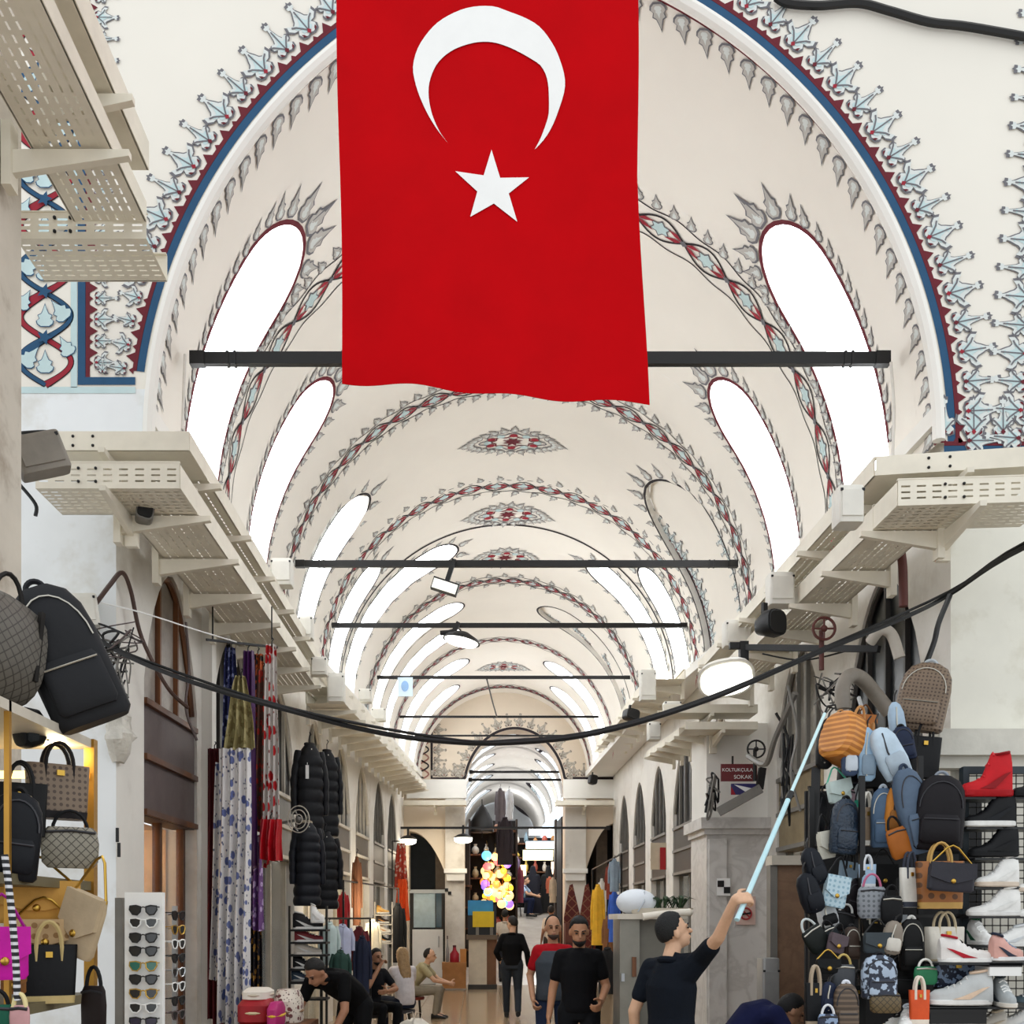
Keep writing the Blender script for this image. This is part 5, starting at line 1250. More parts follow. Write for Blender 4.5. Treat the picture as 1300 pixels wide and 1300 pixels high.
for r in [('backpack','black slouching backpack lying on top of the left shelves',34,742,132,924,4.3,mat('#0d111c', .75, var=.1, bump=.1),'#22252d',20,-24),
 ('duffel','grey brown patterned bag cut by the left edge on the shelves',-78,736,38,890,4.1,MONOD,'#2a2522',70,8),
 ('tote','brown monogram tote with dark arched handles on the top shelf',34,944,112,1040,4.35,MONO,'#20161a',40,0),
 ('tote','black boxy bag behind the dark rucksack on the left shelves',-6,968,58,1062,4.2,'#0a0b0f',None,30,0),
 ('backpack','dark navy mini rucksack hanging at the left edge',-14,1005,50,1118,3.9,'#121722','#0c0d12',30,6),
 ('pouch','grey diamond quilted pouch with black rim on the shelf',54,1030,124,1102,4.3,mat('#8d8778', .5, kind='diamond', hex2='#4c473c', pscale=26),'#15151a',30,0),
 ('flap','mustard yellow flap bag with thin chain',-12,1086,96,1172,4.25,'#d6a24e','#c06a24',35,0),
 ('flap','tan monogram flap bag under the mustard bag',14,1140,96,1212,4.2,MONOT,'#9a7340',30,0),
 ('flap','beige quilted bag hanging tilted on the gold post',82,1085,140,1216,4.2,'#c9b494','#8d7a5c',-20,20),
 ('flap','bright magenta bag at the left edge',-30,1136,34,1244,3.7,'#d018a8','#a01286',40,0),
 ('tote','black round cornered handbag on the lower shelf',28,1170,96,1274,4.15,'#0b0d15','#c9b27a',25,0),
 ('pouch','dark brown leather bag hanging lowest on the gold post',100,1228,138,1312,4.2,'#2f211f',None,-20,0),
 ('pouch','dark green bag in the bottom left corner',-24,1258,18,1320,3.6,'#0f5a44',None,20,0),
 ('pouch','small pink coin purse hanging on a strap at lower left',12,1262,38,1312,3.6,'#cf9ea0','#e8d9a0',0,0),
 ('flap','brown and orange bag half hidden below the magenta bag',2,1210,32,1262,3.9,'#8a5a2c','#5d3a1c',30,0),
 ('sling','black waist bag with buckles on the upper shelf',14,902,66,946,4.3,'#1c2026','#2c3238',60,80)]:
    r = list(r) + [None]*(11-len(r)); bag(*r[:9], yaw=r[9] or 0, roll=r[10] or 0, group=LG)
cable('bag_strap', 'black and white woven strap hanging over the left bags', [(6, 1085, 3.6), (14, 1150, 3.6), (20, 1220, 3.6), (22, 1270, 3.6)], .012, mat('#d9d9de', .6, kind='stripe', hex2='#10131f', pscale=40), 'strap')
# shoes of light: sunglasses stand
def sunglasses(label, x, y, Y, w, lens, frame, yaw=0, group=None):
    t = thing('sunglasses', label, 'sunglasses', P(x, y, Y), (0, 0, R(yaw)), group); W = S(w, Y)/2
    for s in (-1, 1):
        sh_ = [(s*W*.16, W*.2), (s*W*.5, W*.3), (s*W*.92, W*.26), (s*W*.95, 0), (s*W*.74, -W*.32), (s*W*.42, -W*.36), (s*W*.2, -W*.14)]
        q = MB(); q.prism(sh_, -.004, .002); q.build('lens', lens, t)
        q = MB(); q.tube([(a, -.004, b) for a, b in sh_ + sh_[:1]], .0045, 5, cap=False); q.build('rim', frame, t)
        q = MB(); q.tube([(s*W*.95, 0, W*.2), (s*W*.98, .05, W*.2), (s*W*.9, .11, W*.05)], .004, 5); q.build('temple', frame, t)
    q = MB(); q.tube([(-W*.18, -.004, W*.14), (0, -.006, W*.2), (W*.18, -.004, W*.14)], .004, 5); q.build('bridge', frame, t)
DL = mat('#14181c', .1, spec=.8, var=0); GLN = mat('#1d6a5c', .1, spec=.8, var=0); PLN = mat('#241d3a', .1, spec=.8, var=0)
ST = thing('sunglasses_stand', 'white upright panel of sunglasses beside the first left shop', 'stand', P(184, 1300, 6.4) * 1)
q = MB(); a, b = P(160, 1345, 6.42), P(208, 1133, 6.42); q.box((a+b)/2, (b[0]-a[0], .05, b[2]-a[2])); q.build('panel', PAPER, ST, world=True)
q = MB(); q.box(P(155, 1240, 6.5), (.05, .12, 1.0)); q.build('side_frame', GREYF, ST, world=True)
q = MB(); q.bar((P(184, 0, 6.5)[0], 6.5, 0), (P(184, 0, 6.5)[0], 6.5, 1.0), .06, .06); q.build('post', GREYF, ST, world=True)
FR = [(1155, DL, BLACK, 'aviator pair topmost on the white stand'), (1171, DL, PAPER, 'white framed pair second from the top of the stand'), (1190, DL, BLACK, 'dark pair third from the top of the stand'), (1207, DL, BLACK, 'dark pair fourth from the top of the stand'),
      (1226, GLN, GOLD, 'green mirrored pair in the middle of the stand'), (1243, DL, BLACK, 'wide dark pair just below the green mirrored pair'), (1261, DL, GOLD, 'gold rimmed dark pair third from the bottom of the stand'), (1279, DL, PAPER, 'pale rimmed pair second from the bottom of the stand'), (1297, PLN, BLACK, 'purple tinted pair lowest on the white stand')]
for y, l, f_, lb_ in FR:
    sunglasses(lb_, 182, y, 6.36, 37, l, f_, 0, 'sunglasses on the white stand')
S2 = thing('sunglasses_stand', 'second slim sunglasses rack seen edge on beside the white panel', 'stand', P(224, 1300, 6.6) * 1)
q = MB(); q.bar((P(222, 0, 6.7)[0], 6.7, 0), P(222, 1150, 6.7), .03, .03); q.build('post', SILVER, S2, world=True)
for i in range(9):
    q = MB(); q.tube([P(212, 1160 + 18*i, 6.7), P(232, 1160 + 18*i, 6.7)], .006, 5); q.build('peg', SILVER, S2, world=True)
for i, lb_ in enumerate(('topmost', 'second', 'third', 'fourth', 'fifth', 'sixth', 'seventh', 'eighth')):
    sunglasses('edge on pair of glasses, %s from the top of the slim rack' % lb_ if i else 'edge on pair of glasses, topmost of the slim rack', 226, 1162 + 18*i, 6.6, 34, DL, [BLACK, GOLD, PAPER, BLACK, SILVER, PAPER, BLACK, MAUVE][i], 78, 'sunglasses on the slim rack')
# ---------------------------------------------------------------- hanging cloth, garments
def hang_cloth(name, label, cat, x0, y0, x1, y1, Y, m, folds=4, depth=.1, top=.55, bot=1.0, sway=0, fringe=None, group=None, seed=0):
    a, b = P(x0, y1, Y), P(x1, y0, Y); w, h = b[0]-a[0], b[2]-a[2]; rg = random.Random(seed + int(x0*7 + y0))
    t = thing(name, label, cat, ((a[0]+b[0])/2, Y, b[2]), group=group)
    n, k = 40, 14; vs = []; ph = rg.uniform(0, 6)
    for th in (0, .006):
        for i in range(k+1):
            v = i/k; ww = w*(top + (bot-top)*v**.7)
            for j in range(n+1):
                u = j/n; f = math.sin(u*folds*2*PI + ph + v*1.2)
                vs.append(((u-.5)*ww + sway*w*v*v + .02*w*math.sin(v*6+ph), depth*(.35+.65*v)*f*.5 + th, -h*v + .02*h*math.sin(u*5+ph)*(v > .9)))
    K = (n+1)*(k+1); fs = [(i*(n+1)+j, i*(n+1)+j+1, (i+1)*(n+1)+j+1, (i+1)*(n+1)+j) for i in range(k) for j in range(n)]
    fs += [tuple(q+K for q in f[::-1]) for f in fs]
    rim = [j for j in range(n+1)] + [i*(n+1)+n for i in range(1, k+1)] + [k*(n+1)+j for j in range(n-1, -1, -1)] + [i*(n+1) for i in range(k-1, 0, -1)]
    fs += [(rim[i], rim[(i+1) % len(rim)], rim[(i+1) % len(rim)]+K, rim[i]+K) for i in range(len(rim))]
    q = MB(); q.add(vs, fs); q.build('cloth', m, t, sharp=70)
    q = MB(); q.tube([(0, 0, -.02), (0, .01, .03), (.012, .02, .055), (0, .03, .07)], .006, 5); q.build('hook', IRON, t)
    if fringe:
        q = MB(); q.box((sway*w, 0, -h*.97), (w*bot*.95, depth*.7, h*.03)); q.build('hem_band', fringe, t)
    return t
SCG = 'scarves hanging outside the second left shop'
WB = mat('#dcd9d8', .85, var=.05, kind='floral', hex2='#5f6a9c', pscale=9)
for r in [('dark blue scarf hanging behind the gold scarf',281,822,306,1010,9.75,mat('#232a5c', .8, kind='floral', hex2='#8f97c4', pscale=14),3,.12,.5,1,0),
 ('olive gold brocade scarf hanging at the front of the row',286,858,326,952,9.35,mat('#b3a878', .7, var=.1, kind='camo', hex2='#8a7f52', pscale=14),3,.14,.3,1,0),
 ('purple silk scarf in the middle of the row',303,826,326,1100,9.75,mat('#4d1f5c', .5, var=.15),3,.12,.6,1,0),
 ('orange and black printed scarf behind the purple one',316,830,338,960,10.0,mat('#b8541c', .7, kind='floral', hex2='#1c1210', pscale=12),3,.1,.6,1,0),
 ('white scarf with blue print reaching lowest of the row',272,950,322,1306,9.3,WB,4,.16,.8,.86,-.05),
 ('second white and blue scarf folded inside the lowest one',270,968,296,1240,9.5,WB,3,.12,.7,1,-.1),
 ('brown floral shawl beside the red and white floral one',322,850,346,1060,9.9,mat('#6d4a3c', .8, kind='floral', hex2='#c23a2c', pscale=10),3,.12,.7,1,0),
 ('white shawl with large red flowers at the right of the row',334,818,356,1096,9.7,mat('#e0dbd6', .8, kind='floral', hex2='#c2161f', pscale=7),3,.12,.6,1,0),
 ('shiny red cloth hanging under the red flowered shawl',328,1040,358,1092,9.55,mat('#b3121f', .3, var=.15),3,.12,.9,1,0),
 ('deep red shawl behind the white and blue scarf',262,950,282,1300,10.1,mat('#5c1018', .8, var=.15),3,.1,.9,1,0),
 ('violet patterned shawl lower in the row',312,1060,334,1180,10.0,mat('#6b3f80', .7, kind='floral', hex2='#c9b0d8', pscale=12),3,.1,.8,1,0),
 ('dark floral shawl hanging low behind the white scarf',316,1140,334,1270,10.1,mat('#2c2230', .8, kind='floral', hex2='#b8863c', pscale=12),3,.1,.8,1,0)]:
    lb_, x0, y0, x1, y1, Y, m_, fo, dp, tp, bt, sw_ = r; hang_cloth('scarf', lb_, 'scarf', x0, y0, x1, y1, Y, m_, fo, dp, tp, bt, sw_, group=SCG)
t = thing('scarf_rail', 'thin rail carrying the hanging scarves', 'rail', P(310, 815, 9.8))
q = MB(); q.bar(P(262, 812, 9.4), P(352, 822, 10.0), .02, .02); q.build('rod', IRON, t, world=True)
for x, Y in ((270, 9.45), (345, 9.95)): q = MB(); q.bar(P(x, 812, Y), P(x, 770, Y), .012, .012); q.build('hanger', IRON, t, world=True)
def garment(kind, label, x0, y0, x1, y1, Y, m, m2=None, yaw=0, group=None):
    a, b = P(x0, y1, Y), P(x1, y0, Y); w, h = b[0]-a[0], b[2]-a[2]; d = min(.16, w*.5)
    t = thing({'puffer': 'puffer_jacket', 'shirt': 'hanging_shirt', 'coat': 'hanging_coat', 'dress': 'hanging_dress'}[kind], label, 'clothing', ((a[0]+b[0])/2, Y, a[2]), (0, 0, R(yaw)), group)
    q = MB(); secs = []
    n = 72 if kind == 'puffer' else 12
    for i in range(n+1):
        v = i/n; z = h*.94*v
        ww = w*(.36 if kind != 'dress' else .46 - .14*v) if v < .8 else w*(.36 - .26*((v-.8)/.2)**1.5)
        dd = d*.5*(1 if v < .85 else 1-.5*(v-.85)/.15)
        if kind == 'puffer': k_ = .93 + .12*abs(math.sin(v*PI*8 + .3*math.sin(v*9)))**.7; ww *= k_*1.08*(1 - .1*v); dd *= k_*1.5
        secs.append((z, 0, 0, ww, dd))
    q.loft(secs, 18, 2.6); q.build('body', m, t, sharp=50)
    for s in (-1, 1):
        q = MB(); k = 48 if kind == 'puffer' else 14; pts = []; rr = []
        for i in range(k+1):
            v = i/k; pts.append((s*(w*.3 + w*.14*min(1, v*2.2)), -.02*v, h*(.86 - .62*v))); rr.append(w*.1*(1 - .25*v)*((1.05 + .2*abs(math.sin(v*PI*5))**.7) if kind == 'puffer' else 1))
        q.tube(pts, rr, 10); q.build('sleeve', m, t)
    q = MB(); q.tube([(w*.11*math.cos(2*PI*i/14), d*.3*math.sin(2*PI*i/14), h*.93 + .012*math.sin(2*PI*i/14)) for i in range(15)], w*.05, 8, cap=False); q.build('hood' if kind == 'puffer' else 'collar', m2 or m, t)
    q = MB(); q.box((0, -d*.56, h*.5), (.012, .01, h*.76)); q.build('front_zip', ZIP if kind == 'puffer' else (m2 or m), t)
    q = MB(); q.tube([(0, 0, h*.93), (0, 0, h*1.0), (.02, 0, h*1.03), (0, 0, h*1.05)], .006, 5); q.build('hanger_hook', IRON, t)
    return t
NP = mat('#10131d', .6, var=.15, bump=.1, spec=.3); NP2 = mat('#171d2c', .55, var=.15, bump=.1, spec=.3)
FUR = mat('#b3a792', .95, var=.2, bump=.6)
JG = 'black puffer jackets outside the third left shop'
garment('puffer', 'upper black puffer jacket with white label on the left', 370, 936, 416, 1066, 13.0, NP, None, 25, JG)
garment('puffer', 'upper black puffer jacket further back on the left', 396, 945, 434, 1062, 13.8, NP, None, 20, JG)
garment('puffer', 'lower dark navy puffer jacket with fur collar on the left', 368, 1036, 412, 1150, 12.8, NP2, FUR, 25, JG)
garment('puffer', 'lower black puffer jacket beside the fur collared one', 392, 1050, 434, 1154, 13.4, NP, None, 20, JG)
t = thing('care_tag', 'white label hanging on the upper black puffer jacket', 'label', P(390, 980, 12.85)); q = MB(); q.box((0, 0, 0), (.04, .006, .17)); q.build('card', PAPER, t); q = MB(); q.tube([(0, 0, .08), (0, .05, .2)], .003, 4); q.build('string', PAPER, t)
t = thing('wall_fan', 'round grey wall fan in front of the lower jackets', 'fan', P(379, 1040, 12.4))
for r_ in (17, 12, 6):
    q = MB(); rr = S(r_, 12.4); q.tube([(rr*.8*math.cos(2*PI*i/24), 0, rr*math.sin(2*PI*i/24)) for i in range(25)], .007, 5, cap=False); q.build('guard_ring', CREAMF, t)
for k in range(3):
    q = MB(); a_ = 2*PI*k/3; q.tube([(0, .03, 0), (.09*math.cos(a_), .04, .12*math.sin(a_)), (.11*math.cos(a_+.4), .05, .14*math.sin(a_+.4))], [.02, .05, .02], 6, flat=.2); q.build('blade', GREYF, t)
q = MB(); q.ell((0, .03, 0), (.035, .05, .035)); q.build('hub', GREYF, t); q = MB(); q.bar((0, .05, 0), (-.3, .1, -.05), .03, .03); q.build('arm', GREYF, t)
for r in [('shirt','mint and white tee hanging behind the crouching man',404,1168,432,1225,11.8,'#cfe0dc'),
 ('shirt','pale lilac tee beside the mint one',420,1172,450,1218,12.4,'#c7cbe4'),('shirt','dark green top below the mint tee',418,1205,446,1250,11.6,'#27493f'),
 ('coat','maroon jacket hanging before the bright left shop',442,1174,470,1232,14.2,'#6b1822'),('coat','long navy coat in front of the maroon jacket',448,1184,472,1262,13.6,'#16203c'),
 ('dress','white blouse on display in the bright left shop',462,1165,484,1216,16.2,'#efe6cc'),('coat','black coat hanging beside the orange scarf',494,1142,516,1222,20.5,'#17181c'),
 ('coat','brown fur coat hanging in the bright left shop',446,1082,460,1175,16.4,'#6b3f22'),('shirt','red and white shirt hanging in the bright left shop',428,1130,444,1176,15.4,'#c22a30'),
 ('dress','white long dress hanging on the right beyond the kilims',758,1112,770,1172,23.5,'#e8e4dc'),('dress','bright yellow long dress hanging on the right',750,1118,768,1200,22.5,'#f0b930'),
 ('coat','rust brown coat hanging above the blue dress',768,1094,780,1142,22,'#8a3a28'),('dress','brown suede dress lower on the right',764,1160,780,1210,21.5,'#8a5a34'),
 ('dress','blue and white dress hanging at the right shop corner',772,1126,788,1196,20.5,'#3a66c9'),('shirt','grey blue patterned shirt high on the right',772,1088,788,1132,20,'#8fa0b0'),
 ('coat','black coat low on the right behind the bearded man',756,1200,786,1262,17.5,'#15171c'),
 ('dress','dark plum garment hanging in the end archway',630,1034,652,1098,28.6,'#2a1420'),('dress','grey dress hanging high in the end archway',628,998,642,1046,29,'#6d6468'),
 ('dress','white dress hanging high in the end archway',640,1000,652,1040,29.3,'#e2e4e6')]:
    k, lb_, x0, y0, x1, y1, Y, c_ = r; garment(k, lb_, x0, y0, x1, y1, Y, mat(c_, .8, var=.12, bump=.1), None, 15 if x0 < 600 else -15)
hang_cloth('scarf', 'orange and red patterned scarf hanging before the end wall', 'scarf', 500, 1070, 518, 1130, 22.5, mat('#b8402c', .8, kind='floral', hex2='#e0c9b8', pscale=10), 3, .1)
hang_cloth('scarf', 'bright orange scarf below the patterned red one', 'scarf', 501, 1116, 520, 1168, 22.3, mat('#e8561c', .8, var=.1), 3, .1)
t = thing('umbrella', 'folded black umbrella hanging high in the end archway', 'umbrella', P(612, 1058, 28.5))
q = MB(); q.lathe([(.01, .82), (.12, .7), (.3, .35), (.33, .05), (.3, .02)], 12); q.build('canopy', BLACK, t); q = MB(); q.tube([(0, 0, -.12), (0, 0, .95)], .015, 6); q.build('shaft', IRON, t)
# kilims
for x0, x1, xp_, lb_, m_ in ((716, 736, 724, 'dark red pointed kilim left of the two on the right end pier', '#5c2420'), (736, 756, 744, 'dark red pointed kilim right of the two on the right end pier', '#6d2c24')):
    Y = 25.8; t = thing('kilim', lb_, 'rug', P((x0+x1)/2, 1210, Y)); pts = [(p[0], p[2]) for p in (P(x0, 1222, Y), P(x1, 1222, Y), P(x1, 1160, Y), P(xp_+3, 1122, Y), P(xp_-1, 1124, Y), P(x0, 1165, Y))]
    q = MB(); q.prism(pts, Y, Y+.06); q.build('rug', mat(m_, .9, var=.1, kind='diamond', hex2='#8a5a44', pscale=4), t, world=True)
    q = MB(); q.bar(P(x0, 1221, Y-.02), P(x1, 1221, Y-.02), .03, .06); q.build('border', mat('#3a1512', .9), t, world=True)
# red trunk with pale patterned plate, below the kilims
carton('cupboard', 'dark red low cupboard under the kilims', 'cupboard', 718, 1172, 744, 1260, 24.5, .5, mat('#5c2a24', .6, var=.15), mat('#6d3a2c', .6))
# ---------------------------------------------------------------- kiosk and things before the end wall
KY = 25.6
t = thing('kiosk', 'cream kiosk counter with brown side before the left end pier', 'counter', (P(612, 0, KY)[0], KY+.3, 0))
def slabp(nm, x0, y0, x1, y1, Y, d, m, par):
    a, b = P(x0, y1, Y), P(x1, y0, Y); q = MB(); q.box(((a[0]+b[0])/2, Y+d/2, (a[2]+b[2])/2), (b[0]-a[0], d, b[2]-a[2])); return q.build(nm, m, par, world=True)
slabp('front_panel', 595, 1192, 618, 1256, KY, .5, mat('#d8cdb8', .6, var=.06), t); slabp('side_panel', 618, 1192, 630, 1256, KY+.05, .45, mat('#7a5236', .6, var=.1), t)
slabp('top', 592, 1187, 632, 1193, KY-.05, .6, mat('#6b5a48', .5), t); slabp('plinth', 594, 1250, 631, 1257, KY-.02, .5, DKF, t)
t = thing('drinks_cooler', 'blue topped dark cooler with yellow front on the kiosk', 'cooler', P(612, 1187, KY+.1))
slabp('case', 594, 1148, 630, 1187, KY+.1, .4, mat('#1c2733', .4), t); slabp('sign_top', 594, 1143, 626, 1162, KY+.05, .06, mat('#2f8fc4', .4), t); slabp('yellow_panel', 600, 1157, 627, 1177, KY, .05, mat('#e8c41c', .5, var=.06), t)
for x in (604, 622): slabp('leg', x, 1177, x+4, 1188, KY+.02, .05, GREYF, t)
carton('cardboard_box', 'brown cardboard box on the floor beside the kiosk', 'box', 561, 1222, 592, 1255, 25.2, .6, mat('#b07a48', .8, var=.1))
def bottle(label, x0, y0, x1, y1, Y, c):
    a, b = P(x0, y1, Y), P(x1, y0, Y); h = b[2]-a[2]; r_ = (b[0]-a[0])/2; t = thing('bottle', label, 'bottle', ((a[0]+b[0])/2, Y, a[2]))
    q = MB(); q.lathe([(r_*.9, 0), (r_, h*.05), (r_, h*.5), (r_*.4, h*.72), (r_*.3, h*.9)], 14); q.build('body', mat(c, .3), t); q = MB(); q.lathe([(r_*.36, h*.88), (r_*.36, h), (.01, h)], 12); q.build('cap', mat('#4a0d14', .4), t)
bottle('red plastic bottle on the cardboard box', 571, 1200, 583, 1222, 25.4, '#a3162a'); bottle('thin grey spray bottle on the cardboard box', 566, 1188, 570, 1222, 25.5, '#9a9a98')
carton('parcel', 'small tan parcel on the cardboard box', 'box', 584, 1205, 592, 1222, 25.4, .3, mat('#c98a4c', .8))
# shoes stacked on the left
for i, (x0, y0, x1, y1, up, so, lb_) in enumerate(((372, 1158, 410, 1180, '#1c1c20', WHT, 'black trainer topmost on the left shoe stack'), (374, 1178, 410, 1196, '#7a2a30', WHT, 'maroon trainer second on the left shoe stack'),
        (374, 1194, 408, 1212, '#c9c2b6', OFW, 'beige trainer third on the left shoe stack'), (372, 1212, 402, 1230, '#16181c', '#d8d8d4', 'black trainer fourth on the left shoe stack'), (370, 1230, 398, 1246, '#2a3a4c', '#9a9a98', 'navy trainer lowest on the left shoe stack'),
        (394, 1148, 412, 1172, WHT, WHT, 'white trainer standing upright above the left shoe stack'))):
    shoe('low', lb_, x0, y0, x1, y1, 11.2, up, so, '#d9d9d6', 1, 12, 'trainers stacked on the left')
t = thing('shoe_shelf', 'dark shelf carrying the stacked trainers on the left', 'shelf', (P(390, 0, 11.3)[0], 11.4, 0))
for y in (1180, 1196, 1212, 1230, 1247, 1268): slabp('board', 366, y, 414, y+2.5, 11.1, .3, IRON, t)
for x in (366, 413): slabp('upright', x, 1150, x+2.5, 1368, 11.35, .05, IRON, t)
for i, (x0, y0, x1, y1, up, lb_) in enumerate(((478, 1150, 494, 1160, '#e0b060', 'yellow brown trainer topmost on the bright left display'), (478, 1162, 494, 1172, '#3a2a20', 'dark brown trainer second on the bright left display'), (480, 1174, 496, 1184, '#e8e0d0', 'cream trainer third on the bright left display'), (480, 1186, 496, 1196, '#2a2a2a', 'black trainer lowest on the bright left display'))):
    shoe('low', lb_, x0, y0, x1, y1, 17.2, up, OFW, '#c98a3c', 1, 10, 'trainers on the bright left display')
t = thing('shoe_shelf', 'narrow shelf of trainers in the bright left display', 'shelf', (P(487, 0, 17.3)[0], 17.3, 0))
for y in (1161, 1173, 1185, 1197): slabp('board', 476, y, 497, y+1.5, 17.1, .25, CREAMF, t)
for x in (475, 497): slabp('upright', x, 1145, x+1.5, 1295, 17.25, .05, CREAMF, t)
# cushions and textiles bottom left
def cushion(label, x0, y0, x1, y1, Y, m, trim):
    a, b = P(x0, y1, Y), P(x1, y0, Y); w, h = b[0]-a[0], b[2]-a[2]; t = thing('cushion', label, 'cushion', ((a[0]+b[0])/2, Y, a[2]))
    q = MB(); q.loft([(0, 0, 0, w*.4, .14, 3), (h*.2, 0, 0, w*.5, .2, 3), (h*.75, 0, 0, w*.5, .2, 3), (h, 0, 0, w*.36, .12, 3)], 20); q.build('body', m, t)
    q = MB(); q.tube([(w*.5*math.cos(2*PI*i/20), .2*math.sin(2*PI*i/20), h*.5) for i in range(21)], .012, 5, cap=False); q.build('piping', trim, t)
cushion('red velvet cushion in the textile pile at lower left', 304, 1266, 350, 1302, 8.6, mat('#a00d1c', .6, var=.15), mat('#d8c9a0', .7))
cushion('white folded cloth on top of the red velvet cushion', 310, 1254, 346, 1270, 8.65, mat('#e6ddd0', .8), mat('#c9bca8', .8))
cushion('magenta cushion beside the red velvet one', 342, 1272, 360, 1304, 8.5, mat('#b3186c', .6, var=.1), mat('#e0b030', .6))
cushion('cream floral cushion leaning in the textile pile', 348, 1256, 384, 1310, 8.8, mat('#d8cdbf', .8, kind='floral', hex2='#6b3a3a', pscale=18), mat('#8a6a50', .8))
t = thing('textile_bench', 'dark bench carrying the pile of cushions', 'bench', (P(345, 0, 8.7)[0], 8.8, 0)); slabp('seat', 298, 1302, 390, 1312, 8.4, .6, WOOD, t)
for x in (304, 382): slabp('leg', x, 1312, x+6, 1425, 8.7, .06, WOOD, t)
# cabinet and plant on the right of the street
t = thing('metal_cabinet', 'grey metal cabinet behind the man with the pole', 'cabinet', (P(800, 0, 8.2)[0], 8.4, 0))
slabp('door', 787, 1166, 812, 1440, 8.1, .4, mat('#8d8a80', .4, metal=.4, var=.1), t); slabp('body', 812, 1164, 868, 1440, 8.15, .45, mat('#6f6c62', .5, var=.1), t); slabp('top', 784, 1160, 872, 1167, 8.05, .55, CREAMF, t)
slabp('latch', 789, 1236, 793, 1246, 8.07, .03, SILVER, t); slabp('side_handle', 803, 1215, 808, 1240, 8.07, .04, WOOD, t)
t = thing('plush_sack', 'white rounded sack on top of the grey cabinet', 'sack', P(806, 1161, 8.2))
q = MB(); q.ell((.01, 0, .1), (.16, .16, .105), 24, 14); q.build('body', mat('#e3e8ee', .9, var=.04, bump=.2), t); q = MB(); q.tube([(.0, -.15, .02), (.05, -.16, .1), (.06, -.1, .18)], .006, 5); q.build('seam', mat('#c2c8d0', .9), t)
t = thing('potted_plant', 'low green plant in a pale trough on the cabinet', 'plant', P(838, 1161, 8.15))
q = MB(); q.loft([(0, 0, 0, .22, .07, 5), (.05, 0, 0, .26, .09, 5)], 18); q.build('trough', mat('#dcd3c2', .7, var=.05), t)
rg = random.Random(5); lf = mat('#24401f', .6, var=.2)
for i in range(46):
    x = rg.uniform(-.2, .18); a_ = rg.uniform(0, 2*PI); l = rg.uniform(.07, .14); q = MB()
    q.tube([(x, 0, .05), (x + l*.5*math.cos(a_), l*.4*math.sin(a_), .08 + l*.5), (x + l*math.cos(a_), l*.7*math.sin(a_), .07 + l*.4)], [.008, .018, .002], 4, flat=.3); q.build('leaf', lf, t)
t = thing('paper_roll', 'pale wrapped roll lying across the cabinet edge', 'roll', P(850, 1162, 8.0)); q = MB(); q.tube([P(816, 1164, 7.95), P(840, 1160, 7.95), P(876, 1158, 7.95)], [.03, .026, .03], 10); q.build('roll', mat('#e8e0d2', .8), t, world=True); q = MB(); q.tube([P(876, 1158, 7.95), P(880, 1157, 7.95)], [.034, .012], 8); q.build('twist', mat('#d8cfc0', .8), t, world=True)
boxy('meter_cabinet', 'grey upright meter cabinet at the foot of the marble pier', 'cabinet', 964, 1216, 986, 1330, 8.6, .2, mat('#a3a2a0', .4, metal=.3, var=.08))
t = thing('stone_jamb', 'brown stone door jamb beside the bag wall', 'door jamb', (P(1005, 0, 9.2)[0], 9.3, 0)); slabp('slab', 987, 1098, 1032, 1430, 9.2, .12, mat('#8d6f58', .5, var=.12, kind='marble', hex2='#6d5242', pscale=3), t); slabp('moulding', 980, 1086, 1034, 1098, 9.15, .2, CREAMF, t)
slabp('edge_strip', 978, 1098, 987, 1430, 9.18, .12, GREYF, t)
# ---------------------------------------------------------------- beyond the end arch: lamps and stalls
rg = random.Random(11); LC = [('#ffd08a','warm white'), ('#ff8a3c','orange'), ('#9a6cff','violet'), ('#ffd83c','yellow'), ('#ff6a6a','pink'), ('#6cc0ff','blue')]
for i in range(46):
    c_, nm = LC[(0, 1, 0, 3, 2, 0, 4, 3, 5, 0)[i % 10]]; x = 613 + rg.uniform(0, 34); y = 1084 + rg.uniform(0, 66); Y = 29.0 + rg.uniform(0, 1.2); r_ = rg.uniform(.09, .15)
    t = thing('mosaic_lamp', 'round glowing %s mosaic lamp in the cluster inside the end archway' % nm, 'lamp', P(x, y, Y), group='glowing %s mosaic lamps in the end archway' % nm)
    q = MB(); q.ell((0, 0, 0), (r_, r_, r_), 12, 8); q.build('globe', mat(c_, .3, emit=1.1, var=.15, scale=18), t)
    q = MB(); q.lathe([(.05, r_*.9), (.06, r_*1.1), (.01, r_*1.3)], 10); q.build('cap', GOLD, t); q = MB(); q.tube([(0, 0, r_*1.2), (0, 0, r_*1.2+.25)], .006, 4); q.build('chain', GOLD, t)
def sign_light(label, x0, y0, x1, y1, Y, c_, e):
    t = thing('shop_sign', label, 'sign', P((x0+x1)/2, y1, Y)); slabp('panel', x0, y0, x1, y1, Y, .1, mat(c_, .4, emit=e, var=0), t); slabp('frame', x0-1, y0-1, x1+1, y0, Y-.02, .14, IRON, t)
sign_light('glowing white lamp panel at the top of the end archway', 672, 1052, 706, 1060, 33, '#fffdf6', 5)
sign_light('pale blue lit sign inside the end archway', 668, 1068, 704, 1077, 34.2, '#d4f0ff', 2.2); sign_light('pale yellow lit sign inside the end archway', 664, 1079, 702, 1092, 35, '#f2eec2', 1.6)
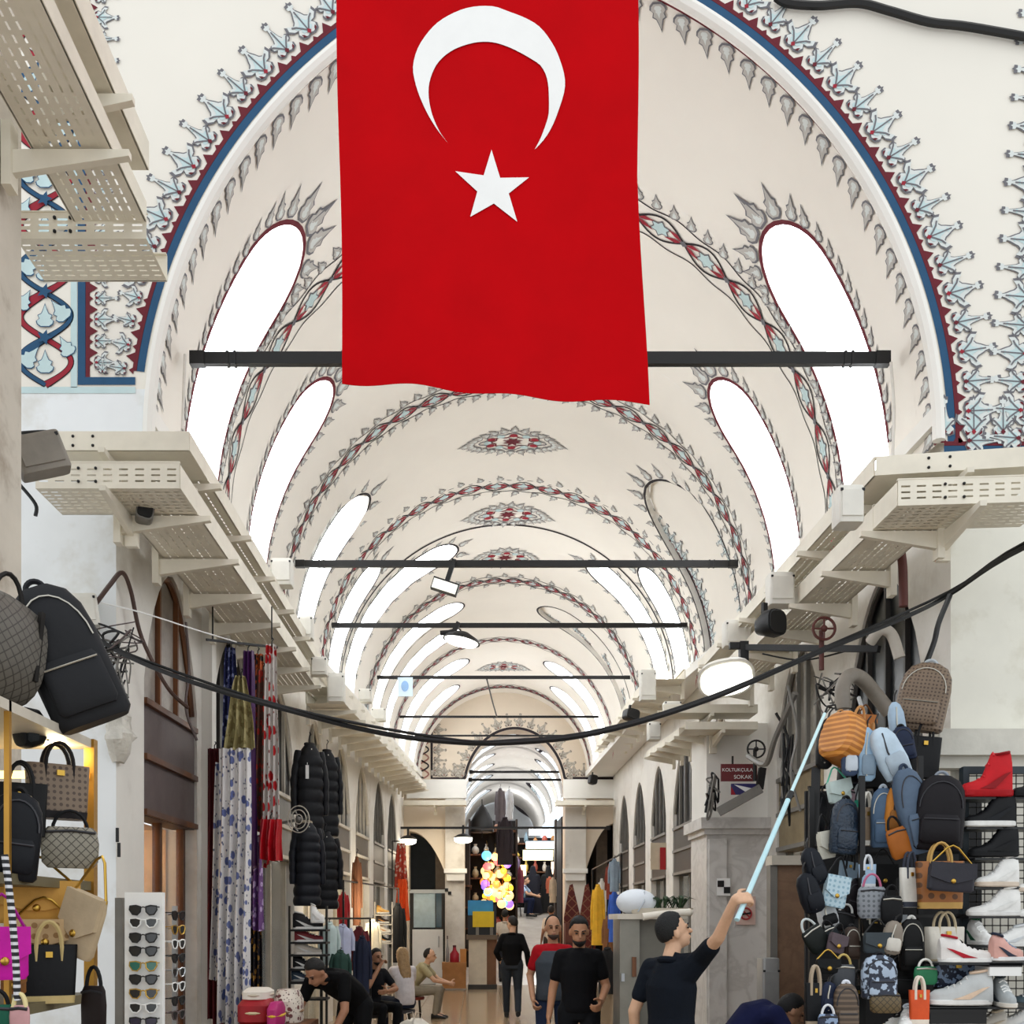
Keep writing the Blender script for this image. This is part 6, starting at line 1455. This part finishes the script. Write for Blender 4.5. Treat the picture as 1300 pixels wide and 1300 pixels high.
for x0, y0, x1, y1, lb_, c_ in ((659, 1098, 668, 1122, 'left lit shop window beyond the archway', '#ffe9b0'), (700, 1094, 710, 1130, 'right lit shop window beyond the archway', '#ffe0c0'), (704, 1076, 714, 1090, 'small lit stall front high on the right beyond the archway', '#fff2d8')):
    t = thing('lit_window', lb_, 'window', P((x0+x1)/2, y1, 36)); slabp('pane', x0, y0, x1, y1, 36, .08, mat(c_, .4, emit=1.6, var=.1), t); slabp('sill', x0-1, y1, x1+1, y1+1.5, 35.9, .2, WOOD, t)
rg = random.Random(21)
for i, (x, c_, lb_) in enumerate(((702, '#c9b9a0', 'beige'), (707, '#7a5a4a', 'brown'), (712, '#9fb4b0', 'pale green'), (698, '#d87a5a', 'coral'), (660, '#a04a5a', 'rose'), (656, '#6b5a7a', 'dusty purple'))):
    garment('dress', '%s garment hanging on the stall beyond the end archway' % lb_, x-5, 1112 - (i % 3)*14, x+5, 1146 - (i % 2)*12, 31 + .3*i, mat(c_, .8, var=.12))
for k, (x0, x1, z0, lb_) in enumerate(((-.95, -.7, .3, 'dark stall cupboard on the left inside the end archway'),)):
    t = thing('stall_cupboard', lb_, 'cupboard', ((x0+x1)/2, 30, z0)); q = MB(); q.box(((x0+x1)/2, 30.5, z0+1.9), (x1-x0, 3.4, 3.8)); q.build('carcass', mat('#3a302a', .8, var=.15), t, world=True)
    for z in (.6, 1.2, 1.8, 2.4): q = MB(); q.box(((x0+x1)/2, 30.4, z0+z), (x1-x0+.1, 3.5, .05)); q.build('shelf', WOOD, t, world=True)
lamp_or_fill_light(632, 1110, 28.7, 25, (1, .75, .5), .3); lamp_or_fill_light(690, 1070, 32.5, 70, (1, .95, .85), .3); lamp_or_fill_light(660, 1010, 40, 40, (.95, .97, 1), .4)  # the last light is an added fill for the far vault, no lamp hangs there
lamp_or_fill_light(470, 1150, 16, 25); lamp_or_fill_light(484, 1130, 20, 25)

def clothes_rail(label, a, b, posts):
    t = thing('clothes_rail', label, 'rail', ((a[0]+b[0])/2, (a[1]+b[1])/2, 0)); q = MB(); q.bar(a, b, .025, .025); q.build('rod', IRON, t, world=True)
    for f in posts: p = a + (b-a)*f; q = MB(); q.bar((p[0], p[1], 0), p, .03, .03); q.build('post', IRON, t, world=True)
clothes_rail('black rail of tees and coats behind the bending man', P(408, 1166, 11.6), P(470, 1166, 14.4), (0, .5, 1))
clothes_rail('dark rail of hanging clothes in front of the bright left shop', P(436, 1118, 15.3), P(506, 1128, 20.6), (0, 1))
clothes_rail('thin rail of dresses along the far right shops', P(789, 1084, 19.8), P(752, 1104, 23.6), (0, 1))
clothes_rail('short rail holding the orange and red scarves', P(498, 1068, 22.4), P(524, 1068, 22.4), (0,))

rg = random.Random(33)
def stall(label, x0, x1, yt, yb, Y, d, cols):
    a, b = P(x0, yb, Y), P(x1, yt, Y); t = thing('market_stall', label, 'stall', ((a[0]+b[0])/2, Y + d/2, a[2])); w, h = b[0]-a[0], b[2]-a[2]
    q = MB(); q.box(((a[0]+b[0])/2, Y+d, (a[2]+b[2])/2), (w, .08, h)); q.build('back_board', mat('#2c241f', .8, var=.2), t, world=True)
    for i in range(5): q = MB(); q.box(((a[0]+b[0])/2, Y+d/2, a[2] + h*(i+.5)/5), (w, d, .05)); q.build('shelf', WOOD, t, world=True)
    for x in (a[0], b[0]): q = MB(); q.box((x, Y+d/2, (a[2]+b[2])/2), (.06, d, h)); q.build('side_board', mat('#3a2f28', .8), t, world=True)
    for i in range(5):
        for k in range(int(w/.34)):
            x = a[0] + .18 + .34*k; z = a[2] + h*(i+.5)/5 + .03; r_ = rg.uniform(.08, .13); hh = rg.uniform(.2, .4)
            q = MB(); q.lathe([(r_*.6, 0), (r_, hh*.25), (r_*.9, hh*.55), (r_*.35, hh*.8), (r_*.5, hh)], 10, (x, Y + .1, z)); q.build('vase', mat(rg.choice(cols), .4, var=.1), t, world=True)
stall('dark stall of vases on the left behind the mosaic lamps', 596, 656, 1040, 1190, 31.4, .5, ['#c9b48a', '#8a5a3c', '#d8d2c4', '#5c6a78', '#a8483a'])
stall('far stall of vases closing the street behind the robed women', 650, 722, 1062, 1152, 37.5, .6, ['#e0d4b8', '#c98a4c', '#f0e8d8', '#7a94a0', '#c2604c', '#e8c860'])
stall('dark stall of vases on the right inside the archway', 706, 724, 1040, 1190, 31.0, .5, ['#9a8a74', '#5c4a3c', '#bfb09a', '#48505c'])
# ---------------------------------------------------------------- people
def fuse(mb, name, m, parent, vox, smooth_n=4):
    me = mb.mesh(name, m, sharp=0); o = bpy.data.objects.new(name + '_raw', me); col.objects.link(o)
    r_ = o.modifiers.new('r', 'REMESH'); r_.mode = 'VOXEL'; r_.voxel_size = vox
    s_ = o.modifiers.new('s', 'SMOOTH'); s_.factor = .5; s_.iterations = smooth_n
    dg = bpy.context.evaluated_depsgraph_get(); dg.update()
    n = bpy.data.meshes.new_from_object(o.evaluated_get(dg)); col.objects.unlink(o); bpy.data.objects.remove(o)
    n.polygons.foreach_set('use_smooth', [True]*len(n.polygons)); n.materials.clear(); n.materials.append(m)
    p = bpy.data.objects.new(name, n); col.objects.link(p); p.parent = parent; return p
def cap(mb, p, q, r1, r2, n=10):
    p, q = Vector(p), Vector(q); d = (q-p); L = d.length or 1e-3; d /= L; pts = []; rr = []
    for i in range(5): a = PI/2*(1 - i/4); pts.append(p - d*r1*math.sin(a)); rr.append(max(.001, r1*math.cos(a)))
    for i in range(5): a = PI/2*i/4; pts.append(q + d*r2*math.sin(a)); rr.append(max(.001, r2*math.cos(a)))
    mb.tube(pts, rr, n)
def torso(mb, pts, side, hw, hd, n=18):
    pts = [Vector(p) for p in pts]; side = Vector(side).normalized(); vs = []; k = len(pts)
    for i, p in enumerate(pts):
        d = (pts[min(i+1, k-1)] - pts[max(i-1, 0)]).normalized(); s = (side - d*side.dot(d)).normalized(); f = d.cross(s)
        for j in range(n):
            a = 2*PI*j/n; ca, sa = math.cos(a), math.sin(a)
            vs.append(p + s*hw[i]*math.copysign(abs(ca)**.92, ca) + f*hd[i]*math.copysign(abs(sa)**.92, sa))
    mb.add(vs, [(i*n+j, i*n+(j+1) % n, (i+1)*n+(j+1) % n, (i+1)*n+j) for i in range(k-1) for j in range(n)] + [list(range(n))[::-1], [(k-1)*n+j for j in range(n)]])
def hand(mb, wrist, d, pn, side, curl, s=1.0):
    # d: forearm direction, pn: palm normal, side: +1/-1 where the thumb leaves
    w = Vector(wrist); d = Vector(d).normalized(); pn = Vector(pn); pn = (pn - d*pn.dot(d)).normalized(); sx = d.cross(pn)*side
    c = w + d*.05*s
    for o in (-.026, -.009, .009, .026): cap(mb, w + d*.01*s + sx*o*.8*s, w + d*.085*s + sx*o*s, .017*s, .014*s, 8)
    for k, (o, l) in enumerate(((.031, .072), (.011, .08), (-.011, .075), (-.030, .06))):
        p = w + d*.085*s + sx*o*s; a = curl*.7; seg = l*s/2.2
        for j in range(3):
            q = p + (d*math.cos(a) + pn*math.sin(a))*seg*(1 - .14*j); cap(mb, p, q, (.0105-.0012*j)*s, (.0098-.0013*j)*s, 7); p = q; a += curl*.75
    p = w + d*.03*s + sx*.03*s
    for j, (f, l) in enumerate(((.9, .045), (.5, .034), (.25, .028))):
        q = p + (sx*f + d*(1-f*.4) + pn*curl*.45).normalized()*l*s; cap(mb, p, q, (.014-.0015*j)*s, (.0125-.0015*j)*s, 7); p = q
DEF = dict(pelvis=(0,0,.95), waist=(0,0,1.08), chest=(0,0,1.28), neck=(0,.015,1.47), head=(0,-.01,1.635),
           sl=(.152,.0,1.40), sr=(-.152,.0,1.40), el=(.212,.03,1.12), er=(-.212,.03,1.12), wl=(.235,-.07,.89), wr=(-.235,-.07,.89),
           hl=(.095,0,.92), hr=(-.095,0,.92), kl=(.10,-.02,.5), kr=(-.10,-.02,.5), al=(.10,.03,.085), ar=(-.10,.03,.085))
def person(label, loc, yaw, J=None, skin='#c98f6c', shirt='#222222', trousers='#222222', hair='#15110f', shoes='#111111', sleeve='short', head=(0,0,0), beard=None, vox=.012,
           bald=False, longhair=None, extra=None, curlL=.5, curlR=.5, sc_=1.0, vest=None, robe=None, palmL=(-1,0,0), palmR=(1,0,0), fat=1.0, hdR=None):
    j = dict(DEF); j.update(J or {}); j = {k: Vector(v) for k, v in j.items()}
    t = thing('person', label, 'person', loc, (0, 0, R(yaw))); t.scale = (sc_,)*3
    sk = mat(skin, .55, var=.06, scale=20, bump=.05); b = MB()
    side = j['sl'] - j['sr']
    spine = [j['pelvis'] - Vector((0,0,.06)), j['pelvis'], j['waist'], j['chest'], (j['sl']+j['sr'])/2 + Vector((0,0,.0)), j['neck']]
    torso(b, spine, side, [.13*fat,.145*fat,.13*fat,.155*fat,.15,.055], [.09*fat,.1*fat,.09*fat,.1*fat,.08,.05])
    for s in 'lr':
        cap(b, j['s'+s], j['e'+s], .05, .04); cap(b, j['e'+s], j['w'+s], .04, .027)
        hand(b, j['w'+s], hdR if (hdR is not None and s == 'r') else j['w'+s]-j['e'+s], palmL if s == 'l' else palmR, 1 if s == 'r' else -1, curlL if s == 'l' else curlR)
        cap(b, j['h'+s], j['k'+s], .08, .056); cap(b, j['k'+s], j['a'+s], .055, .036)
        fd = (j['a'+s] - j['k'+s]).normalized(); fw = Vector((0,-1,0)); cap(b, j['a'+s], j['a'+s] + Vector((0,-.12,-.045)), .035, .03)
    hm = Euler((R(head[0]), R(head[1]), R(head[2]))).to_matrix(); hc = j['head']
    H = lambda x, y, z: hc + hm @ Vector((x, y, z))
    M0 = Matrix.Translation(hc) @ hm.to_4x4()
    hb = MB(M0)
    hb.ell((0, .012, .02), (.076, .096, .105), 18, 12); hb.ell((0, -.022, -.05), (.058, .072, .068), 16, 10); hb.ell((0, -.06, -.085), (.03, .03, .026), 10, 8)
    cap(hb, (0, -.085, .012), (0, -.112, -.022), .011, .015); hb.ell((0, -.092, -.055), (.026, .014, .011), 10, 6)
    for s in (-1, 1): hb.ell((s*.078, .012, -.012), (.012, .022, .032), 10, 8); hb.ell((s*.03, -.083, .026), (.024, .014, .008), 8, 6)
    b.v += hb.v; o_ = len(b.v) - len(hb.v); b.f += [[i+o_ for i in f] for f in hb.f]; b.mi += hb.mi
    cap(b, j['neck'] - Vector((0,0,.03)), H(0, .015, -.07), .058, .052)
    fuse(b, 'body', sk, t, vox*.75, 3)
    # hair: a shell that dips under the skin outside the hairline
    q = MB(M0); n, m_ = 28, 18; vs = []
    for i in range(m_+1):
        th = PI*i/m_
        for k in range(n):
            a = 2*PI*k/n; x, y, z = math.sin(th)*math.cos(a), math.sin(th)*math.sin(a), math.cos(th)
            line = lerp_tab([(-1, .55), (-.6, .45), (-.3, .12), (-.05, -.1), (.3, -.62), (1, -.8)], math.sin(a))
            if bald: line = lerp_tab([(-1, 1.2), (-.2, .8), (0, .0), (.3, -.6), (1, -.75)], math.sin(a))
            g = max(0, min(1, (z - line)*6)); f = .86 + .22*g + (.012*math.sin(a*9 + th*7))*g
            vs.append((x*.079*f, .014 + y*.1*f, .022 + z*.108*f))
    q.add(vs, [(i*n+k, i*n+(k+1) % n, (i+1)*n+(k+1) % n, (i+1)*n+k) for i in range(m_) for k in range(n)])
    hmM = mat(hair, .7, var=.2, scale=30, bump=.4); q.build('hair', hmM, t)
    if longhair:
        q = MB(M0); q.loft([(-.46, .0, .17, .05, .025), (-.34, 0, .165, .085, .04), (-.2, 0, .13, .095, .05), (-.08, 0, .07, .094, .06), (.06, 0, .04, .088, .075), (.12, 0, .03, .05, .05)], 18); q.build('long_hair', mat(longhair, .6, var=.2, scale=30, bump=.4), t)
    if beard:
        q = MB(M0); q.loft([(-.117, 0, -.062, .018, .018), (-.1, 0, -.052, .042, .045), (-.078, 0, -.035, .0592, .0665), (-.066, 0, -.03, .057, .064)], 18); q.build('beard', mat(beard, .8, var=.2, scale=40), t)
        q = MB(M0); q.ell((0, -.098, -.055), (.022, .008, .006), 10, 6); q.build('lips', mat('#9c5a4c', .5), t)
    for s in (-1, 1):
        q = MB(M0); q.ell((s*.03, -.088, .006), (.013, .008, .007), 10, 6); q.build('eye', mat('#1c1512', .2, var=0), t)
        q = MB(M0); q.tube([(s*.014, -.097, .028), (s*.034, -.095, .034), (s*.05, -.082, .028)], .005, 5); q.build('eyebrow', hmM, t)
    up = mat(shirt, .85, var=.1, scale=10, bump=.12, spec=.2) if isinstance(shirt, str) else shirt
    q = MB(); e = .022
    torso(q, [j['pelvis'] - (j['waist']-j['pelvis'])*.3, j['pelvis'], j['waist'], j['chest'], (j['sl']+j['sr'])/2 + (j['neck']-j['chest'])*.12, j['neck'] - (j['neck']-j['chest'])*.06], side, [.135*fat+e,.137*fat+e,.13*fat+e,.148*fat+e,.105+e*.5,.066], [.105*fat+e,.112*fat+e,.102*fat+e,.112*fat+e,.085+e*.6,.062])
    for s in 'lr': cap(q, j['s'+s], (j['neck']*.8 + (j['sl']+j['sr'])*.1) - (j['neck']-j['chest'])*.18, .062, .066)
    for s in 'lr':
        S0, E0, W0 = j['s'+s], j['e'+s], j['w'+s]
        cap(q, S0 + (E0-S0)*.12, j['chest']*.75 + S0*.25, .066, .1)
        if sleeve == 'short': cap(q, S0, S0 + (E0-S0)*.62, .066, .06)
        elif sleeve == 'long': cap(q, S0, E0, .067, .055); cap(q, E0, E0 + (W0-E0)*.9, .056, .043)
    fuse(q, 'shirt' if sleeve != 'long' else 'jacket', up, t, vox, 4)
    q = MB(); nb = j['neck']; q.tube([nb + Vector((.062*math.cos(2*PI*i/16), .002 + .060*math.sin(2*PI*i/16), -.022 + .012*math.sin(2*PI*i/16))) for i in range(17)], .022, 8, cap=False); q.build('collar', up if not vest else mat('#a8141f', .8), t)
    if vest:
        q = MB(); e2 = .042; torso(q, [j['pelvis'] - Vector((0,0,.06)), j['pelvis'], j['waist'], j['chest'], (j['sl']+j['sr'])/2], side, [.138+e2,.138+e2,.13+e2,.148+e2,.12], [.11+e2,.12+e2,.11+e2,.12+e2,.095+e2*.6]); fuse(q, 'vest', mat(vest, .8, var=.12, bump=.1), t, vox, 4)
    tr = mat(trousers, .85, var=.1, scale=10, bump=.1, spec=.2); q = MB()
    torso(q, [j['pelvis'] - Vector((0,0,.1)), j['pelvis'], j['pelvis'] + (j['waist']-j['pelvis'])*.5], side, [.15*fat,.172*fat,.16*fat], [.11*fat,.125*fat,.112*fat])
    for s in 'lr': cap(q, j['h'+s], j['k'+s], .098*fat, .072); cap(q, j['k'+s], j['a'+s] + (j['k'+s]-j['a'+s])*.06, .07, .056)
    fuse(q, 'trousers', tr, t, vox, 4)
    for s in 'lr':
        q = MB(); c = j['a'+s]; q.loft([(-.085, c.x, 0, .03, .03), (-.08, c.x, 0, .04, .04)], 12) if False else None
        vs = []
        for u, ww, hh in ((.07, .6, .8), (.05, .9, .95), (0, 1, 1), (-.07, 1.02, .72), (-.13, 1.0, .55), (-.17, .8, .45), (-.195, .4, .3)):
            vs.append((c.y + u, c.x, c.z - .085 + .055*hh, .043*ww, .055*hh, 2.6))
        q.loft([(a_, b_, c_, d_, e_, f_) for a_, b_, c_, d_, e_, f_ in vs], 14, axis='y'); q.build('shoe', mat(shoes, .5, var=.08), t)
    return t
def loc_of(mx, M, p): return M.inverted() @ Vector(p)
# the man with the pole
PM = Vector((P(852, 0, 6.6)[0], 6.6, 0)); pyaw = 138
Mx = Matrix.LocRotScale(PM, Euler((0, 0, R(pyaw))), Vector((1,1,1)))
hw_ = P(946, 1143, 6.05); inv = Mx.inverted(); tip = P(1047, 906, 7.0); tdir = (tip - hw_).normalized()
hd = Vector((1, .15, .1)); hd = ((hd - tdir*hd.dot(tdir)).normalized()*.8 + tdir*.6).normalized(); pn = tdir.cross(hd)
if pn.y < 0: pn = -pn
pn.normalize(); ww_ = hw_ - hd*.07 - pn*.026
i3 = inv.to_3x3(); wr_ = inv @ ww_; er_ = inv @ P(912, 1190, 6.2)
person('man in navy polo seen from behind raising a long pole', PM, pyaw, dict(er=er_, wr=wr_, sr=(-.19, -.02, 1.45), el=(.25, .05, 1.11), wl=(.28, -.02, .86), head=(0, -.035, 1.635), chest=(0, .0, 1.28)), skin='#d9ad8d', shirt='#16202f', trousers='#2c3038', hair='#0b0c10',
       head=(-14, 0, -38), vox=.009, curlR=1.0, palmR=tuple(i3 @ pn), hdR=i3 @ hd, sleeve='short')
t = thing('telescopic_pole', 'long pale blue pole held up by the man in navy', 'pole', hw_)
a = P(931, 1176, 6.0); q = MB(); q.tube([hw_ - tdir*.16, hw_ + tdir*.95], .016, 10); q.build('lower_tube', mat('#bfe6ee', .3, var=.04), t, world=True)
q = MB(); q.tube([hw_ + tdir*.93, tip], .011, 10); q.build('upper_tube', mat('#cdeef2', .3, var=.04), t, world=True); q = MB(); q.tube([hw_ + tdir*.9, hw_ + tdir*.97], .02, 10); q.build('clamp', BLACK, t, world=True)
q = MB(); q.tube([tip, tip + Vector((.02, 0, .05)), tip + Vector((.07, 0, .06)), tip + Vector((.08, 0, .02))], .008, 6); q.build('hook', IRON, t, world=True)
def ground(x, Y, z=0): return Vector((P(x, 0, Y)[0], Y, z))
person('man in black shirt walking towards the camera looking down', ground(735, 8.9), -4, dict(el=(.235, .0, 1.14), wl=(.18, -.2, 1.02), er=(-.225, .03, 1.12), wr=(-.26, -.02, .87), kl=(.1, -.12, .5), al=(.1, -.02, .085), head=(0, -.03, 1.615)), skin='#b98563', shirt='#14151b', trousers='#1d2026', hair='#0d0b0b', head=(16, 0, 4), beard='#1d1512', vox=.01, curlL=1.0, sleeve='short')
person('man in grey vest over red shirt walking behind the black shirt man', ground(702, 10.6), -6, dict(wr=(-.2, -.12, .9), er=(-.24, .05, 1.14), wl=(.22, -.1, .9), kr=(-.1, -.1, .5)), skin='#c2906f', shirt='#b31320', trousers='#26324c', hair='#1a1514', head=(4, 0, 8), beard='#4a3a32', bald=True, vox=.01, vest='#3d4650', curlR=1.0)
person('man in black jacket walking away towards the archway', ground(650, 18), 176, dict(kl=(.1, -.08, .5), al=(.1, -.14, .09), kr=(-.1, -.04, .5), ar=(-.11, .2, .13), head=(0, -.03, 1.63), el=(.27, .0, 1.14), wl=(.22, -.18, 1.0), er=(-.26, .06, 1.14), wr=(-.28, -.02, .9)), skin='#d0a283', shirt='#101116', trousers='#30363e', hair='#2c1e17', head=(8, 0, 50), vox=.013, sleeve='long', sc_=1.02, fat=1.12)
person('man in cream shirt walking up the ramp seen from behind', ground(700, 27.9, .16), 186, dict(kl=(.1, -.06, .5)), skin='#a87454', shirt='#e3cdb4', trousers='#4a4038', hair='#2a1d18', head=(0, 0, -20), vox=.016, fat=1.15, bald=True, sc_=1.12)
person('man in pale shirt half hidden behind the black jacket walker', ground(641, 27.6, .08), 170, None, skin='#b5805e', shirt='#cfc3b2', trousers='#3a3d44', hair='#17120f', vox=.016, sc_=1.1)
seat = dict(pelvis=(0,.05,.5), waist=(0,.06,.63), chest=(0,.0,.84), neck=(0,-.04,1.03), head=(0,-.08,1.19), sl=(.16,-.02,.97), sr=(-.16,-.02,.97), hl=(.1,.02,.48), hr=(-.1,.02,.48), kl=(.13,-.42,.5), kr=(-.13,-.42,.5), al=(.13,-.36,.085), ar=(-.13,-.36,.085),
            el=(.25,-.2,.74), er=(-.25,-.2,.74), wl=(.08,-.44,.64), wr=(-.08,-.44,.64))
lean = dict(seat, chest=(0,-.08,.8), neck=(0,-.18,.96), head=(0,-.25,1.1), sl=(.16,-.14,.91), sr=(-.16,-.14,.91), el=(.22,-.36,.68), er=(-.22,-.36,.68), wl=(.06,-.6,.62), wr=(-.06,-.6,.62))
person('man in beige shirt sitting with hands clasped before the door', ground(528, 18), 84, lean, skin='#c79a7c', shirt='#a89e7c', trousers='#8a8274', hair='#2c241f', head=(6, 0, 0), vox=.012, sleeve='short', curlL=1, curlR=1, bald=True)
def stool(label, loc, h, c_):
    t = thing('stool', label, 'stool', loc); q = MB(); q.lathe([(.17, h-.05), (.18, h-.03), (.18, h), (.01, h)], 18); q.build('seat', mat(c_, .6, var=.1), t)
    for k in range(4):
        a_ = PI/4 + PI/2*k; q = MB(); q.tube([(.12*math.cos(a_), .12*math.sin(a_), h-.04), (.16*math.cos(a_), .16*math.sin(a_), 0)], .015, 6); q.build('leg', IRON, t)
stool('low stool under the man in the beige shirt', ground(526, 18), .38, '#7a2a20')
person('woman with long blond hair sitting with her back half turned', ground(512, 15.4), -150, dict(seat, head=(0,-.07,1.18)), skin='#dcb294', shirt='#d8d2d4', trousers='#1c2436', hair='#a8875c', longhair='#a8875c', vox=.012, sleeve='short')
stool('low stool under the blond haired woman', ground(512, 15.4) + Vector((0, -.03, 0)), .38, '#3a3d44')
person('bearded man in dark shirt sitting with a hand at his mouth', ground(474, 14.6), 40, dict(seat, wr=(-.02,-.2,1.08), er=(-.24,-.24,.8), wl=(.02,-.3,.72)), skin='#a87a5c', shirt='#20222a', trousers='#1a1c22', hair='#12100f', beard='#1c1613', vox=.012, sleeve='short', curlR=1.1)
stool('low stool under the bearded man', ground(474, 14.6) + Vector((.02, .04, 0)), .38, '#2c2c30')
bend = dict(pelvis=(0,.2,.92), waist=(0,.1,1.03), chest=(0,-.1,1.14), neck=(0,-.26,1.2), head=(0,-.4,1.24), sl=(.19,-.22,1.18), sr=(-.19,-.22,1.18), el=(.26,-.3,.9), er=(-.26,-.32,.9), wl=(.2,-.42,.66), wr=(-.18,-.45,.66), hl=(.1,.18,.9), hr=(-.1,.18,.9), kl=(.12,.1,.5), kr=(-.12,.1,.5), al=(.12,.16,.085), ar=(-.12,.16,.085))
person('man in black shirt bending over the goods at lower left', ground(436, 9.6), -32, bend, skin='#a8775a', shirt='#0b0b0f', trousers='#121317', hair='#17120f', head=(42, 0, 0), vox=.01, curlL=.9, curlR=.9)
crouch = dict(pelvis=(0,.16,.62), waist=(0,.1,.78), chest=(0,-.06,.96), neck=(0,-.22,1.02), head=(0,-.36,1.0), sl=(.19,-.16,1.0), sr=(-.19,-.16,1.0), el=(.25,-.24,.78), er=(-.25,-.26,.8), wl=(.2,-.46,.7), wr=(-.18,-.46,.72), hl=(.1,.14,.6), hr=(-.1,.14,.6), kl=(.14,-.2,.5), kr=(-.14,-.2,.5), al=(.13,.06,.085), ar=(-.13,.06,.085))
person('man in navy top crouching beside the meter cabinet', ground(948, 8.0), 96, crouch, skin='#b98a6c', shirt='#161c44', trousers='#1a1c22', hair='#141116', vox=.011, head=(30, 0, 0))
# figures beyond the arch
zf_ = lambda Y: .012 + (Y - 27.3)*.2692 if Y < 34.5 else 1.95 + (Y-34.5)*.048
def robed(label, x, Y, c_, face, yaw):
    loc = ground(x, Y, zf_(Y)); t = thing('person', label, 'person', loc, (0, 0, R(yaw)))
    b = MB(); b.ell((0, -.02, 1.5), (.078, .09, .11), 14, 10); b.ell((0, -.1, 1.48), (.014, .02, .02), 8, 6); cap(b, (0, 0, 1.3), (0, -.01, 1.46), .05, .05); cap(b, (0, 0, .3), (0, 0, 1.25), .12, .12)
    for s in (-1, 1): cap(b, (s*.16, 0, 1.28), (s*.2, -.06, 1.02), .05, .04); cap(b, (s*.2, -.06, 1.02), (s*.1, -.22, .92), .04, .03); hand(b, (s*.1, -.22, .92), (-s*.4, -.8, 0), (0, 0, -1), -s, .6); cap(b, (s*.1, 0, .5), (s*.1, 0, .06), .06, .04)
    fuse(b, 'body', mat(face, .6), t, .014)
    q = MB(); n = 22; secs = [(.02, .34, .28), (.3, .31, .25), (.8, .26, .2), (1.1, .24, .17), (1.28, .22, .14), (1.36, .12, .11)]
    q.loft([(z, 0, .01, a_, b_, 2) for z, a_, b_ in secs], n); 
    for s in (-1, 1): cap(q, (s*.17, 0, 1.27), (s*.22, -.05, 1.0), .075, .07); cap(q, (s*.22, -.05, 1.0), (s*.12, -.2, .93), .07, .06)
    fuse(q, 'robe', mat(c_, .85, var=.12, bump=.15), t, .016)
    q = MB(); q.loft([(1.24, 0, .02, .2, .15, 2), (1.36, 0, .03, .13, .11, 2), (1.5, 0, .03, .1, .1, 2), (1.6, 0, .02, .075, .085, 2), (1.64, 0, .02, .02, .03, 2)], 18); q.build('headscarf', mat(c_, .85, var=.1), t)
robed('woman in dark blue robe and scarf beyond the end archway', 677, 34.6, '#10132c', '#d9b294', 150)
robed('woman in black robe right of the pair beyond the archway', 696, 35.0, '#0b0b10', '#d9b294', -160)
person('man in pale blue shirt sitting beyond the end archway', ground(658, 34.2, zf_(34.2)), 70, lean, skin='#c79a7c', shirt='#a9c0dc', trousers='#1c2440', hair='#1a1512', vox=.016, sc_=1.1)
stool('dark stool under the man in pale blue beyond the archway', ground(657, 34.2, zf_(34.2)), .42, '#2a2a2c')
t = thing('carrier_bag', 'crumpled white carrier bag on the floor beside the blond woman', 'bag', ground(526, 13.4, .0))
rg = random.Random(3); q = MB(); n = 16; vs = []
for i in range(8):
    v = i/7; r_ = .26*math.sin(PI*(.25 + .62*v))
    for k in range(n): a_ = 2*PI*k/n; rr = r_*rg.uniform(.8, 1.2); vs.append((rr*math.cos(a_), rr*math.sin(a_)*.8, .42*v + rg.uniform(-.02, .02)))
q.add(vs, [(i*n+k, i*n+(k+1) % n, (i+1)*n+(k+1) % n, (i+1)*n+k) for i in range(7) for k in range(n)] + [list(range(n))[::-1], [7*n+k for k in range(n)]]); q.build('sack', mat('#ece6da', .5, var=.05), t, sharp=25)
for s in (-1, 1): q = MB(); q.tube([(s*.08, 0, .38), (s*.1, 0, .5), (s*.02, 0, .52), (0, 0, .4)], .014, 5, flat=.4); q.build('handle', mat('#ece6da', .5), t)
